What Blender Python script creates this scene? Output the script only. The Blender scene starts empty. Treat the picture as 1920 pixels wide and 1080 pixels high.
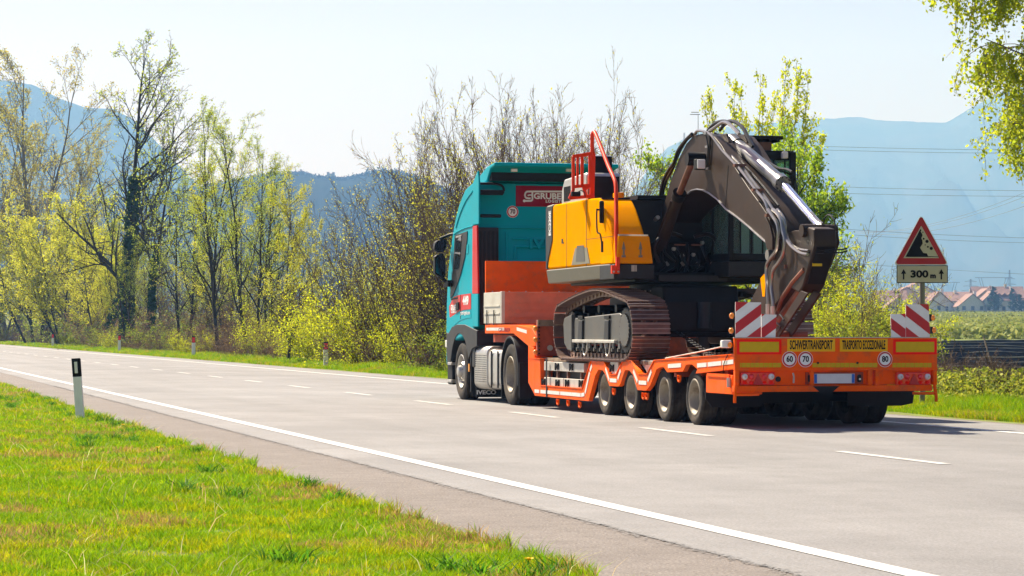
import bpy, bmesh, math, random
import numpy as np
from mathutils import Vector, Matrix

random.seed(7)
rng = np.random.default_rng(11)
scene = bpy.context.scene
COL = scene.collection

# ------------------------------------------------------------------ camera
F = 4900.0            # focal length in pixels of the 1920 px wide photograph
H = 1.23              # eye height above the road
HY = 622.0            # image row of the horizon
cam_data = bpy.data.cameras.new("camera")
cam_data.sensor_fit = 'HORIZONTAL'
cam_data.sensor_width = 36.0
cam_data.lens = 36.0 * F / 1920.0
cam_data.shift_y = (HY - 540.0) / 1920.0
cam_data.clip_start = 0.5
cam_data.clip_end = 40000.0
cam = bpy.data.objects.new("camera", cam_data)
COL.objects.link(cam)
cam.location = (0, 0, H)
cam.rotation_euler = (math.radians(90), 0, 0)
scene.camera = cam

# ------------------------------------------------------------------ world, sun, exposure
SUN_EL = math.radians(47)
sh = Vector((-0.62, 0.785, 0)).normalized()
SUN = Vector((sh.x * math.cos(SUN_EL), sh.y * math.cos(SUN_EL), math.sin(SUN_EL)))
world = bpy.data.worlds.new("World")
scene.world = world
world.use_nodes = True
wn = world.node_tree.nodes
wl = world.node_tree.links
bg = wn['Background']
sky = wn.new('ShaderNodeTexSky')
sky.sky_type = 'NISHITA'
sky.sun_disc = False
sky.sun_elevation = SUN_EL
sky.sun_rotation = math.atan2(sh.x, sh.y)
sky.altitude = 200
sky.air_density = 1.0
sky.dust_density = 1.6
sky.ozone_density = 1.0
tintn = wn.new('ShaderNodeVectorMath'); tintn.operation = 'MULTIPLY'
tintn.inputs[1].default_value = (0.79, 0.545, 0.72)      # hazy, whitish spring air
wl.new(sky.outputs[0], tintn.inputs[0])
wl.new(tintn.outputs[0], bg.inputs[0])
bg.inputs[1].default_value = 0.05

sun_data = bpy.data.lights.new("sun", 'SUN')
sun_data.energy = 5.0
sun_data.angle = math.radians(0.5)
sun_data.color = (1.0, 0.965, 0.91)
sun = bpy.data.objects.new("sun", sun_data)
COL.objects.link(sun)
sun.rotation_euler = SUN.to_track_quat('Z', 'Y').to_euler()
sun.location = (-20, 30, 40)

scene.view_settings.view_transform = 'Standard'
scene.view_settings.look = 'None'
scene.view_settings.exposure = 1.35
scene.view_settings.gamma = 1.0
scene.view_settings.use_curve_mapping = False
scene.cycles.max_bounces = 8
scene.cycles.transparent_max_bounces = 16

# ------------------------------------------------------------------ road frame
TH = math.atan(1260.0 / F)           # the road runs away to the left of the view axis
CT, ST = math.cos(TH), math.sin(TH)

def P(a, d, z=0.0):                  # a metres along the road, d metres to its right
    return Vector((-a * ST + d * CT, a * CT + d * ST, z))

A0, D0 = 30.97, 12.2                 # rear centre of the low loader

def SP(px, py, x):                   # point of the vehicle's lengthwise plane x
    d = D0 + x
    u = px - 960
    s = (u + 1260) / (d / CT)
    Z = F / s
    return Vector((x, -(u / s) * ST + Z * CT - A0, H + (HY - py) / s))

def RP(px, py, y):                   # point of the vehicle's crosswise plane y
    a = A0 + y
    u = px - 960
    Z = a / (CT - u / F * ST)
    X = u * Z / F
    return Vector((X * CT + Z * ST - D0, y, H + (HY - py) * Z / F))

# ------------------------------------------------------------------ tagging
def tag(o, label=None, cat=None, group=None, kind=None):
    if label: o['label'] = label
    if cat: o['category'] = cat
    if group: o['group'] = group
    if kind: o['kind'] = kind
    return o

OFF = {}
def thing(name, loc, rz, label, cat, group=None, off=(0, 0, 0)):
    o = bpy.data.objects.new(name, None)
    o.empty_display_size = 0.3
    COL.objects.link(o)
    o.location = loc
    o.rotation_euler = (0, 0, rz)
    tag(o, label, cat, group)
    OFF[o.name] = Vector(off)
    return o

def off_of(o):
    while o.parent: o = o.parent
    return OFF.get(o.name, Vector((0, 0, 0)))

# ------------------------------------------------------------------ materials
MATS = {}
def mat(name, col, rough=0.5, metal=0.0, var=0.12, scale=6.0, bump=0.0, coat=0.0, dirt=None, dirt_amt=0.45, spec=0.5, dscale=2.2):
    if name in MATS: return MATS[name]
    m = bpy.data.materials.new(name)
    m.use_nodes = True
    nt = m.node_tree; N = nt.nodes; L = nt.links
    b = N['Principled BSDF']
    tc = N.new('ShaderNodeTexCoord')
    nz = N.new('ShaderNodeTexNoise'); nz.inputs['Scale'].default_value = scale; nz.inputs['Detail'].default_value = 6
    L.new(tc.outputs['Object'], nz.inputs['Vector'])
    mr = N.new('ShaderNodeMapRange')
    mr.inputs['From Min'].default_value = 0.3; mr.inputs['From Max'].default_value = 0.7
    mr.inputs['To Min'].default_value = 1 - var; mr.inputs['To Max'].default_value = 1 + var
    L.new(nz.outputs['Fac'], mr.inputs['Value'])
    mx = N.new('ShaderNodeVectorMath'); mx.operation = 'SCALE'
    mx.inputs[0].default_value = col[:3]
    L.new(mr.outputs[0], mx.inputs['Scale'])
    out = mx.outputs[0]
    if dirt:
        n2 = N.new('ShaderNodeTexNoise'); n2.inputs['Scale'].default_value = dscale; n2.inputs['Detail'].default_value = 9
        n2.inputs['Roughness'].default_value = 0.68
        L.new(tc.outputs['Object'], n2.inputs['Vector'])
        r2 = N.new('ShaderNodeMapRange'); r2.inputs['From Min'].default_value = 0.5; r2.inputs['From Max'].default_value = 0.72
        r2.inputs['To Max'].default_value = dirt_amt
        L.new(n2.outputs['Fac'], r2.inputs['Value'])
        mm = N.new('ShaderNodeMix'); mm.data_type = 'RGBA'
        L.new(r2.outputs[0], mm.inputs['Factor'])
        L.new(out, mm.inputs['A']); mm.inputs['B'].default_value = (*dirt, 1)
        out = mm.outputs['Result']
    L.new(out, b.inputs['Base Color'])
    rr = N.new('ShaderNodeMapRange')
    rr.inputs['To Min'].default_value = max(0.02, rough - 0.08); rr.inputs['To Max'].default_value = min(1, rough + 0.1)
    L.new(nz.outputs['Fac'], rr.inputs['Value'])
    L.new(rr.outputs[0], b.inputs['Roughness'])
    b.inputs['Metallic'].default_value = metal
    b.inputs['Specular IOR Level'].default_value = spec
    if coat: b.inputs['Coat Weight'].default_value = coat; b.inputs['Coat Roughness'].default_value = 0.08
    if bump:
        bp = N.new('ShaderNodeBump'); bp.inputs['Strength'].default_value = bump; bp.inputs['Distance'].default_value = 0.02
        n3 = N.new('ShaderNodeTexNoise'); n3.inputs['Scale'].default_value = scale * 6; n3.inputs['Detail'].default_value = 4
        L.new(tc.outputs['Object'], n3.inputs['Vector'])
        L.new(n3.outputs['Fac'], bp.inputs['Height'])
        L.new(bp.outputs[0], b.inputs['Normal'])
    MATS[name] = m
    return m

DUST = (0.30, 0.25, 0.19)
mat('teal_paint', (0.0, 0.35, 0.43), 0.35, 0.0, 0.05, 2, spec=0.04, dirt=(0.03, 0.27, 0.30), dirt_amt=0.4)
mat('red_paint', (0.55, 0.004, 0.006), 0.35, 0, 0.05, 3, spec=0.2)
mat('crimson_film', (0.26, 0.001, 0.02), 0.4, 0, 0.04, 3, spec=0.15)
mat('orange_paint', (0.95, 0.115, 0.002), 0.48, 0, 0.10, 4, spec=0.06, dirt=(0.36, 0.12, 0.05), dirt_amt=0.75, bump=0.05, dscale=3.2)
mat('orange_dusty', (0.62, 0.20, 0.11), 0.7, 0, 0.16, 4, dirt=(0.36, 0.22, 0.14), dirt_amt=0.7, bump=0.1)
mat('orange_rust', (0.36, 0.055, 0.015), 0.75, 0, 0.3, 7, dirt=(0.05, 0.03, 0.02), dirt_amt=0.9, bump=0.2)
mat('yellow_paint', (0.88, 0.32, 0.0), 0.42, 0, 0.03, 3, spec=0.0, dirt=(0.70, 0.27, 0.003), dirt_amt=0.25)
mat('rail_red', (0.80, 0.045, 0.004), 0.45, 0, 0.06, 5, spec=0.2)
mat('brown_paint', (0.034, 0.022, 0.016), 0.45, 0.0, 0.12, 3, spec=0.16, dirt=(0.062, 0.038, 0.026), dirt_amt=0.5)
mat('olive_grey', (0.20, 0.185, 0.13), 0.5, 0, 0.08, 3, dirt=DUST, dirt_amt=0.3)
mat('dark_grey', (0.020, 0.021, 0.024), 0.5, 0, 0.15, 4, spec=0.3, dirt=(0.06, 0.055, 0.05), dirt_amt=0.35)
mat('black_paint', (0.006, 0.006, 0.007), 0.5, 0, 0.2, 5, spec=0.22, dirt=(0.025, 0.022, 0.02), dirt_amt=0.3)
mat('black_plastic', (0.008, 0.009, 0.011), 0.6, 0, 0.15, 8, spec=0.25)
mat('rubber', (0.030, 0.027, 0.024), 0.85, 0, 0.25, 9, spec=0.2, dirt=(0.15, 0.12, 0.09), dirt_amt=0.75, bump=0.15, dscale=1.2)
mat('rim_steel', (0.34, 0.30, 0.23), 0.5, 0.30, 0.2, 6, dirt=(0.13, 0.085, 0.045), dirt_amt=0.9, dscale=5)
mat('silver_metal', (0.50, 0.49, 0.46), 0.38, 0.75, 0.10, 5, dirt=(0.24, 0.20, 0.15), dirt_amt=0.55)
mat('aluminium_worn', (0.50, 0.48, 0.43), 0.5, 0.35, 0.12, 5, dirt=(0.26, 0.22, 0.16), dirt_amt=0.6, bump=0.08)
mat('chrome', (0.80, 0.81, 0.83), 0.12, 1.0, 0.03, 5)
mat('pipe_steel', (0.27, 0.26, 0.25), 0.3, 0.75, 0.08, 7)
mat('cylinder_steel', (0.17, 0.17, 0.175), 0.3, 0.7, 0.08, 7)
mat('hose', (0.010, 0.010, 0.011), 0.38, 0, 0.1, 9, spec=0.35)
mat('track_steel', (0.20, 0.125, 0.10), 0.42, 0.5, 0.25, 7, dirt=(0.26, 0.15, 0.11), dirt_amt=0.6, bump=0.2)
mat('track_frame', (0.075, 0.073, 0.066), 0.5, 0, 0.1, 4, dirt=(0.12, 0.105, 0.085), dirt_amt=0.6)
mat('grouser_steel', (0.42, 0.33, 0.28), 0.35, 0.6, 0.2, 9, dirt=(0.20, 0.12, 0.09), dirt_amt=0.5)
mat('rusty_steel', (0.17, 0.07, 0.04), 0.55, 0.2, 0.25, 6, dirt=(0.28, 0.12, 0.07), dirt_amt=0.6)
mat('cream_panel', (0.52, 0.50, 0.43), 0.5, 0, 0.06, 3, dirt=(0.36, 0.31, 0.24), dirt_amt=0.5)
mat('white_paint', (0.80, 0.80, 0.78), 0.5, 0, 0.04, 6, dirt=(0.5, 0.47, 0.4), dirt_amt=0.35)
mat('white_film', (0.82, 0.82, 0.80), 0.4, 0, 0.03, 6)
mat('black_film', (0.006, 0.006, 0.007), 0.55, 0, 0.05, 6, spec=0.15)
mat('red_film', (0.50, 0.004, 0.012), 0.4, 0, 0.05, 6, dirt=(0.4, 0.05, 0.04), dirt_amt=0.3)
mat('fluoro_red', (1.0, 0.012, 0.004), 0.5, 0, 0.03, 6, spec=0.1)
mat('retro_yellow', (0.62, 0.40, 0.004), 0.45, 0, 0.06, 14, spec=0.2)
mat('sign_yellow', (0.84, 0.45, 0.005), 0.45, 0, 0.03, 6, spec=0.15)
mat('retro_white', (0.72, 0.70, 0.66), 0.3, 0.1, 0.05, 20)
mat('blue_film', (0.01, 0.13, 0.55), 0.4, 0, 0.03, 6)
mat('plate_white', (0.62, 0.64, 0.66), 0.4, 0, 0.10, 5)
mat('amber_lens', (0.95, 0.28, 0.01), 0.15, 0, 0.05, 9, coat=0.6)
mat('red_lens', (0.85, 0.008, 0.012), 0.15, 0, 0.05, 9, coat=0.8)
mat('clear_lens', (0.75, 0.74, 0.72), 0.12, 0, 0.05, 9, coat=0.8)
mat('dark_glass', (0.012, 0.018, 0.018), 0.06, 0, 0.02, 3, spec=0.9)
mat('mirror_glass', (0.06, 0.08, 0.11), 0.05, 1.0, 0.02, 3)
mat('sign_back', (0.35, 0.35, 0.32), 0.5, 0.3, 0.06, 5)
mat('sign_cream', (0.62, 0.58, 0.44), 0.4, 0, 0.05, 5, dirt=(0.5, 0.44, 0.3), dirt_amt=0.3)
mat('wood_plank', (0.20, 0.14, 0.09), 0.85, 0, 0.3, 6, bump=0.3)
mat('post_grey', (0.24, 0.23, 0.19), 0.6, 0.2, 0.1, 6)
mat('tyre_dust', (0.10, 0.085, 0.065), 0.85, 0, 0.3, 9, bump=0.15)

def glass_mat():
    m = bpy.data.materials.new('cab_glass'); m.use_nodes = True
    b = m.node_tree.nodes['Principled BSDF']
    b.inputs['Base Color'].default_value = (0.55, 0.80, 0.78, 1)
    b.inputs['Roughness'].default_value = 0.03
    b.inputs['Transmission Weight'].default_value = 0.9
    b.inputs['IOR'].default_value = 1.1
    MATS['cab_glass'] = m
glass_mat()

# ------------------------------------------------------------------ mesh builder
class MB:
    def __init__(self):
        self.v = []; self.f = []
    def add(self, verts, faces, M=None):
        o = len(self.v)
        for p in verts:
            p = Vector(p)
            if M is not None: p = M @ p
            self.v.append(p)
        for f in faces: self.f.append([i + o for i in f])
        return self
    def box(self, lo, hi, M=None):
        x0, y0, z0 = lo; x1, y1, z1 = hi
        v = [(x0,y0,z0),(x1,y0,z0),(x1,y1,z0),(x0,y1,z0),(x0,y0,z1),(x1,y0,z1),(x1,y1,z1),(x0,y1,z1)]
        f = [(0,3,2,1),(4,5,6,7),(0,1,5,4),(1,2,6,5),(2,3,7,6),(3,0,4,7)]
        return self.add(v, f, M)
    def cbox(self, c, s, M=None):
        return self.box([c[i]-s[i]/2 for i in range(3)], [c[i]+s[i]/2 for i in range(3)], M)
    def prism_yz(self, pts, x0, x1):
        n = len(pts)
        v = [(x0, p[0], p[1]) for p in pts] + [(x1, p[0], p[1]) for p in pts]
        f = [list(range(n)), list(range(2*n-1, n-1, -1))]
        f += [(i, (i+1) % n, n+(i+1) % n, n+i) for i in range(n)]
        return self.add(v, f)
    def prism_xz(self, pts, y0, y1):
        n = len(pts)
        v = [(p[0], y0, p[1]) for p in pts] + [(p[0], y1, p[1]) for p in pts]
        f = [list(range(n)), list(range(2*n-1, n-1, -1))]
        f += [(i, (i+1) % n, n+(i+1) % n, n+i) for i in range(n)]
        return self.add(v, f)
    def prism_xy(self, pts, z0, z1):
        n = len(pts)
        v = [(p[0], p[1], z0) for p in pts] + [(p[0], p[1], z1) for p in pts]
        f = [list(range(n)), list(range(2*n-1, n-1, -1))]
        f += [(i, (i+1) % n, n+(i+1) % n, n+i) for i in range(n)]
        return self.add(v, f)
    def quadsheet(self, P4, thick, nrm):
        nrm = Vector(nrm).normalized() * thick
        v = [Vector(p) for p in P4] + [Vector(p) + nrm for p in P4]
        n = len(P4)
        f = [list(range(n)), list(range(2*n-1, n-1, -1))]
        f += [(i, (i+1) % n, n+(i+1) % n, n+i) for i in range(n)]
        return self.add(v, f)
    def tube(self, pts, r, n=8, cap=True):
        pts = [Vector(p) for p in pts]
        rs = r if isinstance(r, (list, tuple)) else [r]*len(pts)
        rings = []
        up = None
        for i, p in enumerate(pts):
            a = pts[max(i-1, 0)]; b = pts[min(i+1, len(pts)-1)]
            t = (b-a).normalized()
            if up is None:
                up = Vector((0,0,1)) if abs(t.z) < 0.9 else Vector((1,0,0))
            s = t.cross(up).normalized(); up = s.cross(t).normalized()
            rings.append([p + (s*math.cos(k*2*math.pi/n) + up*math.sin(k*2*math.pi/n))*rs[i] for k in range(n)])
        v = [q for rg in rings for q in rg]
        f = []
        for i in range(len(pts)-1):
            for k in range(n):
                f.append((i*n+k, i*n+(k+1) % n, (i+1)*n+(k+1) % n, (i+1)*n+k))
        if cap:
            f.append(list(range(n))[::-1]); f.append([(len(pts)-1)*n+k for k in range(n)])
        return self.add(v, f)
    def cyl(self, p0, p1, r, n=20, r1=None):
        return self.tube([p0, p1], [r, r if r1 is None else r1], n)
    def lathe_x(self, prof, c=(0,0,0), n=36, closed=False):
        v = []
        for (x, r) in prof:
            for k in range(n):
                a = 2*math.pi*k/n
                v.append((c[0]+x, c[1]+r*math.cos(a), c[2]+r*math.sin(a)))
        f = []; m = len(prof)
        for i in range(m if closed else m-1):
            j = (i+1) % m
            for k in range(n):
                f.append((i*n+k, i*n+(k+1) % n, j*n+(k+1) % n, j*n+k))
        return self.add(v, f)
    def sphere(self, c, r, n=10, sz=1.0):
        v = []; f = []
        for i in range(n//2+1):
            ph = math.pi*i/(n//2)
            for k in range(n):
                a = 2*math.pi*k/n
                v.append((c[0]+r*math.sin(ph)*math.cos(a), c[1]+r*math.sin(ph)*math.sin(a), c[2]+r*sz*math.cos(ph)))
        for i in range(n//2):
            for k in range(n):
                f.append((i*n+k, i*n+(k+1) % n, (i+1)*n+(k+1) % n, (i+1)*n+k))
        return self.add(v, f)
    def mesh(self, name, material, off=Vector((0,0,0)), smooth=True):
        me = bpy.data.meshes.new(name)
        me.from_pydata([tuple(p-off) for p in self.v], [], self.f)
        bm = bmesh.new(); bm.from_mesh(me)
        bmesh.ops.remove_doubles(bm, verts=bm.verts, dist=1e-5)
        bmesh.ops.recalc_face_normals(bm, faces=bm.faces)
        bm.to_mesh(me); bm.free()
        if isinstance(material, str): material = MATS[material]
        if material: me.materials.append(material)
        if smooth:
            me.polygons.foreach_set('use_smooth', [True]*len(me.polygons))
            me.set_sharp_from_angle(angle=math.radians(38))
        return me
    def build(self, name, material, parent=None, bevel=0.0, smooth=True, label=None, seg=2):
        off = off_of(parent) if parent else Vector((0,0,0))
        me = self.mesh(name, material, off, smooth)
        o = bpy.data.objects.new(name, me)
        COL.objects.link(o)
        if parent: o.parent = parent
        if label: o['label'] = label
        if bevel:
            bv = o.modifiers.new('bevel', 'BEVEL'); bv.width = bevel; bv.segments = seg
            bv.limit_method = 'ANGLE'; bv.angle_limit = math.radians(35); bv.harden_normals = True
        return o

def link(o, parent=None):
    COL.objects.link(o)
    if parent: o.parent = parent
    return o

def copy_tree(o, parent=None):
    c = o.copy(); COL.objects.link(c)
    if parent: c.parent = parent
    for ch in list(o.children): copy_tree(ch, c)
    return c

def catmull(pts, n=6, closed=False):
    pts = [Vector(p) for p in pts]; out = []; m = len(pts)
    rg = range(m) if closed else range(m-1)
    for i in rg:
        p0 = pts[(i-1) % m] if (closed or i > 0) else pts[0]
        p1 = pts[i]; p2 = pts[(i+1) % m]
        p3 = pts[(i+2) % m] if (closed or i+2 < m) else pts[-1]
        for k in range(n):
            t = k/n
            out.append(0.5*((2*p1)+(-p0+p2)*t+(2*p0-5*p1+4*p2-p3)*t*t+(-p0+3*p1-3*p2+p3)*t**3))
    if not closed: out.append(pts[-1])
    return out

def text(s, size, material, parent, origin, right, up, xs=1.0, ext=0.003, align='CENTER', name='lettering', bold=0.0, spacing=1.0):
    cu = bpy.data.curves.new('t', 'FONT')
    cu.body = s; cu.size = size; cu.extrude = ext; cu.align_x = align; cu.align_y = 'CENTER'
    cu.offset = bold; cu.space_character = spacing; cu.resolution_u = 3
    to = bpy.data.objects.new('t', cu)
    COL.objects.link(to)
    bpy.context.view_layer.update()
    me = bpy.data.meshes.new_from_object(to.evaluated_get(bpy.context.evaluated_depsgraph_get()))
    bpy.data.objects.remove(to); bpy.data.curves.remove(cu)
    r = Vector(right).normalized(); u = Vector(up).normalized(); n = r.cross(u)
    M = Matrix(((r.x*xs, u.x, n.x, 0), (r.y*xs, u.y, n.y, 0), (r.z*xs, u.z, n.z, 0), (0,0,0,1)))
    org = Vector(origin) - off_of(parent)
    M.translation = org
    me.transform(M)
    me.materials.clear(); me.materials.append(MATS[material])
    me.name = name
    o = bpy.data.objects.new(name, me); COL.objects.link(o); o.parent = parent
    return o

def disc_pts(c, r, n=28):
    return [(c[0]+r*math.cos(2*math.pi*k/n), c[1]+r*math.sin(2*math.pi*k/n)) for k in range(n)]
REAR = ((1,0,0), (0,0,1))
SIDE = ((0,-1,0), (0,0,1))
# ------------------------------------------------------------------ numpy helpers
def vnoise(x, y, seed=0):
    xi = np.floor(x).astype(np.int64); yi = np.floor(y).astype(np.int64)
    fx = x - xi; fy = y - yi
    fx = fx*fx*(3-2*fx); fy = fy*fy*(3-2*fy)
    def h(a, b):
        n = (a*374761393 + b*668265263 + seed*1442695041) & 0xffffffff
        n = ((n ^ (n >> 13)) * 1274126177) & 0xffffffff
        return ((n ^ (n >> 16)) & 0xffff) / 65535.0
    return (h(xi, yi)*(1-fx)+h(xi+1, yi)*fx)*(1-fy) + (h(xi, yi+1)*(1-fx)+h(xi+1, yi+1)*fx)*fy
def fbm(x, y, o=4, seed=0):
    s = 0; a = 0.5
    for i in range(o):
        s = s + a*vnoise(x*2**i, y*2**i, seed+i*17); a *= 0.5
    return s
def np_mesh(name, V, faces4=None, faces3=None, material=None, smooth=False, col=None):
    me = bpy.data.meshes.new(name)
    V = np.asarray(V, dtype=np.float32)
    me.vertices.add(len(V)); me.vertices.foreach_set('co', V.ravel())
    n4 = 0 if faces4 is None else len(faces4); n3 = 0 if faces3 is None else len(faces3)
    loops = []; tot = []
    if n4: loops.append(np.asarray(faces4, dtype=np.int32).ravel()); tot.append(np.full(n4, 4, np.int32))
    if n3: loops.append(np.asarray(faces3, dtype=np.int32).ravel()); tot.append(np.full(n3, 3, np.int32))
    loops = np.concatenate(loops); tot = np.concatenate(tot)
    me.loops.add(len(loops)); me.loops.foreach_set('vertex_index', loops)
    me.polygons.add(len(tot))
    st = np.zeros(len(tot), np.int32); st[1:] = np.cumsum(tot)[:-1]
    me.polygons.foreach_set('loop_start', st); me.polygons.foreach_set('loop_total', tot)
    if smooth: me.polygons.foreach_set('use_smooth', np.ones(len(tot), dtype=bool))
    if col is not None:
        at = me.color_attributes.new('tint', 'FLOAT_COLOR', 'POINT')
        at.data.foreach_set('color', np.concatenate([col, np.ones((len(col), 1))], 1).astype(np.float32).ravel())
    me.update(calc_edges=True)
    if material: me.materials.append(material)
    return me
def np_obj(name, me, parent=None, **kw):
    o = bpy.data.objects.new(name, me); COL.objects.link(o)
    if parent: o.parent = parent
    tag(o, **kw)
    return o

# ------------------------------------------------------------------ ground materials
def ground_mat(name, c1, c2, c3, s1=0.5, s2=6.0, rough=0.9, bump=0.4, bscale=60, speck=0.0):
    m = bpy.data.materials.new(name); m.use_nodes = True
    nt = m.node_tree; N = nt.nodes; L = nt.links; b = N['Principled BSDF']
    tc = N.new('ShaderNodeNewGeometry')
    def noise(sc, det=6, ro=0.6):
        n = N.new('ShaderNodeTexNoise'); n.inputs['Scale'].default_value = sc; n.inputs['Detail'].default_value = det
        n.inputs['Roughness'].default_value = ro
        L.new(tc.outputs['Position'], n.inputs['Vector']); return n.outputs['Fac']
    def ramp(f, a, b_):
        r = N.new('ShaderNodeMapRange'); r.inputs['From Min'].default_value = a; r.inputs['From Max'].default_value = b_
        L.new(f, r.inputs['Value']); return r.outputs[0]
    def mix(f, a, b_):
        x = N.new('ShaderNodeMix'); x.data_type = 'RGBA'; L.new(f, x.inputs['Factor'])
        for k, s in (('A', a), ('B', b_)):
            if isinstance(s, tuple): x.inputs[k].default_value = (*s, 1)
            else: L.new(s, x.inputs[k])
        return x.outputs['Result']
    c = mix(ramp(noise(s1), 0.38, 0.62), c1, c2)
    c = mix(ramp(noise(s2, 8, 0.7), 0.45, 0.7), c, c3)
    if speck:
        v = N.new('ShaderNodeTexNoise'); v.inputs['Scale'].default_value = 55; v.inputs['Detail'].default_value = 2
        L.new(tc.outputs['Position'], v.inputs['Vector'])
        r = N.new('ShaderNodeMapRange'); r.inputs['From Min'].default_value = 0.3; r.inputs['From Max'].default_value = 0.7
        r.inputs['To Min'].default_value = 1-speck; r.inputs['To Max'].default_value = 1+speck
        L.new(v.outputs['Fac'], r.inputs['Value'])
        sc = N.new('ShaderNodeVectorMath'); sc.operation = 'SCALE'; L.new(c, sc.inputs[0]); L.new(r.outputs[0], sc.inputs['Scale'])
        c = sc.outputs[0]
    L.new(c, b.inputs['Base Color'])
    b.inputs['Roughness'].default_value = rough
    b.inputs['Specular IOR Level'].default_value = 0.25
    bp = N.new('ShaderNodeBump'); bp.inputs['Strength'].default_value = bump; bp.inputs['Distance'].default_value = 0.01
    L.new(noise(bscale, 3), bp.inputs['Height']); L.new(bp.outputs[0], b.inputs['Normal'])
    MATS[name] = m
    return m
ground_mat('field_ground', (0.11, 0.17, 0.02), (0.16, 0.20, 0.035), (0.13, 0.11, 0.05), 0.03, 1.2)
ground_mat('asphalt', (0.200, 0.195, 0.193), (0.222, 0.217, 0.214), (0.182, 0.177, 0.175), 0.25, 1.3, 0.8, 0.5, 90, speck=0.20)
def streaks(name):          # faint lengthwise wheel tracks and sealed streaks
    m = MATS[name]; nt = m.node_tree; N = nt.nodes; L = nt.links; b = N['Principled BSDF']
    src = b.inputs['Base Color'].links[0].from_socket
    g = N.new('ShaderNodeNewGeometry'); mp = N.new('ShaderNodeMapping'); mp.vector_type = 'TEXTURE'
    mp.inputs['Rotation'].default_value = (0, 0, TH); mp.inputs['Scale'].default_value = (0.9, 34, 1)
    L.new(g.outputs['Position'], mp.inputs['Vector'])
    n = N.new('ShaderNodeTexNoise'); n.inputs['Scale'].default_value = 1.0; n.inputs['Detail'].default_value = 5; n.inputs['Roughness'].default_value = 0.6
    L.new(mp.outputs[0], n.inputs['Vector'])
    n2 = N.new('ShaderNodeTexNoise'); n2.inputs['Scale'].default_value = 0.35; n2.inputs['Detail'].default_value = 4
    L.new(g.outputs['Position'], n2.inputs['Vector'])
    a = N.new('ShaderNodeMath'); a.operation = 'ADD'; L.new(n.outputs['Fac'], a.inputs[0]); L.new(n2.outputs['Fac'], a.inputs[1])
    r = N.new('ShaderNodeMapRange'); r.inputs['From Min'].default_value = 0.7; r.inputs['From Max'].default_value = 1.3
    r.inputs['To Min'].default_value = 0.84; r.inputs['To Max'].default_value = 1.14
    L.new(a.outputs[0], r.inputs['Value'])
    sc = N.new('ShaderNodeVectorMath'); sc.operation = 'SCALE'; L.new(src, sc.inputs[0]); L.new(r.outputs[0], sc.inputs['Scale'])
    L.new(sc.outputs[0], b.inputs['Base Color'])
streaks('asphalt')
ground_mat('asphalt_shoulder', (0.165, 0.145, 0.131), (0.192, 0.170, 0.154), (0.138, 0.120, 0.108), 0.6, 5, 0.85, 0.9, 60, speck=0.38)
ground_mat('road_paint', (0.56, 0.56, 0.54), (0.62, 0.62, 0.60), (0.36, 0.35, 0.33), 1.5, 14, 0.7, 0.3, 90)
ground_mat('worn_paint', (0.42, 0.42, 0.40), (0.52, 0.52, 0.50), (0.28, 0.27, 0.26), 1.5, 9, 0.7, 0.3, 90)
ground_mat('soil', (0.12, 0.11, 0.045), (0.10, 0.12, 0.03), (0.16, 0.12, 0.07), 0.8, 6, 0.95, 0.6, 40)
ground_mat('forest', (0.012, 0.020, 0.010), (0.022, 0.026, 0.014), (0.040, 0.036, 0.028), 0.0012, 0.01, 0.95, 0.0, 1)
ground_mat('forest_near', (0.006, 0.011, 0.005), (0.012, 0.016, 0.007), (0.020, 0.019, 0.012), 0.006, 0.05, 0.95, 0.0, 1)

for k_ in ('forest', 'forest_near'): MATS[k_].node_tree.nodes['Principled BSDF'].inputs['Specular IOR Level'].default_value = 0.0
# ------------------------------------------------------------------ terrain in road coordinates
def sst(x, a, b):
    t = np.clip((x-a)/(b-a), 0, 1); return t*t*(3-2*t)
def terrain_h(a, d):
    a = np.asarray(a, float); d = np.asarray(d, float)
    Z = a*CT + d*ST
    z = 0.0*a
    z = np.where((d > 3.66) & (d < 15.22), -0.06, z)
    near = (d <= 3.66)
    z = np.where(near, 0.012 + 0.10*(fbm(a*0.35, d*0.35, 3, 5)-0.45)*sst(3.6-d, 0, 1.5) + 0.02*sst(3.6-d, 0, 2), z)
    far = (d >= 15.22)
    rise = np.where(Z < 850, np.clip(Z-100, 0, None)*0.0099, 7.42)
    w = sst(d, 18, 55)
    z = np.where(far, 0.01 + 0.05*(fbm(a*0.3, d*0.3, 3, 9)-0.45) + rise*w - 0.25*sst(d, 17.5, 20)*(1-w), z)
    return z
dd = np.concatenate([-np.geomspace(6000, 12, 22), [-9, -7, -5.5, -4.5, -3.5, -2.5, -1.5, -.8, 0, .6, 1.2, 1.8, 2.3, 2.8, 3.2, 3.5, 3.65, 3.67, 9, 15.21, 15.23, 15.8, 16.5, 17.3, 18.2, 19.5, 21, 23.5, 27, 32, 40, 50], np.geomspace(60, 9000, 34)])
aa = np.concatenate([-np.geomspace(400, 12, 14), np.arange(-9, 90, 0.8), np.geomspace(91, 12000, 90)])
AA, DD = np.meshgrid(aa, dd, indexing='ij')
ZZ = terrain_h(AA, DD)
V = np.stack([-AA*ST+DD*CT, AA*CT+DD*ST, ZZ], -1).reshape(-1, 3)
na, nd = len(aa), len(dd)
I = (np.arange(na-1)[:, None]*nd + np.arange(nd-1)[None]).ravel()
Fq = np.stack([I, I+1, I+nd+1, I+nd], 1)[:, ::-1]
me = np_mesh('ground', V, Fq, None, MATS['field_ground'], smooth=True)
np_obj('ground', me, kind='structure')

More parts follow.
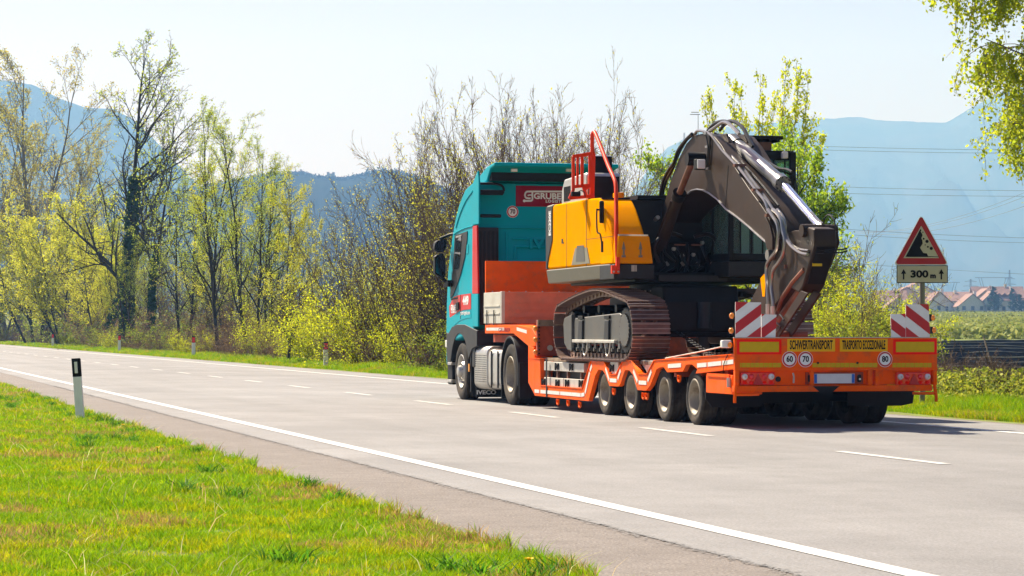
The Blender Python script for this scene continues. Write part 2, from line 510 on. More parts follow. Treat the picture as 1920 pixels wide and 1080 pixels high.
def road_strip(name, d0, d1, z, material, a0=-60, a1=900, parts=None, kind='structure', step=8):
    Vv = []; Ff = []
    for (s, e) in (parts or [(a0, a1)]):
        n = max(2, int((e-s)/step)+1)
        o = len(Vv)
        for a in np.linspace(s, e, n):
            Vv.append(tuple(P(a, d0, z))); Vv.append(tuple(P(a, d1, z)))
        for i in range(n-1):
            Ff.append((o+2*i, o+2*i+1, o+2*i+3, o+2*i+2))
    me = np_mesh(name, Vv, Ff, None, MATS[material])
    return np_obj(name, me, kind=kind)
road_strip('road', 4.68, 15.0, 0.004, 'asphalt')
road_strip('road_shoulder', 3.50, 4.70, 0.000, 'asphalt_shoulder')
road_strip('road_shoulder', 14.98, 15.35, 0.000, 'asphalt_shoulder')
road_strip('edge_line', 5.17, 5.33, 0.008, 'road_paint')
road_strip('edge_line', 13.72, 13.87, 0.008, 'road_paint')
road_strip('centre_line', 9.84, 9.97, 0.008, 'worn_paint', parts=[(22.4+6.75*k, 25.1+6.75*k) for k in range(-6, 90)])

# ragged crumbs of asphalt along the shoulder seam and the grass edge
def crumbs(name, n, a0, a1, d, spread, size, material, kind='stuff'):
    a = rng.uniform(0, 1, n)**1.6*(a1-a0)+a0
    dj = d + 0.09*(fbm(a*0.9, a*0, 4, 3)-0.47) + rng.normal(0, spread, n)
    s = rng.uniform(0.4, 1, n)*size*(1+a/40)
    c = np.stack([-a*ST+dj*CT, a*CT+dj*ST, np.full(n, 0.0075)], 1)
    ang = rng.uniform(0, 6.28, n)
    V = []
    for k in range(4):
        V.append(c + np.stack([np.cos(ang+k*1.57)*s, np.sin(ang+k*1.57)*s*0.8, np.zeros(n)+ (0.001 if k % 2 else 0)], 1))
    V = np.stack(V, 1).reshape(-1, 3)
    me = np_mesh(name, V, np.arange(4*n).reshape(n, 4), None, MATS[material])
    return np_obj(name, me, label='loose grit lying along the edge of the asphalt shoulder', cat='grit', kind=kind)
crumbs('road_grit', 5000, 8, 60, 4.67, 0.03, 0.011, 'asphalt')

# ------------------------------------------------------------------ grass
def leafy(name, rnd_a, rnd_b, trans=0.45, tint=False, rough=0.6):
    m = bpy.data.materials.new(name); m.use_nodes = True
    nt = m.node_tree; N = nt.nodes; L = nt.links
    b = N['Principled BSDF']; out = N['Material Output']
    if tint:
        at = N.new('ShaderNodeAttribute'); at.attribute_name = 'tint'; c = at.outputs['Color']
    else:
        g = N.new('ShaderNodeNewGeometry')
        x = N.new('ShaderNodeMix'); x.data_type = 'RGBA'
        L.new(g.outputs['Random Per Island'], x.inputs['Factor'])
        x.inputs['A'].default_value = (*rnd_a, 1); x.inputs['B'].default_value = (*rnd_b, 1)
        c = x.outputs['Result']
    L.new(c, b.inputs['Base Color']); b.inputs['Roughness'].default_value = rough
    b.inputs['Specular IOR Level'].default_value = 0.12
    t = N.new('ShaderNodeBsdfTranslucent'); L.new(c, t.inputs['Color'])
    mx = N.new('ShaderNodeMixShader'); mx.inputs[0].default_value = trans
    L.new(b.outputs[0], mx.inputs[1]); L.new(t.outputs[0], mx.inputs[2]); L.new(mx.outputs[0], out.inputs['Surface'])
    MATS[name] = m
leafy('grass_blade', None, None, 0.5, tint=True)

def blades(name, a, d, hgt, wid, cols, lean=0.5, label=None, zoff=0.0):
    n = len(a)
    z = terrain_h(a, d)+zoff
    base = np.stack([-a*ST+d*CT, a*CT+d*ST, z-0.004], 1)
    yaw = rng.uniform(0, 2*np.pi, n)
    lx = rng.normal(0, lean, n)*hgt; ly = rng.normal(0, lean, n)*hgt
    w = np.stack([np.cos(yaw), np.sin(yaw), np.zeros(n)], 1)*wid[:, None]*0.5
    mid = base + np.stack([lx*0.35, ly*0.35, hgt*0.6], 1)
    tip = base + np.stack([lx, ly, hgt], 1)
    V = np.stack([base-w, base+w, mid+w*0.8, mid-w*0.8, tip], 1).reshape(-1, 3)
    i = np.arange(n)*5
    f4 = np.stack([i, i+1, i+2, i+3], 1); f3 = np.stack([i+3, i+2, i+4], 1)
    c = np.repeat(cols, 5, axis=0)
    me = np_mesh(name, V, f4, f3, MATS['grass_blade'], col=c)
    return np_obj(name, me, label=label, cat='grass', kind='stuff')

GG = np.array
def grass_cols(a, d, n, dry=1.0):
    p1 = fbm(a*0.9, d*1.1, 4, 21); p2 = fbm(a*2.6+9, d*2.6, 3, 44); r = rng.uniform(0, 1, n)
    c = np.where((r < 0.5)[:, None], GG([0.155, 0.325, 0.003]), GG([0.30, 0.41, 0.005]))
    c = np.where((p2 > 0.50)[:, None], c*GG([1.5, 1.08, 1.0]), c)
    dm = (p1*0.7+p2*0.3 + rng.normal(0, 0.045, n) > 0.545) & (rng.uniform(0, 1, n) < 0.55*dry)
    c = np.where(dm[:, None], np.where((r < 0.5)[:, None], GG([0.46, 0.29, 0.11]), GG([0.34, 0.19, 0.075])), c)
    return c*rng.uniform(0.75, 1.25, (n, 1))

def near_grass():
    As = []; Ds = []
    for z0 in np.arange(9.5, 80, 1.5):
        z1 = z0+1.5; zc = z0+.75
        dens = 7800*(13/max(zc, 13))**1.45
        xl = -0.205*zc - 1.2
        xr = 3.70/CT - ST/CT*zc
        if xr < xl: continue
        n = int((xr-xl)*1.5*dens)
        Zs = rng.uniform(z0, z1, n); Xs = rng.uniform(xl, xr, n)
        a = -Xs*ST+Zs*CT; d = Xs*CT+Zs*ST
        As.append(a); Ds.append(d)
        n = int(4.6*1.5*dens*0.30)
        Zs = rng.uniform(z0, z1, n); Xs = rng.uniform(xl-4.6, xl, n)
        As.append(-Xs*ST+Zs*CT); Ds.append(Xs*CT+Zs*ST)
    a = np.concatenate(As); d = np.concatenate(Ds)
    edge = 3.62 + 0.16*(fbm(a*0.8, a*0, 4, 3)-0.47) + rng.normal(0, 0.02, len(a))
    bare = fbm(a*1.6+5, d*1.6, 3, 77)
    k = (d < edge) & ~((bare > 0.62) & (rng.uniform(0, 1, len(a)) < 0.6))
    a = a[k]; d = d[k]; n = len(a)
    Z = a*CT+d*ST
    tuft = fbm(a*5, d*5, 3, 31)
    h = (0.024+0.046*np.clip((tuft-0.3)*2.4, 0, 1.3))*rng.uniform(0.6, 1.35, n)
    e2 = np.exp(-np.abs(edge[k]-d)*7); h = h*(1+0.7*e2)
    w = 0.0042*np.maximum(1, Z/13)**0.75*rng.uniform(0.7, 1.3, n)
    w = np.where((-a*ST+d*CT) < -0.205*Z-1.2, w*1.8, w)
    blades('grass', a, d, h, w, grass_cols(a, d, n), 0.55, 'short bright green grass with dry tan patches along the near side of the road')
    return n
ng = near_grass()
def stalks():
    n = 900
    Zs = 11 + 45*rng.uniform(0, 1, n)**1.7; Xs = -0.205*Zs-0.8 + rng.uniform(0, 1, n)*((3.6/CT-ST/CT*Zs)-(-0.205*Zs-0.8))
    a = -Xs*ST+Zs*CT; d = Xs*CT+Zs*ST; k = d < 3.55; a = a[k]; d = d[k]; n = len(a)
    c = np.where((rng.uniform(0, 1, n) < 0.6)[:, None], GG([0.50, 0.38, 0.17]), GG([0.60, 0.56, 0.30]))*rng.uniform(0.7, 1.2, (n, 1))
    blades('dry_stalks', a, d, rng.uniform(0.07, 0.17, n), rng.uniform(0.0035, 0.006, n), c, 0.75, 'dry straw stalks scattered through the near grass')
    cs = rng.uniform(0, 1, 36); Zc = 11+40*cs**1.4; A_ = []; D_ = []
    for zc in Zc:
        dc = 3.55-abs(rng.normal(0, 0.9)); ac = zc; m = 70
        A_.append(ac+rng.normal(0, 0.055, m)); D_.append(dc+rng.normal(0, 0.055, m))
    a = np.concatenate(A_); d = np.concatenate(D_); k = d < 3.68; a = a[k]; d = d[k]; n = len(a)
    c = np.where((rng.uniform(0, 1, n) < 0.5)[:, None], GG([0.06, 0.19, 0.012]), GG([0.12, 0.28, 0.01]))*rng.uniform(0.7, 1.3, (n, 1))
    blades('weed_tufts', a, d, rng.uniform(0.05, 0.13, n), rng.uniform(0.008, 0.016, n), c, 0.8, 'darker broad-leaved weed tufts in the near grass')
stalks()

def verge_grass():
    As = []; Ds = []
    for a0 in np.concatenate([np.arange(18, 120, 4), np.arange(120, 420, 12)]):
        st = 4 if a0 < 120 else 12
        dens = 2600*(40/max(a0, 40))**1.35
        n = int(st*3.4*dens)
        As.append(rng.uniform(a0, a0+st, n)); Ds.append(15.15+rng.uniform(0, 1, n)**1.2*3.4)
    a = np.concatenate(As); d = np.concatenate(Ds)
    edge = 15.28+0.22*(fbm(a*0.5, a*0, 4, 13)-0.5)
    k = d > edge; a = a[k]; d = d[k]; n = len(a)
    t = fbm(a*1.2, d*1.5, 3, 55)
    h = (0.07+0.20*np.clip((t-0.3)*2.2, 0, 1.2))*rng.uniform(0.5, 1.3, n)*(0.6+0.5*sst(d, 15.3, 16.5))
    w = 0.007*np.maximum(1, a/45)*rng.uniform(0.7, 1.3, n)
    c = grass_cols(a, d, n, 0.3)
    blades('verge_grass', a, d, h, w, c, 0.4, 'taller fresh grass strip between the far edge of the road and the bushes')
verge_grass()

# dandelions and a few dry stalks in the near grass
leafy('dandelion_yellow', (0.85, 0.62, 0.01), (0.75, 0.45, 0.01), 0.2)
flowers = [(41, 729), (118, 792), (230, 799), (328, 814), (992, 1055), (48, 728), (320, 812), (296, 842)]
for k, (px, py) in enumerate(flowers):
    Z = F*(H-0.07)/(py-HY); X = (px-960)/F*Z
    a = -X*ST+Z*CT; d = X*CT+Z*ST
    p = Vector((X, Z, float(terrain_h(a, d))))
    r = thing('dandelion', p, 0.3*k, None, 'flower', 'dandelions dotted in the near grass')
    r['label'] = 'small yellow dandelion head, ' + ['in the grass near the left edge of the photo', 'lowest of those left of the near marker post', 'just right of the foot of the near marker post', 'in the grass by the shoulder, right of the post', 'alone at the bottom of the photo by the asphalt', 'twin beside the one near the left edge', 'twin beside the one by the shoulder', 'low one between marker post and shoulder pair'][k]
    mb = MB(); mb.cyl((0,0,-0.01), (0.006,0.004,0.07), 0.003, 5); mb.build('stalk', 'teal_paint' if False else MATS['grass_blade'], r)
    mb = MB()
    for q in range(9):
        an = q*0.7; rr = 0.022*(1+0.02*q)
        mb.add([(0.006,0.004,0.072),(0.006+rr*math.cos(an),0.004+rr*math.sin(an),0.078),(0.006+rr*math.cos(an+.6),0.004+rr*math.sin(an+.6),0.084)], [(0,1,2)])
    mb.sphere((0.006,0.004,0.076), 0.014, 8, 0.6)
    mb.build('flower_head', 'dandelion_yellow', r)

# ------------------------------------------------------------------ mountains
def ridge(name, pts, Zc, run, base, material, amp, seed, x0=-0.23, x1=0.23, back=1500):
    n = 260; m = 22
    us = np.linspace(x0, x1, n)
    px = us*F+960
    py = np.interp(px, [p[0] for p in pts], [p[1] for p in pts])
    V = []
    for j in range(m+6):
        t = j/m
        Z = Zc - run*t if j <= m else Zc + back*(j-m)/6
        Zr = Z if j <= m else Z
        for i in range(n):
            hc = H + (HY-py[i])/F*Zc
            if j <= m:
                f = (1-t)**1.25
                rough_ = amp*math.sin(math.pi*min(1, t*1.0))*2*(fbm(np.array(i/9.0+seed), np.array(j/4.0), 4, seed)-0.47)
                spur = 0.35*amp*math.sin(math.pi*t)*math.sin(i/7.0+seed+2*math.sin(i/23.0))
                z = base + (hc-base)*f + rough_ + spur
                if j == 0: z = hc + amp*0.05*(fbm(np.array(i/1.3), np.array(0.5), 3, seed+3)-0.45)
            else:
                z = hc*(1-(j-m)/6.0*0.8)
            if j == m: z = base - 30
            V.append((us[i]*Zc*(0.35+0.65*Z/Zc) if j <= m else us[i]*Z, Z, float(z)))
    rows = list(range(m, -1, -1)) + list(range(m+1, m+6))
    Ff = []
    for q in range(len(rows)-1):
        r0, r1 = rows[q], rows[q+1]
        for i in range(n-1):
            Ff.append((r0*n+i, r0*n+i+1, r1*n+i+1, r1*n+i))
    me = np_mesh(name, V, Ff, None, MATS[material], smooth=True)
    return np_obj(name, me, kind='structure')
ridge('mountain', [(-300, 90), (0, 150), (60, 158), (110, 184), (160, 202), (215, 205), (250, 225), (290, 262), (330, 305), (370, 345), (450, 420), (560, 520), (700, 600), (2200, 640)], 4600, 2100, 4, 'forest', 60, 3)
ridge('mountain', [(-300, 640), (900, 620), (1050, 520), (1160, 400), (1215, 318), (1250, 278), (1300, 250), (1360, 238), (1450, 230), (1520, 223), (1560, 222), (1600, 219), (1660, 226), (1720, 228), (1775, 230), (1800, 214), (1840, 192), (1880, 172), (1920, 158), (2000, 130), (2200, 110)], 6500, 2600, 6, 'forest', 110, 8)
ridge('mountain', [(-300, 640), (1300, 640), (1700, 625), (1830, 560), (1880, 520), (1920, 496), (2000, 450), (2200, 380)], 5200, 1100, 6, 'forest', 60, 15)
ridge('hill', [(-300, 380), (200, 372), (380, 352), (480, 330), (560, 324), (600, 332), (640, 336), (690, 326), (720, 322), (760, 326), (800, 340), (900, 380), (1000, 430), (1150, 520), (1300, 610), (1400, 640), (2200, 645)], 2300, 1050, 3, 'forest_near', 26, 21)
# woodland fringe on the crest of the near hill, and a ruined castle on it
def fringe():
    V = []; Ff = []
    xs = rng.uniform(300, 860, 700)
    pts = [(200, 372), (380, 352), (480, 330), (560, 324), (600, 332), (640, 336), (690, 326), (720, 322), (760, 326), (800, 340), (900, 380)]
    mb = MB()
    for x in xs:
        y = np.interp(x, [p[0] for p in pts], [p[1] for p in pts])
        Z = 2300 + rng.uniform(-50, 6)
        r = rng.uniform(0.9, 2.2)*(1.7 if 690 < x < 745 else 1)
        p = ((x-960)/F*Z, Z, H+(HY-y)/F*Z + r*0.0)
        for q in range(7):
            o = rng.normal(0, 0.45*r, 3)
            v = rng.normal(0, 0.5*r, (3, 3))
            mb.add([tuple(np.array(p)+o+v[k]) for k in range(3)], [(0,1,2)])
    me = bpy.data.meshes.new('hill_wood'); me.from_pydata([tuple(p) for p in mb.v], [], mb.f); me.materials.append(MATS['forest_near'])
    np_obj('hill_wood', me, label='distant woodland along the crest of the blue hazy hill', cat='wood', kind='stuff')
fringe()
mat('ruin_stone', (0.20, 0.18, 0.15), 0.9, 0, 0.2, 0.3)
cz = 2294; sc_ = cz/F
root = thing('castle_ruin', ((620-960)*sc_, cz, H+(HY-333)*sc_), 0, 'ruined castle wall standing on the crest of the hazy wooded hill', 'castle')
mb = MB(); mb.box((-3.4, 0, -4), (3.4, 4, 3.6)).box((-3.4, 0, 3.6), (-1.3, 4, 5.0)).box((1.2, 0, 3.6), (3.4, 4, 4.8)); mb.build('tower', 'ruin_stone', root)
mb = MB(); mb.box((-9, 0.5, -4), (-3.4, 3, 1.4)).box((3.4, 0.5, -4), (10, 3, .7)); mb.build('wall', 'ruin_stone', root)

# ------------------------------------------------------------------ haze
def haze():
    m = bpy.data.materials.new('haze_air'); m.use_nodes = True
    N = m.node_tree.nodes; L = m.node_tree.links
    N.remove(N['Principled BSDF'])
    v = N.new('ShaderNodeVolumePrincipled')
    v.inputs['Color'].default_value = (0.215, 0.475, 1.0, 1)
    v.inputs['Density'].default_value = 0.00028
    v.inputs['Absorption Color'].default_value = (1, 1, 1, 1)
    v.inputs['Anisotropy'].default_value = 0.15
    L.new(v.outputs[0], N['Material Output'].inputs['Volume'])
    mb = MB(); mb.box((-7000, -900, -60), (7000, 8300, 900))
    MATS['haze_air'] = m
    o = mb.build('haze', 'haze_air', smooth=False)
    o['kind'] = 'stuff'
haze()

# ------------------------------------------------------------------ delineator posts
def marker_post(px, py, hpx, red, label):
    Z = F*H/(py-HY); s = F/Z
    p = Vector(((px-960)/s, Z, 0.0))
    if red is None: pass
    h = hpx/s
    r = thing('marker_post', p, TH + (0.25 if not red else -0.15), label, 'marker post', 'white delineator posts along the road')
    k = h/0.95
    # hollow triangular-ish section: flat face to traffic with a slanted back
    sec = [(-0.06,-0.045),(0.06,-0.045),(0.065,-0.02),(0.03,0.055),(-0.03,0.055),(-0.065,-0.02)]
    zc = 0.70*h
    def slab(name, z0, z1, grow, material, slant=0.0):
        v = [(x*(1+grow), y*(1+grow), z0) for x, y in sec] + [(x*(1+grow), y*(1+grow), z1 - (slant*(y+0.045)/0.1 if slant else 0) ) for x, y in sec]
        n = len(sec)
        MB().add(v, [list(range(n))[::-1], list(range(n, 2*n))] + [(i, (i+1) % n, n+(i+1) % n, n+i) for i in range(n)]).build(name, material, r, bevel=0.004)
    if red: r.scale = (1.3, 1.3, 1)
    slab('body', -0.1, zc, 0, 'white_paint')
    slab('black_cap' if not red else 'red_cap', zc, h, 0.02, 'black_film' if not red else 'black_film', 0.04)
    b = MB()
    if red:
        b.box((-0.052, -0.053, zc+0.01*k), (0.052, -0.047, h-0.05*k)); b.build('red_reflector', 'red_lens', r)
    else:
        b.box((-0.022, -0.053, zc+0.05), (0.022, -0.047, h-0.05)); b.build('white_reflector', 'clear_lens', r)
    return r
r0 = marker_post(152, 787, 116, False, 'nearest white marker post with black cap standing in the near grass edge')
r0.rotation_euler = (math.radians(2.0), math.radians(-3.6), TH-0.45)
r0.location.z = 0.0
for (px, py, hp, lb) in [(611, 685, 46, 'white marker post with red reflector just left of the truck, before the yellow-green bush'),
                         (363, 668, 38, 'white marker post with red reflector across the road, second from the truck'),
                         (224, 660, 30, 'white marker post with red reflector across the road, third from the truck'),
                         (99, 646, 23, 'smallest and farthest white marker post with red reflector at far left')]:
    Zp = (16.0/CT)/((px-960)/F+ST/CT); marker_post(px, HY+H*F/Zp, hp+3, True, lb)

# ------------------------------------------------------------------ warning sign
def road_sign():
    d = 16.4
    # the pole stands behind the trailer, seen above and below it
    Z = 16.4/CT/((1732-960)/F + ST/CT)
    p = Vector(((1730-960)/F*Z, Z, 0.0)); s = F/Z
    r = thing('road_sign', p, 0.05, 'red and white falling rocks warning triangle with a 300 m plate on a grey pole', 'road sign')
    def q(px, py): return ((px-1730)/s, H+(HY-py)/s)
    MB().cyl((0,0.035,-0.3), (0,0.035,q(1730, 415)[1]), 0.042, 14).build('pole', 'post_grey', r)
    def rtri(cx, top, bot, half, rad, y0, y1):
        P3 = [Vector((cx, top)), Vector((cx-half, bot)), Vector((cx+half, bot))]
        pts = []
        for i in range(3):
            A = P3[i-1]; B = P3[i]; Cc = P3[(i+1) % 3]
            u = (A-B).normalized(); w = (Cc-B).normalized()
            bis = (u+w).normalized(); ang = u.angle(w)/2
            cc = B + bis*(rad/math.sin(ang))
            s0 = B + u*(rad/math.tan(ang)); s1 = B + w*(rad/math.tan(ang))
            a0 = math.atan2(s0.y-cc.y, s0.x-cc.x); a1 = math.atan2(s1.y-cc.y, s1.x-cc.x)
            da = (a1-a0+math.pi) % (2*math.pi)-math.pi
            for k in range(6): pts.append((cc.x+rad*math.cos(a0+da*k/5), cc.y+rad*math.sin(a0+da*k/5)))
        return MB().prism_xz(pts, y0, y1)
    t = q(1727, 402); b0 = q(1727, 497)
    hw = 51/s
    cx = q(1727, 0)[0]
    tri = rtri(cx, t[1], b0[1], hw*1.02, 0.035, -0.012, 0.0).build('triangle_plate', 'white_film', r)
    rtri(cx, t[1]-0.016, b0[1]+0.012, hw*0.965, 0.03, -0.0150, -0.0118).build('red_border', 'red_film', tri)
    i_t = q(1727, 423)[1]; i_b = q(1727, 484)[1]; ih = 33.5/s
    rtri(cx, i_t, i_b, ih, 0.006, -0.0185, -0.0148).build('white_field', 'sign_cream', tri)
    def z6(a, b): return q(1600+a/4.5, 380+b/4.5)
    cliff = [(438,458),(560,230),(568,220),(572,236),(566,244),(578,262),(582,276),(572,300),(580,318),(583,345),(562,380),(574,402),(590,425),(618,428),(630,452),(720,455),(720,459)]
    MB().prism_xz([z6(*c) for c in cliff], -0.0215, -0.0182).build('rock_face_symbol', 'black_film', tri)
    for (x, y, rr) in [(620,327,14),(656,386,14),(592,305,8),(627,373,8),(605,357,5),(585,250,5)]:
        c = z6(x, y)
        MB().prism_xz(disc_pts(c, rr/4.5/s, 12), -0.0215, -0.0182).build('rock_symbol', 'black_film', tri)
    a = z6(364, 528); c = z6(797, 678)
    pl = MB().box((a[0], -0.012, c[1]), (c[0], 0, a[1])).build('distance_plate', 'black_film', r, bevel=0.004)
    MB().box((a[0]+0.012, -0.015, c[1]+0.012), (c[0]-0.012, -0.0115, a[1]-0.012)).build('plate_face', 'sign_cream', pl)
    zc = (a[1]+c[1])/2; off = p
    def txt(s_, size, x, z, xs=1.0):
        o = text(s_, size, 'black_film', pl, Vector((x, -0.018, z)), (1,0,0), (0,0,1), xs=xs, ext=0.002, bold=0.006)
        return o
    c0 = z6(555, 605); txt('300', 0.150, c0[0], c0[1], 1.25)
    c0 = z6(671, 618); txt('m', 0.105, c0[0], c0[1], 1.1)
    for xx in (423, 741):
        w = [(xx-6,648),(xx-6,600),(xx-22,600),(xx,560),(xx+22,600),(xx+6,600),(xx+6,648)]
        MB().prism_xz([z6(*k) for k in w], -0.020, -0.0148).build('arrow', 'black_film', pl)
    for pz in (t[1]-0.35, zc):
        MB().box((-0.06, 0.0, pz-0.02), (0.06, 0.02, pz+0.02)).build('clamp', 'post_grey', r)
    r.rotation_euler = (0, 0, 0.0)
road_sign()
# ------------------------------------------------------------------ village, pylons, cables
mat('render_white', (0.62, 0.60, 0.55), 0.8, 0, 0.06, 0.4)
mat('render_cream', (0.55, 0.47, 0.34), 0.8, 0, 0.06, 0.4)
mat('render_pink', (0.50, 0.34, 0.27), 0.8, 0, 0.06, 0.4)
mat('roof_tile', (0.20, 0.110, 0.088), 0.85, 0, 0.2, 0.8)
mat('roof_brown', (0.17, 0.085, 0.065), 0.85, 0, 0.2, 0.8)
mat('roof_grey', (0.16, 0.15, 0.15), 0.85, 0, 0.2, 0.8)
mat('window_dark', (0.03, 0.035, 0.045), 0.2, 0, 0.05, 2)
mat('pylon_steel', (0.10, 0.11, 0.12), 0.6, 0.4, 0.05, 1)
def gz(px, Z):
    X = (px-960)/F*Z
    a = -X*ST+Z*CT; d = X*CT+Z*ST
    return float(terrain_h(a, d))
def house(px, Z, w, dep, wh, rh, label, wall='render_white', roof='roof_tile', gable_front=True, wins=3, floors=2, rz=0.0, balcony=False, chimney=True, dormers=0):
    X = (px-960)/F*Z
    r = thing('house', (X, Z, gz(px, Z)-0.3), rz, label, 'house', 'village houses beyond the fields')
    hw = w/2
    if gable_front:
        MB().prism_xz([(-hw,-1),(hw,-1),(hw,wh),(0,wh+rh*0.97),(-hw,wh)], 0, dep).build('wall', wall, r)
        ov = 0.7; k = rh/hw
        rf = MB()
        for sg in (-1, 1):
            rf.add([(0,-ov,wh+rh),(0,dep+ov,wh+rh),(sg*(hw+ov),dep+ov,wh-k*ov),(sg*(hw+ov),-ov,wh-k*ov),
                    (0,-ov,wh+rh+.25),(0,dep+ov,wh+rh+.25),(sg*(hw+ov),dep+ov,wh-k*ov+.25),(sg*(hw+ov),-ov,wh-k*ov+.25)],
                   [(0,1,2,3),(4,5,6,7),(0,1,5,4),(1,2,6,5),(2,3,7,6),(3,0,4,7)])
    else:
        MB().box((-hw,0,-1), (hw,dep,wh)).prism_yz([(0,wh-.002),(dep,wh-.002),(dep/2,wh+rh*0.97)], -hw, hw).build('wall', wall, r)
        ov = 0.7; k = rh/(dep/2)
        rf = MB()
        for sg, y in ((-1, -ov), (1, dep+ov)):
            rf.add([(-hw-ov,dep/2,wh+rh),(hw+ov,dep/2,wh+rh),(hw+ov,y,wh-k*ov),(-hw-ov,y,wh-k*ov),
                    (-hw-ov,dep/2,wh+rh+.25),(hw+ov,dep/2,wh+rh+.25),(hw+ov,y,wh-k*ov+.25),(-hw-ov,y,wh-k*ov+.25)],
                   [(0,1,2,3),(4,5,6,7),(0,1,5,4),(1,2,6,5),(2,3,7,6),(3,0,4,7)])
    ro = rf.build('roof', roof, r)
    if chimney:
        MB().box((hw*0.3,dep*0.45,wh+rh*0.5),(hw*0.3+.8,dep*0.45+.8,wh+rh+1.1)).build('chimney', wall, ro)
    for q in range(dormers):
        x = -hw*0.5 + q*w*0.5/max(1, dormers-1)
        MB().prism_xz([(x-.9,wh+.6),(x+.9,wh+.6),(x+.9,wh+1.6),(x,wh+2.3),(x-.9,wh+1.6)], 1.2, dep/2).build('dormer', 'roof_brown', ro)
    for f in range(floors):
        for q in range(wins):
            x = -hw + w*(q+0.5)/wins; z = 1.1+f*2.8
            if z+1.3 > wh+ (rh*0.4 if gable_front else 0): continue
            wd = MB().box((x-.55,-.03,z),(x+.55,.05,z+1.35)).build('window', 'window_dark', r)
            MB().box((x-.68,-.06,z-.12),(x+.68,-.02,z-.02)).build('sill', 'render_white', wd)
    if balcony:
        MB().box((-hw*0.5,-1.1,3.6),(hw*0.5,0,3.8)).box((-hw*0.5,-1.1,3.8),(hw*0.5,-1.0,4.7)).build('balcony', 'roof_brown', r)
    return r
house(1890, 860, 11, 11, 4.6, 3.4, 'long white house with dormers on its red roof, right end of the village', gable_front=False, wins=4, floors=2, dormers=4)
house(1862, 850, 5.6, 9, 4.6, 2.6, 'white gable-fronted wing with a brown balcony, joined left of the dormered house', wins=2, balcony=True, chimney=False)
house(1824, 850, 8.6, 12, 2.7, 3.6, 'low white gabled house with salmon roof left of the balcony house')
house(1852, 905, 10, 12, 5.0, 4.0, 'tall pinkish house behind the balcony house', wall='render_pink', gable_front=True, wins=2)
house(1875, 915, 17, 12, 5.6, 4.2, 'wide tiled roof rising behind the white dormered house', gable_front=False, wins=3, wall='render_cream')
house(1762, 862, 9, 12, 3.2, 4.0, 'grey-brown gabled house just right of the sign pole', roof='roof_brown', wins=2)
house(1748, 840, 8.5, 9, 1.8, 2.6, 'small low white house with pale roof right of the sign pole', wins=2, floors=1, chimney=False)
house(1781, 890, 16, 12, 4.6, 2.6, 'long pale house with flat-pitched roof behind the salmon-roofed house', gable_front=False, wins=4, roof='roof_tile')
house(1812, 930, 14, 12, 5.6, 2.6, 'cream house with red roof in the middle of the village skyline', gable_front=False, wall='render_cream')
house(1700, 880, 15, 12, 5.0, 4.0, 'wide pink house with hipped tile roof left of the sign pole', wall='render_pink', gable_front=True, roof='roof_tile')
house(1722, 900, 16, 13, 6.6, 4.4, 'tallest brown-roofed house behind the striped boards', roof='roof_brown', gable_front=True)
house(1672, 860, 10, 12, 4.2, 3.4, 'tile-roofed house half hidden by the shrub at the village left end', gable_front=False)
house(1684, 835, 7, 9, 2.4, 2.8, 'small cream house peeping out by the shrub', wall='render_cream', wins=2, floors=1)
house(1738, 930, 20, 12, 4.8, 3.0, 'long red roof at the back of the village above the pole', gable_front=False, roof='roof_tile')
# scattered buildings seen through the trees on the left
house(413, 1500, 24, 15, 6, 4, 'pinkish building showing through the bare trees on the left', wall='render_pink', gable_front=False, rz=0.2, wins=5)
house(572, 1350, 12, 12, 6, 4, 'white building showing between trunks beside the small bushy tree', gable_front=True, rz=-0.2)
house(500, 1500, 20, 14, 6, 4, 'cream building deep behind the trees on the left', wall='render_cream', gable_front=False, wins=4)

def pylon(px, Z, h, label, wide=5.0, arms=3):
    X = (px-960)/F*Z
    r = thing('pylon', (X, Z, gz(px, Z) if px > 900 else 0), 0.2, label, 'pylon', 'electricity pylons far off')
    m = MB(); t = 0.07 + Z/16000.0
    b = wide/2
    cs = [(-b,-b),(b,-b),(b,b),(-b,b)]
    top = 0.5
    for (x, y) in cs: m.tube([(x,y,0),(x*top/b*0.9,y*top/b*0.9,h*0.72),(0.25*np.sign(x),0.25*np.sign(y),h)], t*0.6, 4)
    N_ = 7
    for k in range(N_):
        z0 = h*0.72*k/N_; z1 = h*0.72*(k+1)/N_
        s0 = b+(top*0.9-b)*k/N_; s1 = b+(top*0.9-b)*(k+1)/N_
        m.cyl((-s0,-s0,z0),(s1,-s1,z1), t*0.4, 4).cyl((s0,-s0,z0),(-s1,-s1,z1), t*0.4, 4)
        m.cyl((-s0,s0,z0),(s1,s1,z1), t*0.4, 4).cyl((s0,-s0,z0),(s1,s1,z1), t*0.4, 4)
    m.build('tower', 'pylon_steel', r)
    for q in range(arms):
        z = h*(0.72+0.11*q); L_ = wide*(1.15-0.2*q)
        MB().tube([(-L_,0,z),(0,0,z+0.8),(L_,0,z)], t*0.5, 4).cyl((-L_,0,z),(L_,0,z), t*0.5, 4).build('crossarm', 'pylon_steel', r)
pylon(1820, 1500, 24, 'slim pylon above the cream house roofs')
pylon(1893, 1700, 34, 'tall thin pylon behind the conifers at the village right end', arms=2, wide=4)
pylon(1283, 1500, 108, 'tall lattice pylon half hidden by the green tree left of the boom')
pylon(172, 1500, 74, 'lattice pylon showing through the trees on the left')
pylon(187, 1600, 70, 'second lattice pylon just right of the other one through the left trees')
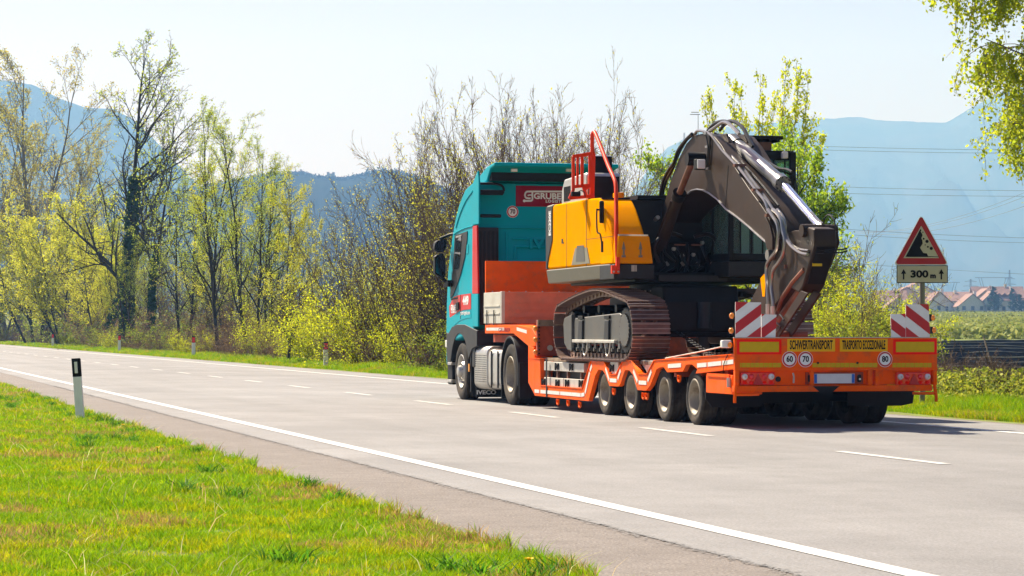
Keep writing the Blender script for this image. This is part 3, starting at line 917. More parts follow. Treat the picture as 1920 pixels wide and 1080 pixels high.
def portal(px, Z, h, label):
    X = (px-960)/F*Z
    r = thing('pylon', (X, Z, gz(px, Z)), 0.0, label, 'pylon', 'electricity pylons far off')
    m = MB()
    for sg in (-1, 1):
        m.tube([(0,0,0),(sg*h*0.28,0,h)], 0.18, 4)
        m.tube([(sg*1.0,0,0),(sg*(h*0.28+1.6),0,h)], 0.16, 4)
    m.build('tower', 'pylon_steel', r)
    MB().cyl((-h*0.42,0,h),(h*0.42,0,h), 0.18, 4).build('crossarm', 'pylon_steel', r)
portal(1769, 1600, 24, 'V-shaped pylon between the sign plate and the red roofs')
portal(1863, 1650, 28, 'V-shaped pylon behind the round conifer in the village')

def street_lamp(px, Z, top, label):
    X = (px-960)/F*Z
    r = thing('mast', (X, Z, 0), 0, label, 'mast')
    MB().cyl((0,0,0), (0,0,top), 0.08, 6, 0.05).build('pole', 'pylon_steel', r)
    MB().box((-1.3,-.1,top-.1),(0.3,.1,top)).box((-1.1,-.1,top+.25),(0.1,.1,top+.35)).build('antenna', 'pylon_steel', r)
street_lamp(1309, 420, 36.2, 'thin mast with a small antenna rising behind the green tree')

def cable(pa, pb, Za, Zb, sag, label, rad=0.036):
    A = Vector(((pa[0]-960)/F*Za, Za, H+(HY-pa[1])/F*Za)); B = Vector(((pb[0]-960)/F*Zb, Zb, H+(HY-pb[1])/F*Zb))
    mid = (A+B)/2; r = thing('power_cable', mid, 0, label, 'power cable', 'power cables against the mountain')
    pts = []
    for k in range(17):
        t = k/16; p = A.lerp(B, t); p.z -= sag*4*t*(1-t); pts.append(p-mid)
    MB().tube(pts, rad, 4).build('wire', 'pylon_steel', r)
cable((1380, 268), (2000, 281), 520, 520, 0.4, 'topmost power cable crossing level in front of the mountain')
cable((1380, 275), (2000, 287), 520, 520, 0.4, 'second power cable from the top, close under the first')
cable((1380, 342), (2000, 358), 520, 520, 0.4, 'power cable crossing at mid mountain, upper of its pair')
cable((1380, 355), (2000, 368), 520, 520, 0.4, 'power cable crossing at mid mountain, lower of its pair')
cable((1560, 428), (2000, 448), 520, 520, 0.3, 'level power cable passing behind the tip of the warning triangle')
cable((1560, 438), (2000, 457), 520, 520, 0.3, 'level power cable passing behind the middle of the warning triangle')
cable((1380, 478), (2000, 518), 600, 600, 0.3, 'lowest power cable level with the base of the triangle')
cable((1600, 434), (2050, 300), 700, 420, 3.5, 'steepest cable sweeping up to the right above the sign')
cable((1600, 434), (2050, 311), 700, 420, 3.5, 'cable sweeping up to the right, just under the steepest one')
cable((1600, 436), (2050, 335), 700, 420, 3.5, 'cable sweeping up to the right, lowest of the three')

# ------------------------------------------------------------------ fields on the right
leafy('vine_leaf', (0.20, 0.27, 0.035), (0.33, 0.34, 0.06), 0.4)
leafy('dry_net', (0.016, 0.017, 0.020), (0.03, 0.03, 0.033), 0.05)
leafy('field_crop', (0.24, 0.30, 0.07), (0.36, 0.37, 0.11), 0.35)
mat('net_black', (0.016, 0.017, 0.022), 0.55, 0, 0.3, 2)
mat('net_pale', (0.16, 0.165, 0.15), 0.6, 0, 0.3, 2)
def quads_cloud(name, C, size, material, parent=None, **kw):
    n = len(C)
    size = np.broadcast_to(np.asarray(size, float), (n,))
    a = rng.normal(0, 1, (n, 3)); a /= np.linalg.norm(a, axis=1, keepdims=True)
    b = rng.normal(0, 1, (n, 3)); b -= (b*a).sum(1, keepdims=True)*a; b /= np.linalg.norm(b, axis=1, keepdims=True)
    a = a*size[:, None]; b = b*size[:, None]*0.6
    V = np.stack([C-a, C-b*0.9, C+a, C+b], 1).reshape(-1, 3)
    me = np_mesh(name, V, np.arange(4*n).reshape(n, 4), None, MATS[material])
    return np_obj(name, me, parent, **kw) if name else me
def crop_band(Z0, Z1, hgt, n, material, size, label, x0=0.05, x1=0.23, nm='field_crop', rows=None):
    Z = rng.uniform(Z0, Z1, n)
    if rows: Z = Z0 + (np.floor((Z-Z0)/rows)+rng.normal(0.5, 0.12, n))*rows
    X = rng.uniform(x0, x1, n)*Z
    a = -X*ST+Z*CT; d = X*CT+Z*ST
    z = terrain_h(a, d) + rng.uniform(0, 1, n)*hgt
    k = d > 19
    return quads_cloud(nm, np.stack([X, Z, z], 1)[k], size, material, label=label, cat='crops', kind='stuff')
crop_band(170, 330, 0.9, 60000, 'field_crop', 0.24, 'pale green field rows below the village', rows=9)
crop_band(330, 560, 0.8, 50000, 'field_crop', 0.42, 'hazy strip of green field nearer the village', rows=14)
crop_band(560, 800, 0.4, 24000, 'field_crop', 0.5, 'last pale field strip just in front of the houses', rows=22)
crop_band(330, 345, 0.8, 2600, 'dry_net', 0.4, 'dark line of netting across the pale field')
crop_band(640, 700, 0.5, 5000, 'dry_net', 0.6, 'dark hedge line in front of the village')
def net_row(Z, x0, x1, h, label, sway):
    # long low bundle of folded black hail net over a row of vines
    n = 16; m = MB(); pts = []
    X0 = x0*Z; X1 = x1*Z
    for k in range(n+1):
        X = X0+(X1-X0)*k/n
        z = gz(960+X/Z*F, Z) + h + 0.04*math.sin(k*0.37+sway) + random.uniform(-.025, .025)
        pts.append((X, Z+sway*0.3*math.sin(k*0.1), z))
    r = thing('net_row', pts[n//2], 0, label, 'netting', 'rows of folded black net across the field')
    c = Vector(pts[n//2])
    pp = [Vector(p)-c for p in pts]
    m.tube(pp, [0.15+0.06*random.random() for _ in pp], 6)
    m.tube([p+Vector((0,0.2,-0.20+0.03*math.sin(i*.5))) for i, p in enumerate(pp)], [0.13+0.06*random.random() for _ in pp], 6)
    m.build('net', 'net_black', r)
    m = MB()
    m.tube([p+Vector((0,-0.1,0.14+0.02*math.sin(i*.9))) for i, p in enumerate(pp)], [0.010+0.022*random.random() for _ in pp], 4)
    m.build('pale_edge', 'net_pale', r)
    for k in range(0, n, 3):
        q = pp[k]
        MB().cyl(q+Vector((0,0,-h-.2)), q+Vector((0,0,0.35)), 0.03, 5).build('stake', 'wood_plank', r)
lab = ['nearest', 'second', 'third', 'fourth', 'fifth', 'sixth', 'seventh', 'farthest']
for i, (Z, h) in enumerate([(88, .05), (93, .12), (98, .20), (104, .24), (111, .28), (119, .28), (128, .28), (138, .26)]):
    net_row(Z, 0.13, 0.225, h, 'row of folded black hail net with pale edge, %s row from the road' % lab[i], i*1.3)
# ------------------------------------------------------------------ trees
def bark(name, c1, c2):
    ground_mat(name, c1, c2, c1, 1.0, 8, 0.9, 0.6, 30)
bark('bark_dark', (0.022, 0.018, 0.014), (0.045, 0.036, 0.028))
bark('bark_grey', (0.12, 0.10, 0.08), (0.17, 0.14, 0.11))
bark('twig_brown', (0.095, 0.064, 0.046), (0.155, 0.108, 0.078))
bark('twig_olive', (0.11, 0.10, 0.045), (0.17, 0.14, 0.07))
leafy('leaf_spring', (0.28, 0.40, 0.02), (0.50, 0.54, 0.05), 0.6)
leafy('leaf_green', (0.20, 0.36, 0.015), (0.44, 0.54, 0.03), 0.6)
leafy('leaf_yellow', (0.64, 0.58, 0.03), (0.48, 0.54, 0.04), 0.6)
leafy('leaf_ochre', (0.50, 0.40, 0.07), (0.40, 0.42, 0.07), 0.55)
leafy('leaf_lime', (0.64, 0.62, 0.015), (0.44, 0.54, 0.015), 0.6)
leafy('leaf_birch', (0.30, 0.42, 0.02), (0.55, 0.56, 0.03), 0.6)
leafy('leaf_dry', (0.15, 0.085, 0.04), (0.27, 0.17, 0.08), 0.3)
leafy('ivy', (0.012, 0.045, 0.010), (0.035, 0.085, 0.015), 0.15)

def norm(a): return a/np.maximum(np.linalg.norm(a, axis=-1, keepdims=True), 1e-9)
def lines(st, di, ln, K, wob, trop, R, up=np.array([0, 0, 1.0])):
    n = len(st); pts = np.zeros((n, K+1, 3)); pts[:, 0] = st; d = norm(di)
    step = (ln/K)[:, None]
    for k in range(K):
        d = norm(d + R.normal(0, wob, (n, 3)) + up*trop)
        pts[:, k+1] = pts[:, k] + d*step
    return pts
def kids(pts, rad, ln, m, t0, t1, ang, angsd, R, azim=None):
    n, K1, _ = pts.shape; K = K1-1
    pi_ = np.repeat(np.arange(n), m)
    t = (t0+(t1-t0)*((np.tile(np.arange(m), n)+R.uniform(0, 1, n*m))/m))
    x = t*K; i = np.minimum(x.astype(int), K-1); f = (x-i)[:, None]
    s = pts[pi_, i]*(1-f)+pts[pi_, i+1]*f
    tan = norm(pts[pi_, i+1]-pts[pi_, i])
    rv = R.normal(0, 1, (n*m, 3)); rv = norm(rv - (rv*tan).sum(1, keepdims=True)*tan)
    a = np.radians(R.normal(ang, angsd, n*m))[:, None]
    return pi_, t, s, tan*np.cos(a)+rv*np.sin(a)
def tubes(pts, r0, r1, sides):
    n, K1, _ = pts.shape
    tan = np.zeros_like(pts); tan[:, 1:-1] = pts[:, 2:]-pts[:, :-2]; tan[:, 0] = pts[:, 1]-pts[:, 0]; tan[:, -1] = pts[:, -1]-pts[:, -2]
    tan = norm(tan)
    ref = np.array([0.31, 0.17, 0.93]); ref2 = np.array([1.0, 0.1, 0])
    use = (np.abs((tan*ref).sum(-1, keepdims=True)) > 0.93)
    rr = np.where(use, ref2, ref)
    s = norm(np.cross(tan, rr)); u = np.cross(s, tan)
    t = np.linspace(0, 1, K1)[None, :]
    rad = (r0[:, None]*(1-t)+r1[:, None]*t)[..., None]
    ring = []
    for k in range(sides):
        a = 2*np.pi*k/sides
        ring.append(pts+(s*np.cos(a)+u*np.sin(a))*rad)
    V = np.stack(ring, 2)                       # n,K1,sides,3
    idx = np.arange(n*K1*sides).reshape(n, K1, sides)
    a = idx[:, :-1]; b = idx[:, 1:]
    Fq = np.stack([a, np.roll(a, -1, 2), np.roll(b, -1, 2), b], -1).reshape(-1, 4)
    return V.reshape(-1, 3), Fq
class Acc:
    def __init__(s): s.V = []; s.F = []; s.n = 0
    def add(s, V, Fq):
        s.V.append(V); s.F.append(Fq+s.n); s.n += len(V)
    def mesh(s, name, m): return np_mesh(name, np.concatenate(s.V), np.concatenate(s.F), None, MATS[m], smooth=True)
def leaf_quads(C, size, R, droop=0.0, narrow=0.6):
    n = len(C); size = size*R.uniform(0.55, 1.25, n)
    a = R.normal(0, 1, (n, 3)); a[:, 2] -= droop; a = norm(a)
    b = R.normal(0, 1, (n, 3)); b = norm(b-(b*a).sum(1, keepdims=True)*a)
    a = a*size[:, None]; b = b*(size*narrow)[:, None]
    V = np.stack([C-a, C-b-a*0.1, C+a, C+b-a*0.1], 1).reshape(-1, 3)
    return V, np.arange(4*n).reshape(n, 4)

PROTO = {}
def grow(key, h=10., stems=1, spread=0., base_r=0.1, r0=0.16, K0=10, wob0=0.05, trop0=0.03, lv=(), leaf=None, leafn=3, lsize=0.08, lmat='leaf_spring',
         bmat='bark_dark', seed=1, droop=0, lt0=0.15, jit=0.06, ivy=0, lmin=0.0, rmin=0.006, clus=0, lean=None, stem_var=0.25):
    R = np.random.default_rng(seed)
    az = R.uniform(0, 2*np.pi, stems); sp = np.radians(spread)*np.sqrt(R.uniform(0.02, 1, stems)) if stems > 1 else np.array([np.radians(spread)])
    di = np.stack([np.cos(az)*np.sin(sp), np.sin(az)*np.sin(sp), np.cos(sp)], 1)
    if lean is not None: di = norm(di+np.array(lean))
    st = np.stack([np.cos(az)*base_r*R.uniform(0, 1, stems), np.sin(az)*base_r*R.uniform(0, 1, stems), np.full(stems, -0.3)], 1)
    if stems == 1: st[:, :2] = 0
    ln = h*R.uniform(1-stem_var, 1, stems) if stems > 1 else np.array([h*1.0])
    pts = lines(st, di, ln, K0, wob0, trop0, R)
    rad0 = np.full(stems, r0)*ln/ln.max(); rad1 = rad0*0.12
    acc = Acc(); V, Fq = tubes(pts, rad0, rad1, 7 if r0 > 0.08 else 4); acc.add(V, Fq)
    trunk_pts = pts
    cur = (pts, rad0, rad1, ln); allp = [pts]
    for li, L_ in enumerate(lv):
        m, t0, t1, ang, asd, ratio, fall, wob, trop, K = L_
        pts, ra, rb, ln = cur
        pi_, t, s, d = kids(pts, None, ln, m, t0, t1, ang, asd, R)
        l2 = ln[pi_]*ratio*(1-fall*(t-t0)/(t1-t0+1e-6))*R.uniform(0.6, 1.15, len(t))
        rr = (ra[pi_]*(1-t)+rb[pi_]*t)*0.62
        rr = np.maximum(rr, rmin); 
        p2 = lines(s, d, l2, K, wob, trop, R)
        r_e = np.maximum(rr*0.25, rmin*0.6)
        V, Fq = tubes(p2, rr, r_e, 5 if (li == 0 and r0 > 0.08) else 3); acc.add(V, Fq)
        cur = (p2, rr, r_e, l2); allp.append(p2)
    trunk = acc.mesh('trunk', bmat)
    crown = None
    if leafn:
        p2 = cur[0]; n, K1, _ = p2.shape
        m = int(n*leafn)
        i = R.integers(0, n, m); t = R.uniform(lt0, 1, m)*(K1-1); k = np.minimum(t.astype(int), K1-2); f = (t-k)[:, None]
        C = p2[i, k]*(1-f)+p2[i, k+1]*f + R.normal(0, jit, (m, 3))
        if clus:
            C = np.repeat(C, clus, 0)+R.normal(0, lsize*1.1, (m*clus, 3))
        C = C[C[:, 2] > lmin*h]
        V, Fq = leaf_quads(C, lsize, R, droop)
        crown = np_mesh('crown', V, Fq, None, MATS[lmat])
    iv = None
    if ivy:
        tp = trunk_pts; m = 4200*stems
        i = R.integers(0, stems, m); t = R.uniform(0, 1, m)**1.3*ivy*(K0); k = np.minimum(t.astype(int), K0-1); f = (t-k)[:, None]
        C = tp[i, k]*(1-f)+tp[i, k+1]*f
        aa_ = R.uniform(0, 6.28, m); rr = r0*(1.0-0.5*t/K0)*R.uniform(0.8, 1.9, m)
        C = C+np.stack([np.cos(aa_)*rr, np.sin(aa_)*rr, R.normal(0, 0.05, m)], 1)
        V, Fq = leaf_quads(C, 0.075, R)
        iv = np_mesh('ivy', V, Fq, None, MATS['ivy'])
    top = max(float(np.quantile(p[..., 2], 0.9985)) for p in allp)
    PROTO[key] = (trunk, crown, iv, top)

def tree(key, px, d, top, label, cat='tree', group=None, wide=1.0, rz=None, tilt=0.0, name='tree', Z=None, base=None, ground=True):
    trunk, crown, iv, ph = PROTO[key]
    if Z is None: Z = (d/CT)/((px-960)/F+ST/CT)
    X = (px-960)/F*Z
    a = -X*ST+Z*CT; dd_ = X*CT+Z*ST
    zb = float(terrain_h(a, dd_)) if base is None else base
    ht = H+(HY-top)/F*Z - zb
    s = ht/ph
    o = bpy.data.objects.new(name, None); COL.objects.link(o); o.empty_display_size = 0.5
    o.location = (X, Z, zb); o.scale = (s*wide, s*wide, s)
    o.rotation_euler = (0, math.radians(tilt), 0) if tilt else (0, 0, rz if rz is not None else random.uniform(0, 6.28))
    if tilt and rz is not None:
        o.rotation_euler = (Matrix.Rotation(math.radians(tilt), 3, 'Y') @ Matrix.Rotation(rz, 3, 'Z')).to_euler()
    tag(o, label, cat, group)
    t = bpy.data.objects.new('trunk', trunk); COL.objects.link(t); t.parent = o
    if crown:
        c = bpy.data.objects.new('crown', crown); COL.objects.link(c); c.parent = o
    if iv:
        c = bpy.data.objects.new('ivy', iv); COL.objects.link(c); c.parent = o
    return o

# (children, t0, t1, angle, sd, length ratio, falloff, wobble, up, segments)
grow('tall', h=10, r0=0.15, K0=14, wob0=0.035, trop0=0.05, seed=5, ivy=0.6,
     lv=[(26, 0.22, 0.97, 50, 10, 0.43, 0.55, 0.09, 0.03, 8), (9, 0.15, 0.97, 38, 12, 0.42, 0.4, 0.12, 0.05, 5), (6, 0.15, 1.0, 36, 12, 0.42, 0.3, 0.15, 0.03, 3), (2, 0.2, 1.0, 36, 12, 0.5, 0.3, 0.15, 0.02, 2)],
     leafn=0.75, lsize=0.046, lmat='leaf_spring', bmat='bark_dark', rmin=0.0055)
grow('tall_two', h=10, r0=0.13, K0=14, wob0=0.09, trop0=0.05, seed=14, ivy=0.5,
     lv=[(18, 0.3, 0.97, 48, 10, 0.44, 0.55, 0.10, 0.03, 8), (8, 0.15, 0.97, 38, 12, 0.44, 0.4, 0.12, 0.04, 5), (6, 0.15, 1.0, 36, 12, 0.42, 0.3, 0.15, 0.03, 3), (2, 0.2, 1.0, 36, 12, 0.5, 0.3, 0.15, 0.02, 2)],
     leafn=0.85, lsize=0.048, lmat='leaf_spring', bmat='bark_dark', rmin=0.0055)
grow('ochre', h=10, stems=4, spread=17, base_r=0.2, r0=0.10, K0=12, wob0=0.05, trop0=0.05, seed=8, stem_var=.2,
     lv=[(15, 0.22, 0.97, 38, 8, 0.42, 0.5, 0.08, 0.05, 7), (8, 0.15, 0.97, 32, 10, 0.42, 0.4, 0.12, 0.06, 4), (6, 0.15, 1.0, 36, 12, 0.42, 0.3, 0.15, 0.03, 3), (2, 0.2, 1.0, 36, 12, 0.5, 0.3, 0.15, 0.02, 2)],
     leafn=2.2, lsize=0.038, lmat='leaf_ochre', bmat='bark_grey', rmin=0.0055, lmin=0.3)
grow('slender', h=10, stems=2, spread=9, base_r=0.15, r0=0.085, K0=12, wob0=0.07, trop0=0.05, seed=21,
     lv=[(15, 0.2, 0.97, 40, 9, 0.34, 0.5, 0.10, 0.10, 7), (8, 0.15, 0.97, 38, 12, 0.42, 0.4, 0.12, 0.05, 4), (6, 0.15, 1.0, 40, 12, 0.45, 0.3, 0.15, 0.03, 3)],
     leafn=6.5, lsize=0.031, lmat='leaf_spring', bmat='bark_dark', rmin=0.006)
grow('slender_yellow', h=10, stems=3, spread=13, base_r=0.15, r0=0.07, K0=12, wob0=0.07, trop0=0.04, seed=27,
     lv=[(15, 0.2, 0.97, 40, 9, 0.32, 0.5, 0.10, 0.08, 7), (8, 0.15, 0.97, 38, 12, 0.42, 0.4, 0.12, 0.05, 4), (6, 0.15, 1.0, 40, 12, 0.45, 0.3, 0.15, 0.03, 3)],
     leafn=8.5, lsize=0.034, lmat='leaf_yellow', bmat='bark_dark', rmin=0.006)
grow('willow', h=6, stems=7, spread=30, base_r=0.4, r0=0.06, K0=10, wob0=0.08, trop0=0.03, seed=31, stem_var=.3,
     lv=[(13, 0.2, 0.97, 40, 9, 0.36, 0.4, 0.12, 0.06, 6), (8, 0.1, 0.97, 40, 12, 0.42, 0.4, 0.14, 0.02, 4), (5, 0.15, 1.0, 40, 12, 0.45, 0.3, 0.15, 0.0, 3)],
     leafn=8.5, lsize=0.033, lmat='leaf_yellow', bmat='bark_dark', rmin=0.005)
grow('fan', h=6, stems=16, spread=30, base_r=0.5, r0=0.035, K0=10, wob0=0.045, trop0=0.02, seed=41, stem_var=.4,
     lv=[(13, 0.15, 0.97, 30, 8, 0.38, 0.45, 0.10, 0.06, 6), (7, 0.15, 0.97, 32, 12, 0.42, 0.4, 0.12, 0.04, 4), (4, 0.15, 1.0, 36, 12, 0.5, 0.3, 0.15, 0.03, 3)],
     leafn=1.0, lsize=0.024, lmat='leaf_yellow', bmat='twig_brown', rmin=0.0042)
grow('fan_bare', h=6, stems=12, spread=24, base_r=0.5, r0=0.04, K0=10, wob0=0.045, trop0=0.03, seed=47, stem_var=.35,
     lv=[(12, 0.2, 0.97, 27, 7, 0.40, 0.5, 0.08, 0.06, 6), (7, 0.15, 0.97, 28, 10, 0.42, 0.4, 0.10, 0.04, 4), (3, 0.15, 1.0, 32, 10, 0.5, 0.3, 0.12, 0.03, 3)],
     leafn=0.22, lsize=0.03, lmat='leaf_yellow', bmat='twig_brown', rmin=0.0040)
grow('fan_leafy', h=5, stems=14, spread=42, base_r=0.5, r0=0.03, K0=9, wob0=0.07, trop0=0.01, seed=53, stem_var=.45,
     lv=[(11, 0.15, 0.97, 36, 10, 0.38, 0.4, 0.12, 0.04, 5), (7, 0.15, 0.97, 36, 12, 0.42, 0.4, 0.14, 0.03, 4), (4, 0.15, 1.0, 40, 12, 0.5, 0.3, 0.15, 0.03, 3)],
     leafn=5.0, lsize=0.034, lmat='leaf_lime', bmat='twig_brown', rmin=0.0042)
grow('bramble', h=3, stems=34, spread=62, base_r=0.8, r0=0.016, K0=8, wob0=0.16, trop0=-0.02, seed=61, stem_var=.55,
     lv=[(9, 0.1, 0.97, 45, 15, 0.40, 0.3, 0.2, 0.0, 5), (6, 0.1, 0.97, 45, 15, 0.45, 0.3, 0.2, 0.0, 4)],
     leafn=3.0, lsize=0.035, lmat='leaf_dry', bmat='twig_brown', rmin=0.0048)
leafy('leaf_under', (0.14, 0.22, 0.02), (0.40, 0.44, 0.03), 0.5)
grow('under_green', h=3, stems=26, spread=55, base_r=0.8, r0=0.016, K0=8, wob0=0.13, trop0=-0.01, seed=67, stem_var=.55,
     lv=[(9, 0.1, 0.97, 45, 15, 0.40, 0.3, 0.18, 0.02, 5), (6, 0.1, 0.97, 45, 15, 0.45, 0.3, 0.2, 0.0, 4)],
     leafn=5.0, lsize=0.040, lmat='leaf_under', bmat='bark_dark', rmin=0.005)
grow('lime_bush', h=3, stems=24, spread=50, base_r=0.7, r0=0.018, K0=8, wob0=0.10, trop0=0.0, seed=71, stem_var=.5,
     lv=[(10, 0.1, 0.97, 40, 12, 0.42, 0.3, 0.15, 0.03, 5), (6, 0.1, 0.97, 42, 15, 0.45, 0.3, 0.2, 0.0, 4)],
     leafn=6.0, lsize=0.034, lmat='leaf_lime', bmat='twig_brown', rmin=0.0045)
grow('small', h=4, r0=0.10, K0=9, wob0=0.04, trop0=0.03, seed=73,
     lv=[(18, 0.24, 0.97, 40, 8, 0.52, 0.45, 0.07, 0.09, 6), (10, 0.1, 0.97, 34, 10, 0.42, 0.4, 0.10, 0.06, 4), (6, 0.15, 1.0, 36, 12, 0.5, 0.3, 0.15, 0.03, 3)],
     leafn=0.8, lsize=0.024, lmat='leaf_ochre', bmat='bark_dark', rmin=0.0065)
grow('lush', h=7, r0=0.13, K0=10, wob0=0.06, trop0=0.03, seed=83,
     lv=[(20, 0.18, 0.95, 55, 10, 0.46, 0.45, 0.12, 0.05, 7), (9, 0.15, 0.97, 42, 12, 0.46, 0.4, 0.14, 0.03, 5), (6, 0.15, 1.0, 40, 12, 0.45, 0.3, 0.15, 0.02, 3)],
     leafn=5.5, lsize=0.066, lmat='leaf_green', bmat='bark_dark', rmin=0.006, clus=1)
grow('upright', h=8, stems=19, spread=13, base_r=0.45, r0=0.035, K0=12, wob0=0.035, trop0=0.06, seed=91, stem_var=.25,
     lv=[(26, 0.25, 0.98, 30, 8, 0.085, 0.3, 0.10, 0.12, 4), (5, 0.15, 0.97, 38, 12, 0.5, 0.4, 0.12, 0.05, 3)],
     leafn=7, lsize=0.05, lmat='leaf_lime', bmat='bark_grey', rmin=0.005, lmin=.25)
grow('sapling', h=4, stems=5, spread=22, base_r=0.2, r0=0.025, K0=9, wob0=0.06, trop0=0.03, seed=97,
     lv=[(11, 0.2, 0.97, 38, 8, 0.40, 0.45, 0.10, 0.06, 6), (7, 0.1, 0.97, 34, 10, 0.42, 0.4, 0.12, 0.05, 4)],
     leafn=0.25, lsize=0.03, lmat='leaf_spring', bmat='bark_grey', rmin=0.0045)
grow('conifer', h=8, r0=0.14, K0=8, wob0=0.02, trop0=0.05, seed=99,
     lv=[(60, 0.12, 0.99, 72, 8, 0.26, 0.85, 0.06, 0.03, 5), (8, 0.1, 1.0, 45, 12, 0.4, 0.4, 0.12, 0.0, 3)],
     leafn=10, lsize=0.14, lmat='ivy', bmat='bark_dark', rmin=0.01)

G1 = 'trees in the belt left of the truck'
# far left group
tree('ochre', 18, 18.5, 92, 'large leafing tree with ochre buds cut by the left edge of the photo', group=G1, rz=0.4, wide=1.05)
tree('ochre', -60, 17.5, 150, 'ochre-budded tree leaning in from beyond the left edge', group=G1, rz=2.1)
tree('ochre', 92, 20.0, 215, 'smaller ochre-budded tree just right of the large one at left edge', group=G1, rz=4.0, wide=0.8)
tree('tall', 238, 18.2, 58, 'tallest bare-topped tree with ivy-clad trunk on the left', group=G1, rz=4.04, wide=1.0)
tree('tall_two', 196, 18.8, 168, 'second ivy-clad trunk standing close left of the tallest tree', group=G1, rz=3.6, wide=0.95)
tree('tall_two', 262, 18.6, 190, 'tree leaning steeply to the right beside the tallest tree', group=G1, rz=1.9, wide=0.8, tilt=19)
tree('slender', 345, 18.8, 300, 'short leafy tree between the leaning tree and the slender ones', group=G1, rz=1.0, wide=1.1)
tree('slender', 404, 18.4, 178, 'slender leafy tree with thin top, tallest of the slender trees', group=G1, rz=2.2, wide=1.0)
tree('slender', 470, 18.6, 215, 'slender light green tree second in height among the slender trees', group=G1, rz=3.9, wide=1.05)
tree('slender_yellow', 430, 20.5, 270, 'yellow-green tree behind and between the two tallest slender trees', group=G1, rz=5.2)
tree('slender_yellow', 548, 18.5, 312, 'yellow-green tree with domed top at the edge of the blue gap', group=G1, rz=0.3, wide=1.05)
tree('slender', 505, 20.5, 285, 'light green tree filling in left of the blue gap', group=G1, rz=1.7)
# willows
GW = 'yellow-green willow bushes at far left'
tree('willow', 62, 17.6, 372, 'yellow willow bush under the large ochre tree', 'bush', GW, wide=1.1, rz=0.5, name='willow_bush')
tree('willow', 128, 18.0, 352, 'highest rounded yellow willow bush left of the ivy trunks', 'bush', GW, wide=1.0, rz=2.5, name='willow_bush')
tree('willow', 5, 17.2, 420, 'yellow willow bush cut by the left edge', 'bush', GW, wide=1.1, rz=4.5, name='willow_bush')
tree('willow', 182, 19.0, 430, 'lower willow bush behind the ivy-clad trunks', 'bush', GW, wide=1.0, rz=1.5, name='willow_bush')
# gap trees
tree('sapling', 628, 20, 388, 'dark bare crooked tree standing in the blue gap', group=G1, rz=1.0, wide=1.1)
tree('sapling', 672, 20.5, 430, 'second bare crooked tree right of the blue gap', group=G1, rz=3.0, wide=1.2)
# fans beside and behind the truck
GF = 'bare twiggy shrubs beside and behind the truck'
for (px, d, top, key, lb, w, rz) in [
    (712, 17.9, 335, 'fan', 'twiggy shrub with yellow buds nearest the blue gap', 1.0, 0.4),
    (765, 18.4, 262, 'fan', 'tall twiggy shrub with yellow buds left of the truck cab', 0.95, 1.9),
    (815, 17.8, 300, 'fan', 'brown twiggy shrub immediately left of the cab mirror', 1.05, 3.1),
    (842, 19.2, 180, 'fan_bare', 'bare tall shrub rising above the cab roof front', 0.8, 4.4),
    (905, 18.6, 175, 'fan', 'bare shrub behind the cab', 0.9, 5.2),
    (968, 19.5, 140, 'fan_bare', 'bare tree rising behind the middle of the cab roof', 0.75, 0.8),
    (1035, 19.0, 115, 'fan_bare', 'tallest bare tree behind the orange guard rail', 0.7, 2.8),
    (1100, 20.5, 190, 'fan_bare', 'bare tree right of the orange guard rail leaning right', 0.95, 1.2),
    (940, 20.5, 165, 'fan_bare', 'second bare tree behind the cab, left of the middle one', 0.9, 2.0),
    (1005, 20.8, 150, 'fan_bare', 'bare tree between the two tallest behind the truck', 0.9, 4.9),
    (1070, 20.2, 150, 'fan_bare', 'bare tree just left of the guard rail top', 0.9, 0.2),
    (1150, 19.5, 230, 'fan_bare', 'last bare tree before the green tree by the boom', 1.0, 3.8)]:
    tree(key, px, d, top, lb, 'shrub', GF, wide=w, rz=rz, name='bare_shrub')
# leafy lime bushes
GL = 'lime green bushes on the far verge'
for i, (px, d, top, w, lb) in enumerate([
    (632, 18.0, 520, 0.9, 'lime bush at the left end of the lime thicket'),
    (668, 18.0, 470, 0.9, 'tall lime bush in the middle of the thicket'),
    (716, 17.9, 505, 1.0, 'wide lime bush in front of the twiggy shrubs'),
    (768, 17.8, 560, 0.9, 'lower lime bush nearest the truck front'),
    (590, 18.2, 590, 1.0, 'low lime bush behind the small single tree'),
    (500, 18.4, 560, 0.7, 'lime bush left of the small single tree')]):
    tree('lime_bush' if i != 1 else 'fan_leafy', px, d, top, lb, 'bush', GL, wide=w, rz=i*1.3, name='lime_bush')
for (px, d, top, key, lb, w, rz) in [
    (150, 21.5, 455, 'fan', 'brown twiggy shrub behind the willow bushes', 1.3, 0.3),
    (215, 21.0, 440, 'fan', 'brown twiggy shrub behind the ivy-clad trunks', 1.3, 1.3),
    (285, 20.5, 450, 'slender', 'small leafy tree right of the ivy-clad trunks', 1.5, 2.3),
    (320, 21.5, 420, 'fan', 'twiggy shrub deep between the leaning tree and slender trees', 1.3, 3.3),
    (378, 21.5, 470, 'slender', 'low leafy tree under the tallest slender tree', 1.5, 4.3),
    (440, 21.5, 450, 'fan', 'twiggy brown shrub behind the slender trees', 1.3, 5.3),
    (500, 21.5, 470, 'fan', 'twiggy brown shrub left of the small single tree', 1.3, 0.8),
    (560, 21.8, 490, 'fan', 'twiggy brown shrub behind the small single tree', 1.3, 1.8),
    (238, 18.0, 400, 'slender', 'bright leafy sapling growing in front of the ivy-clad trunks', 1.1, 2.8),
    (860, 18.2, 320, 'fan', 'brown twiggy shrub just behind the cab front', 1.1, 3.6),
    (1190, 20.5, 330, 'fan', 'twiggy shrub behind the yellow engine cover', 1.2, 5.6)]:
    tree(key, px, d, top, lb, 'shrub', 'fill shrubs inside the belt', wide=w, rz=rz, name='twiggy_shrub')
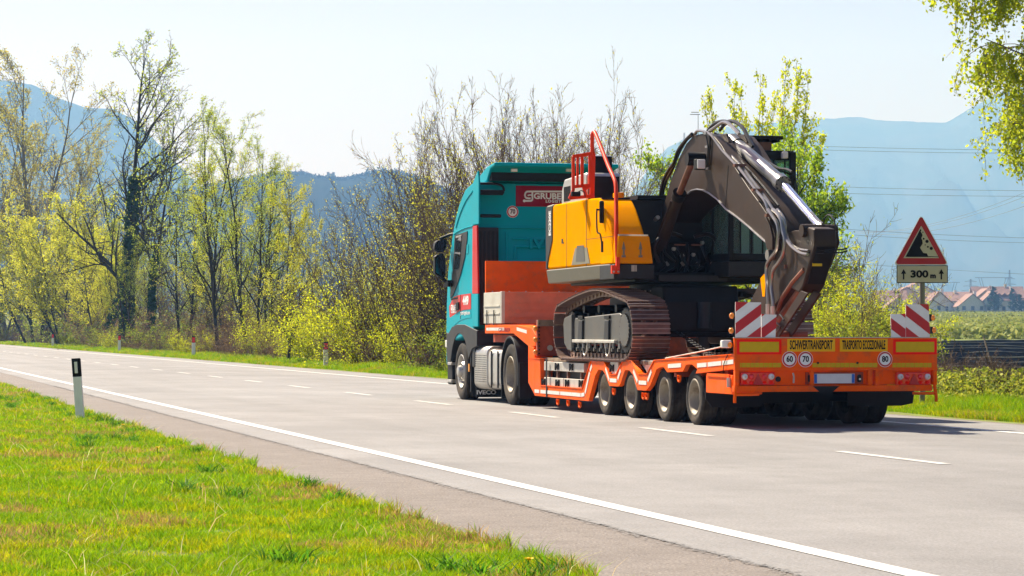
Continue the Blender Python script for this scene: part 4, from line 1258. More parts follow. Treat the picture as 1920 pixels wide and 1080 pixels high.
tree('small', 541, 16.4, 524, 'small single-trunk tree with fuzzy brown crown on the far verge', rz=0.3, wide=1.15)
# undergrowth along the belt
GU = 'undergrowth along the far verge'
random.seed(12)
k = 0
names = {'bramble': ('brown dry bramble', 'bramble'), 'under_green': ('green leafy undergrowth bush', 'undergrowth_bush'), 'lime_bush': ('yellow-green low bush', 'undergrowth_bush')}
refs = [(0, 'by the left edge of the photo'), (110, 'behind the farthest marker post'), (220, 'under the ivy-clad trunks'), (300, 'right of the ivy-clad trunks'), (365, 'behind the middle marker post'), (450, 'under the slender trees'), (540, 'behind the small single tree'), (611, 'behind the nearest far marker post'), (720, 'below the twiggy shrubs'), (820, 'beside the truck front'), (960, 'hidden behind the truck'), (1150, 'hidden behind the excavator')]
rowname = ['front row', 'middle row', 'back row']
seen = {}
for row, (d, t0) in enumerate([(17.9, 618), (19.2, 582), (21.5, 545)]):
    px = -30 + row*14
    while px < 1230:
        key = random.choice(['bramble', 'bramble', 'under_green', 'bramble', 'lime_bush'] if row == 0 else ['bramble', 'bramble', 'under_green'])
        if 400 < px < 520: key = 'bramble'
        Z = (d/CT)/((px-960)/F+ST/CT); sc = F/Z
        top = t0 + random.uniform(-14, 16) - (0 if px < 560 else (px-560)*0.06)
        if row == 0: top += (-8 if px > 300 else 0)
        ref = min(refs, key=lambda q: abs(q[0]-px))[1]
        lb = '%s %s, %s' % (names[key][0], ref, rowname[row])
        seen[lb] = seen.get(lb, 0)+1
        if seen[lb] > 1: lb += ', %s to the right' % ['next', 'second', 'third', 'fourth', 'fifth', 'sixth', 'seventh', 'eighth'][min(7, seen[lb]-2)]
        wd = 1.25 if row else 1.05
        tree(key, px, d+random.uniform(-.5, .5), top, lb, 'bush', GU, wide=wd, name=names[key][1])
        Hh = H+(HY-top)/sc
        px += max(11, 1.5*Hh*sc*0.55)*(0.75 if row else 0.72)
# right of the truck
tree('upright', 1418, 27, 122, 'upright yellow-green poplar-like tree rising behind the excavator cab', rz=0.4, wide=0.72)
tree('lush', 1488, 25, 238, 'lush green round tree right of the excavator boom', rz=1.2, wide=0.85)
tree('lush', 1262, 27, 262, 'lush green tree left of the excavator boom', rz=2.9, wide=0.72)
tree('lush', 1400, 29, 262, 'green tree directly behind the excavator boom', rz=4.4, wide=0.8)
tree('lush', 1525, 25.5, 345, 'lower green tree at the right flank of the round tree', rz=5.2, wide=0.85)
tree('sapling', 1592, 22, 388, 'bare grey sapling right of the excavator arm', rz=0.8, wide=1.0)
tree('fan', 1600, 22.5, 452, 'twiggy budding shrub behind the leafing shrub by the sign', 'shrub', rz=2.8, wide=1.15, name='bare_shrub')
tree('fan', 1630, 20.2, 515, 'lower leafing shrub nearest the warning sign', 'shrub', rz=5.4, wide=1.15, name='leafy_shrub')
tree('fan_leafy', 1585, 20.5, 470, 'leafing shrub between the excavator arm and the warning sign', 'shrub', rz=1.4, wide=1.05, name='leafy_shrub')
tree('fan_leafy', 1545, 19.6, 540, 'dense leafing shrub behind the excavator arm', 'shrub', rz=3.3, wide=1.2, name='leafy_shrub')
tree('fan_leafy', 1562, 21.2, 486, 'bushy leafing shrub closest to the tip of the excavator arm', 'shrub', rz=0.7, wide=1.2, name='leafy_shrub')
tree('under_green', 1600, 19.8, 548, 'brown-green bush filling the gap beside the leafing shrub', 'shrub', rz=3.1, wide=1.2, name='leafy_shrub')
tree('under_green', 1635, 19.2, 560, 'low green shrub behind the right striped boards', 'shrub', rz=2.3, wide=1.0, name='leafy_shrub')
tree('under_green', 1490, 19.0, 545, 'green shrub seen under the excavator arm', 'shrub', rz=4.3, wide=1.1, name='leafy_shrub')
tree('under_green', 1420, 21.0, 500, 'green shrub seen under the excavator cab', 'shrub', rz=5.3, wide=1.2, name='leafy_shrub')
tree('under_green', 1350, 21.0, 520, 'green shrub hidden behind the excavator undercarriage', 'shrub', rz=0.3, wide=1.2, name='leafy_shrub')
# conifers in the village
for (px, top, w, lb) in [(1864, 538, 1.5, 'round dark conifer above the village roofs'), (1899, 541, 1.2, 'second dark conifer right of the round one'),
                         (1915, 552, 2.0, 'dark tree mass at the village right end'), (1796, 574, 1.6, 'small dark tree between the salmon and brown roofs')]:
    tree('conifer', px, 0, top, lb, group='conifers in the village', wide=w, Z=845, name='conifer')

# low vine-like hedge along the right verge: leaves and many thin upright stems
def stem_plant(px, d, top, label, seed):
    R = np.random.default_rng(seed)
    key = 'vine%d' % (seed % 5)
    if key not in PROTO:
        grow(key, h=1.25, stems=11, spread=11, base_r=0.26, r0=0.017, K0=7, wob0=0.12, trop0=0.05, seed=200+seed, stem_var=.5,
             lv=[(8, 0.1, 0.97, 38, 14, 0.34, 0.3, 0.16, 0.05, 4), (4, 0.1, 1.0, 40, 14, 0.45, 0.3, 0.16, 0.05, 3)],
             leafn=0.0, bmat='twig_brown', rmin=0.0035)
        t_, c_, i_, ph = PROTO[key]
        m = 620; C = np.stack([R.normal(0, 0.34, m), R.normal(0, 0.34, m), R.uniform(0, 1, m)**1.2*0.60], 1); C = np.repeat(C, 2, 0)+R.normal(0, 0.02, (2*m, 3))
        V, Fq = leaf_quads(C, 0.030, R)
        PROTO[key] = (t_, np_mesh('crown', V, Fq, None, MATS['leaf_hedge']), None, ph)
    tree(key, px, d, top, label, 'hedge plant', 'leafy hedge plants right of the trailer', name='hedge_plant', wide=1.25)
leafy('leaf_hedge', (0.16, 0.24, 0.02), (0.46, 0.45, 0.05), 0.45)
random.seed(5)
i = 0
for row, d in enumerate([18.3, 19.4, 20.8, 22.5, 25.0]):
    for px in np.arange(1672, 1990, 20+2*row):
        i += 1
        tp = 679 + random.uniform(-16, 12) - row*0.5
        if row == 0 and random.random() < 0.3: tp -= 22
        ref = 'near trailer corner' if px < 1770 else ('midway to right edge' if px < 1860 else 'by photo right edge')
        lb = 'leafing hedge plant %s, row %s from road' % (ref, ['one', 'two', 'three', 'four', 'five'][row])
        seen[lb] = seen.get(lb, 0)+1
        if seen[lb] > 1: lb += ', %s along' % ['', 'next', 'third', 'fourth', 'fifth', 'sixth', 'seventh', 'eighth'][min(7, seen[lb]-1)]
        stem_plant(px+random.uniform(-6, 6), d, tp, lb, i)

# birch hanging into the picture at the top right
def birch():
    Z = 37.0; px0 = 2075
    X = (px0-960)/F*Z
    o = thing('birch_tree', (X, Z, 0.0), 0, 'birch branches with fresh leaves hanging in at the top right corner', 'tree')
    R = np.random.default_rng(123)
    h = 10.0
    acc = Acc()
    tr = lines(np.array([[0, 0, -.3]]), np.array([[0, 0, 1.0]]), np.array([h]), 12, 0.03, 0.03, R)
    V, Fq = tubes(tr, np.array([0.17]), np.array([0.03]), 8); acc.add(V, Fq)
    pi_, t, s, d = kids(tr, None, None, 76, 0.42, 0.97, 74, 9, R)
    l1 = (2.9*(1.08-t*0.35))*R.uniform(0.6, 1.05, len(t))
    p1 = lines(s, d, l1, 8, 0.08, 0.0, R); V, Fq = tubes(p1, np.full(len(t), 0.022), np.full(len(t), 0.006), 4); acc.add(V, Fq)
    pi2, t2, s2, d2 = kids(p1, None, None, 15, 0.25, 1.0, 45, 12, R)
    l2 = R.uniform(0.35, 1.15, len(t2))*(1.25-0.5*t2)
    p2 = lines(s2, d2, l2, 7, 0.08, -0.40, R); V, Fq = tubes(p2, np.full(len(t2), 0.008), np.full(len(t2), 0.003), 3); acc.add(V, Fq)
    pi3, t3, s3, d3 = kids(p2, None, None, 5, 0.2, 1.0, 40, 12, R)
    p3 = lines(s3, d3, R.uniform(0.15, 0.45, len(t3)), 4, 0.12, -0.12, R); V, Fq = tubes(p3, np.full(len(t3), 0.004), np.full(len(t3), 0.002), 3); acc.add(V, Fq)
    np_obj('trunk', acc.mesh('trunk', 'bark_grey'), o)
    m = 120000; i = R.integers(0, len(p3), m); k = R.integers(0, 4, m); f = R.uniform(0, 1, (m, 1))
    C = p3[i, k]*(1-f)+p3[i, k+1]*f+R.normal(0, 0.045, (m, 3))
    V, Fq = leaf_quads(C, 0.032, R, 0.8, 0.75)
    np_obj('crown', np_mesh('crown', V, Fq, None, MATS['leaf_birch']), o)
birch()
# ================================================================== wheels
def tyre_profile(R, w, rr):
    h = w/2; s = R-rr
    half = [(-h*0.80, rr-0.004), (-h*0.92, rr+0.10*s), (-h, rr+0.32*s), (-h*1.02, rr+0.55*s), (-h*0.98, rr+0.80*s), (-h*0.88, R-0.012), (-h*0.80, R-0.002)]
    tread = []
    ng_ = 4; x0 = -h*0.78
    for k in range(ng_):
        a = -h*0.62 + k*(h*1.24/(ng_-1)) - 0.007
        tread += [(a-0.001, R), (a, R-0.011), (a+0.012, R-0.011), (a+0.013, R)]
    return half + [(x0, R)] + tread + [(-x, r) for x, r in reversed(half)]
def wheel_meshes(R, w, rr, kind):
    W = {}
    W['tyre'] = MB().lathe_x(tyre_profile(R, w, rr), n=56).mesh('tyre', 'rubber')
    h = w/2
    if kind == 'steer':     # convex disc, hub stands proud, bolts round it
        prof = [(h*0.8, rr), (-h*0.80, rr), (-h*0.96, rr+0.012), (-h*1.0, rr+0.004), (-h*0.97, rr-0.012), (-h*0.72, rr-0.022), (-h*0.45, rr-0.035), (-h*0.42, rr*0.78), (-h*0.62, rr*0.62), (-h*0.98, rr*0.55), (-h*1.0, rr*0.40), (-h*1.02, rr*0.38), (-h*1.35, rr*0.34), (-h*1.42, rr*0.28), (-h*1.42, 0.001)]
        W['rim'] = MB().lathe_x(prof, n=44).mesh('rim', 'silver_metal')
        m = MB()
        for k in range(10):
            a = 2*math.pi*k/10
            m.cyl((-h*0.95, rr*0.47*math.cos(a), rr*0.47*math.sin(a)), (-h*1.12, rr*0.47*math.cos(a), rr*0.47*math.sin(a)), 0.016, 6)
        W['bolt_ring'] = m.mesh('bolt_ring', 'pipe_steel')
        m = MB()
        for k in range(10):
            a = 2*math.pi*(k+.5)/10; c = rr*0.70
            m.cyl((-h*0.40, c*math.cos(a), c*math.sin(a)), (-h*0.585, c*math.cos(a), c*math.sin(a)), 0.022, 8)
        W['hand_hole'] = m.mesh('hand_hole', 'black_plastic')
    else:                   # deep dished outer wheel of a twin pair
        prof = [(h*0.8, rr), (-h*0.80, rr), (-h*0.94, rr+0.013), (-h*0.99, rr+0.004), (-h*0.95, rr-0.012), (-h*0.70, rr-0.024), (-h*0.62, rr-0.030), (h*0.20, rr-0.045), (h*0.55, rr-0.075), (h*0.66, rr*0.62), (h*0.62, rr*0.52), (h*0.30, rr*0.46), (h*0.28, rr*0.40), (-h*0.15, rr*0.36), (-h*0.25, rr*0.28), (-h*0.25, 0.001)]
        W['rim'] = MB().lathe_x(prof, n=44).mesh('rim', 'rim_steel')
        m = MB()
        for k in range(10):
            a = 2*math.pi*k/10
            m.cyl((h*0.62, rr*0.57*math.cos(a), rr*0.57*math.sin(a)), (h*0.40, rr*0.57*math.cos(a), rr*0.57*math.sin(a)), 0.013, 6)
        W['bolt_ring'] = m.mesh('bolt_ring', 'pipe_steel')
    return W
def add_wheel(W, pos, root, flip=False, rot=0.0, twin=None):
    o = bpy.data.objects.new('wheel', W['tyre']); link(o, root)
    o.location = Vector(pos)-off_of(root)
    o.rotation_euler = (rot, 0, math.pi if flip else 0)
    for k in ('rim', 'bolt_ring', 'hand_hole'):
        if k in W: c = bpy.data.objects.new(k, W[k]); link(c, o)
    if twin:
        c = bpy.data.objects.new('inner_tyre', W['tyre']); link(c, o); c.location = (twin, 0, 0)
    return o
W_STEER = wheel_meshes(0.515, 0.30, 0.295, 'steer')
W_DRIVE = wheel_meshes(0.515, 0.30, 0.295, 'twin')
W_TRAIL = wheel_meshes(0.368, 0.235, 0.232, 'twin')

def vroot(name, x, y, z, label, cat):
    p = P(A0+y, D0+x, z)
    return thing(name, p, TH, label, cat, off=(x, y, z))
def S(lst, x): return [(SP(px, py, x).y, SP(px, py, x).z) for px, py in lst]
def R_(lst, y): return [(RP(px, py, y).x, RP(px, py, y).z) for px, py in lst]

def limit_disc(root, c, y, r, num, tag_='speed_disc'):
    a = MB().prism_xz(disc_pts(c, r, 36), y-0.004, y-0.0005).build(tag_, 'white_film', root)
    MB().prism_xz(disc_pts(c, r*0.94, 36), y-0.0065, y-0.0035).build('red_ring', 'red_film', a)
    MB().prism_xz(disc_pts(c, r*0.745, 36), y-0.009, y-0.006).build('white_centre', 'white_film', a)
    text(num, r*1.02, 'black_film', a, (c[0], y-0.0105, c[1]), *REAR, xs=0.86, ext=0.001, bold=0.003)
    return a

# ================================================================== tractor unit
def tractor():
    xc = -0.08; hw = 1.27; xl = xc-hw; xr = xc+hw
    r = vroot('truck_tractor', xc, 13.2, 0, 'teal lorry tractor unit with red side stripes pulling the orange low loader', 'truck')
    # --- cab shell: side outline swept across, front and edges rounded
    prof = [(13.95,1.25),(14.15,1.20),(15.95,1.02),(16.04,0.62),(16.10,0.62),(16.12,1.2),(16.08,1.75),(15.98,2.3),(15.78,2.72),(15.55,3.06),(15.36,3.30),(15.05,3.55),(14.6,3.78),(14.1,3.86),(13.98,3.86)]
    MB().prism_yz(prof, xl, xr).build('cab', 'teal_paint', r, bevel=0.07, seg=4)
    # rear side deflectors: upper teal, lower red with white-pink edge
    for sx, x0 in ((-1, xl-0.004), (1, xr-0.026)):
        up = [(13.56,3.12),(14.02,3.12),(14.02,3.85),(13.78,3.98),(13.62,4.06),(13.56,3.9)]
        MB().prism_yz(up, x0, x0+0.03).build('side_deflector', 'teal_paint', r, bevel=0.008)
        MB().prism_yz([(13.62,1.90),(14.05,1.90),(14.02,3.10),(13.70,3.10)], x0, x0+0.03).build('side_deflector', 'red_paint', r, bevel=0.008, label='red lower side deflector')
        MB().prism_yz([(13.62,1.32),(14.05,1.32),(14.05,1.897),(13.62,1.897)], x0, x0+0.03).build('side_deflector', 'teal_paint', r, bevel=0.008, label='teal bottom side deflector')
    # roof air deflector, tilted, the shade under it put in as a black panel
    rp = [(13.40,4.20),(13.40,4.13),(13.70,4.09),(13.95,3.90),(14.7,3.74),(15.25,3.45),(15.1,3.72),(14.6,4.0),(14.0,4.15)]
    MB().prism_yz(rp, xl+0.24, xr-0.02).build('roof_deflector', 'teal_paint', r, bevel=0.03, seg=3)
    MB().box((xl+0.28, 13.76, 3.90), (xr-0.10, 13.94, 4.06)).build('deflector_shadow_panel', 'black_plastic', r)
    for px in (965, 1068):
        p = RP(px, 319, 13.52)
        MB().cbox((p.x, 13.56, p.z), (0.11, 0.06, 0.055)).build('work_lamp', 'clear_lens', r, bevel=0.008)
    # rear wall: smooth upper panel, ribbed lower panel
    ry = 13.93
    rear = MB().box((xl+0.05, ry, 1.3), (xr-0.05, ry+0.05, 3.86)).build('rear_wall', 'teal_paint', r, bevel=0.01)
    MB().box((xl+0.40, ry-0.030, 3.06), (xr-0.40, ry+0.001, 3.09)).build('rear_seam', 'teal_paint', rear, bevel=0.008)
    for (x0, z0, x1, z1) in [(-0.98,1.5,-0.93,3.0),(-0.78,1.5,-0.74,3.0),(-0.66,2.86,1.0,2.90),(-0.60,2.36,0.95,2.40),(-0.60,2.72,0.95,2.76),(-0.62,2.36,-0.58,2.76),(0.93,2.36,0.97,2.76),(-0.66,2.10,1.0,2.14),(-0.66,1.84,1.0,1.88)]:
        MB().box((x0, ry-0.028, z0), (x1, ry+0.001, z1)).build('pressed_rib', 'teal_paint', rear, bevel=0.010)
    c = RP(1010, 457, ry)
    text('IVECO', 0.24, 'teal_paint', rear, (c.x+0.28, ry-0.010, c.z-0.01), *REAR, xs=1.25, ext=0.03, bold=0.010, spacing=1.12)
    # dark ribbed intake column behind the side window
    col_ = MB().box((xl+0.035, 13.80, 1.35), (-0.93, 13.928, 3.07)).build('intake_panel', 'dark_grey', r, bevel=0.01)
    for k in range(5):
        x = xl+0.07+k*0.075
        MB().box((x, 13.782, 1.4), (x+0.035, 13.802, 3.0)).build('intake_rib', 'black_plastic', col_)
    # grab frames at the rear corner
    g = [(896,345),(935,348),(944,358),(944,372),(900,372)]
    q = [RP(a, b, 13.74) for a, b in [(898,344),(930,345),(943,350),(945,361),(902,360)]]
    MB().tube(catmull(q[:4], 3)+[q[4]], 0.022, 8).build('grab_rail', 'black_plastic', r)
    p0 = RP(900, 358, 13.76); p1 = RP(943, 362, 13.76)
    MB().box((p0.x, 13.72, p0.z-0.07), (p1.x, 13.80, p0.z+0.02)).build('step_bracket', 'black_plastic', r, bevel=0.01)
    p0 = RP(900, 404, 13.76); p1 = RP(940, 404, 13.76)
    MB().box((p0.x, 13.74, p0.z-0.035), (p1.x, 13.80, p0.z+0.025)).build('step_bracket', 'black_plastic', r, bevel=0.02)
    # logo board
    a = RP(967, 348, ry); b_ = RP(967, 387, ry)
    LB = MB().box((a.x, ry-0.010, b_.z), (a.x+1.28, ry-0.001, a.z)).build('company_board', 'crimson_film', r, bevel=0.004)
    def z8(x, y): p = RP(860+x/6.75, 290+y/6.75, ry); return Vector((p.x, ry-0.014, p.z))
    def ribbon(pts, w):
        P3 = [z8(*p) for p in pts]; m = MB()
        P3 = catmull(P3, 5)
        for i in range(len(P3)-1):
            t = (P3[i+1]-P3[i]); 
            if t.length < 1e-6: continue
            t.normalize(); nn = Vector((-t.z, 0, t.x))*w/2
            A, B = P3[i]-t*0.002, P3[i+1]+t*0.002
            m.quadsheet([A-nn, B-nn, B+nn, A+nn], 0.003, (0,-1,0))
        return m
    ribbon([(1500,467),(1300,467),(1060,467),(880,467),(850,477),(838,500),(838,525),(850,545),(880,553),(908,553)], 0.032).build('logo_stroke', 'white_film', LB)
    ribbon([(930,468),(930,520),(930,565),(918,582),(890,585),(828,585)], 0.032).build('logo_stroke', 'white_film', LB)
    MB().prism_xz(disc_pts((z8(828,585).x, z8(828,585).z), 0.026, 14), ry-0.018, ry-0.012).build('logo_dot', 'white_film', LB)
    ribbon([(925,512),(890,512),(872,520)], 0.024).build('logo_stroke', 'white_film', LB)
    p = z8(946, 527)
    text('GRUBER', 0.145, 'white_film', LB, (p.x, ry-0.014, p.z), *REAR, xs=1.12, align='LEFT', bold=0.005, ext=0.001)
    p = z8(1098, 590)
    text('LOGISTICS', 0.07, 'white_film', LB, (p.x, ry-0.014, p.z), *REAR, xs=1.0, align='LEFT', bold=0.003, ext=0.001, spacing=1.25)
    c = RP(961, 397, ry)
    limit_disc(r, (c.x, c.z), ry-0.001, 0.107, '70')
    # --- left side dressing
    xs = xl-0.0035
    def sidepoly(pts, name, m, th=0.004, parent=r, x=xl, lift=0.0015):
        yz = [(SP(a, b, x).y, SP(a, b, x).z) for a, b in pts]
        return MB().prism_yz(yz, x-lift-th, x-lift).build(name, m, parent)
    def z1s(x, y): return (800+x/7.7125, 420+y/7.7125)
    sidepoly([(850.5,557),(862,553),(883.5,550),(883.5,579.5),(870,581),(861,584),(852,590),(844,596),(842.5,575)], 'red_band', 'red_paint')
    sidepoly([(842,597),(851,591),(862,585),(883,580.5),(883.5,595.5),(872,597.5),(861,602),(850,613),(841,625)], 'teal_skirt', 'teal_paint')
    # door glass area: dark swept pillar panel with glass in it
    pil = sidepoly([z1s(*q) for q in [(415,165),(595,105),(590,230),(560,470),(500,720),(430,930),(385,1040),(350,1075),(350,1000),(372,820),(390,600)]], 'window_surround', 'dark_grey', 0.012)
    sidepoly([z1s(*q) for q in [(430,205),(515,165),(512,300),(498,470),(478,640),(430,660),(415,650)]], 'side_window', 'dark_glass', 0.006, pil, lift=0.0150)
    sidepoly([z1s(*q) for q in [(440,180),(525,155),(520,170),(445,205)]], 'window_visor', 'silver_metal', 0.006, pil, lift=0.0215)
    sidepoly([(846,560),(859,557),(859,560),(846,563)], 'door_trim', 'black_plastic', 0.006)
    sidepoly([z1s(*q) for q in [(583,300),(612,290),(606,420),(578,435)]], 'side_badge', 'teal_paint', 0.006)
    sidepoly([(857.5,568),(862,566.5),(862,580),(858,582)], 'door_handle', 'black_plastic', 0.03)
    for pts in ([(863.8,553),(864.5,553),(864.5,598),(863.8,598)],):
        sidepoly(pts, 'door_seam', 'black_plastic', 0.003, lift=0.006)
    for (px, py, s_, sz, xs_) in [(873, 564, '449', 0.21, 1.0)]:
        p = SP(px, py, xl-0.008)
        text(s_, sz, 'white_film', r, p, *SIDE, xs=1.4, bold=0.01, ext=0.001)
    p = SP(850.5, 577, xl-0.008); text('GRUBER', 0.13, 'white_film', r, p, *SIDE, xs=0.95, bold=0.005, ext=0.001)
    p = SP(851, 584, xl-0.008); text('LOGISTICS', 0.085, 'white_film', r, p, *SIDE, xs=1.1, bold=0.002, ext=0.001)
    p = SP(872, 586.5, xl-0.008); text('gruber-logistics.com', 0.10, 'white_film', r, p, *SIDE, xs=0.9, bold=0.001, ext=0.001)
    # roof curve highlight moulding
    MB().tube(catmull([(xl-0.005,13.99,3.10),(xl-0.005,14.6,3.085),(xl-0.005,15.2,3.04),(xl-0.005,15.45,3.0)], 4), 0.010, 6).build('roof_joint', 'teal_paint', r)
    MB().tube(catmull([(xl-0.003,14.0,3.72),(xl-0.003,14.5,3.58),(xl-0.003,15.0,3.34),(xl-0.003,15.3,3.12)], 4), 0.012, 6).build('roof_moulding', 'teal_paint', r)
    # lower body: black wheel surround, bumper corner, steps
    yc = 15.0
    arch = [(13.66,1.25),(13.66,0.98),(14.05,0.92)]
    for k in range(13):
        a = math.radians(20+140*k/12); arch.append((yc-0.72*math.cos(a)*1.0, 0.50+0.70*math.sin(a)))
    arch += [(15.72,0.62),(15.98,0.62),(16.06,1.0),(16.05,1.22),(15.9,1.20),(15.6,1.32),(15.2,1.36),(14.6,1.36)]
    for x0 in (xl-0.012, xr-0.30):
        MB().prism_yz(arch, x0, x0+0.31).build('wheel_surround', 'dark_grey', r, bevel=0.012)
    MB().box((xl+0.02, 15.70, 0.26), (xr-0.02, 16.10, 0.64)).build('bumper', 'black_plastic', r, bevel=0.03)
    for z in (0.30, 0.62):
        MB().box((xl-0.02, 15.62, z), (xl+0.12, 15.92, z+0.05)).build('entry_step', 'silver_metal', r, bevel=0.008)
    MB().box((xl-0.02, 15.98, 0.94), (xl+0.10, 16.13, 1.08)).build('front_lamp', 'clear_lens', r, bevel=0.02)
    MB().box((xl+0.01, 13.9, 0.6), (xl+0.30, 14.12, 1.25)).build('rear_wheel_guard', 'dark_grey', r, bevel=0.02)
    MB().box((xl+0.005, 14.16, 0.16), (xl+0.05, 14.22, 1.15)).build('splash_board', 'black_plastic', r)
    MB().box((xl-0.014, 14.22, 0.52), (xl-0.002, 14.30, 0.66)).build('side_marker', 'amber_lens', r)
    # mirrors on arms
    def zm(x, y, yy): return RP(800+x/7.7125, 420+y/7.7125, yy)
    ym = 15.75
    for pts, nm in (([(150,240),(270,215),(295,260),(290,340),(250,405),(160,405),(110,370),(120,280)], 'mirror'), ([(165,440),(240,420),(275,500),(270,740),(240,800),(180,760),(118,720),(118,470)], 'mirror')):
        xz = [(zm(a, b, ym).x, zm(a, b, ym).z) for a, b in pts]
        hsg = MB().prism_xz(xz, ym, ym+0.16).build(nm, 'black_plastic', r, bevel=0.02, seg=3)
        cx = sum(p[0] for p in xz)/len(xz); cz = sum(p[1] for p in xz)/len(xz)
        MB().prism_xz([(cx+(p[0]-cx)*.78, cz+(p[1]-cz)*.84) for p in xz], ym-0.006, ym+0.001).build('mirror_glass', 'mirror_glass', hsg)
    q = [zm(190,215,ym+.05), zm(300,170,ym+.05), zm(360,150,ym), zm(440,140,15.5), zm(520,130,15.2)]
    MB().tube(catmull(q, 3), 0.028, 8).build('mirror_arm', 'black_plastic', r)
    q = [zm(180,740,ym+.05), zm(240,800,ym+.05), zm(300,840,ym), zm(370,850,15.6)]
    MB().tube(catmull(q, 3), 0.035, 8).build('mirror_arm', 'black_plastic', r)
    p = zm(335, 860, 15.7); MB().cbox((p.x, 15.7, p.z), (0.14, 0.3, 0.12)).build('mirror_foot', 'black_plastic', r, bevel=0.02)
    # chassis, tanks, mudguards
    for sx in (-0.42, 0.42):
        MB().box((xc+sx-0.04, 10.6, 0.62), (xc+sx+0.04, 15.9, 0.90)).build('chassis_rail', 'black_paint', r)
    MB().box((xc-0.9, 10.9, 0.86), (xc+0.9, 13.4, 0.93)).build('catwalk', 'black_paint', r)
    MB().box((xc-0.5, 14.0, 0.5), (xc+0.5, 15.6, 1.2)).build('engine', 'black_paint', r)
    def tank(y0, y1, z0, z1, name, m, x0=xl+0.02, x1=xl+0.62):
        pts = []
        for (cx_, cz_, a0) in ((y1-0.0, 0, 0),): pass
        rr = 0.13; sec = []
        for (cx_, cz_, a0) in ((x1-rr, z1-rr, 0), (x0+rr, z1-rr, 90), (x0+rr, z0+rr, 180), (x1-rr, z0+rr, 270)):
            for k in range(6):
                a = math.radians(a0+18*k); sec.append((cx_+rr*math.cos(a), cz_+rr*math.sin(a)))
        return MB().prism_xz(sec, y0, y1).build(name, m, r, bevel=0.02)
    tk = tank(13.05, 13.98, 0.22, 0.98, 'exhaust_box', 'silver_metal')
    m = MB()
    for i in range(9):
        for j in range(13):
            if (i*13+j) % 1 == 0: m.cbox((xl+0.0215, 13.12+0.095*i, 0.36+0.038*j), (0.008, 0.05, 0.016))
    m.build('perforation', 'dark_grey', tk, smooth=False)
    tk = tank(12.02, 13.0, 0.24, 0.93, 'fuel_tank', 'silver_metal', x0=xl+0.03)
    for y in (12.25, 12.70):
        MB().box((xl+0.012, y, 0.27), (xl+0.032, y+0.05, 0.90)).build('tank_strap', 'black_plastic', tk)
    MB().cyl((xl+0.3, 12.8, 0.92), (xl+0.3, 12.8, 0.98), 0.05, 12).build('tank_cap', 'silver_metal', tk)
    yd = 11.4
    for x0 in (xl-0.005, xr-0.60):
        m = MB(); pts = []
        outer = [(yd+0.60*math.cos(math.radians(a)), 0.53+0.63*math.sin(math.radians(a))) for a in range(-18, 200, 12)]
        inner = [(yd+0.565*math.cos(math.radians(a)), 0.53+0.595*math.sin(math.radians(a))) for a in range(-18, 200, 12)]
        m.prism_yz(outer+inner[::-1], x0, x0+0.60).build('mudguard', 'dark_grey', r, bevel=0.006)
    MB().box((xl, yd-0.66, 0.14), (xl+0.58, yd-0.63, 0.72)).build('mud_flap', 'black_plastic', r)
    fl = MB().box((xl+0.02, 12.02, 0.10), (xl+0.60, 12.04, 0.55)).build('mud_flap', 'black_plastic', r)
    fl = MB().box((xl+0.03, 14.18, 0.07), (xl+0.72, 14.20, 0.42)).build('mud_flap', 'black_plastic', r)
    fl = MB().box((-1.30, 13.96, 0.07), (-0.30, 13.985, 0.26)).build('mud_flap', 'black_plastic', r)
    p = RP(912, 736, 13.95)
    text('IVECO', 0.10, 'white_film', fl, (p.x, 13.952, 0.155), *REAR, xs=1.25, bold=0.004, ext=0.001)
    MB().cyl((xl+.2, yd, .515), (xr-.2, yd, .515), 0.13, 12).build('axle', 'black_paint', r)
    MB().cyl((xl+.2, yc, .515), (xr-.2, yc, .515), 0.08, 12).build('axle', 'black_paint', r)
    add_wheel(W_STEER, (xl+0.17, yc, 0.515), r, rot=0.3)
    add_wheel(W_STEER, (xr-0.17, yc, 0.515), r, flip=True)
    add_wheel(W_DRIVE, (xl+0.16, yd, 0.515), r, rot=0.7, twin=0.33)
    add_wheel(W_DRIVE, (xr-0.16, yd, 0.515), r, flip=True, twin=0.33)
tractor()

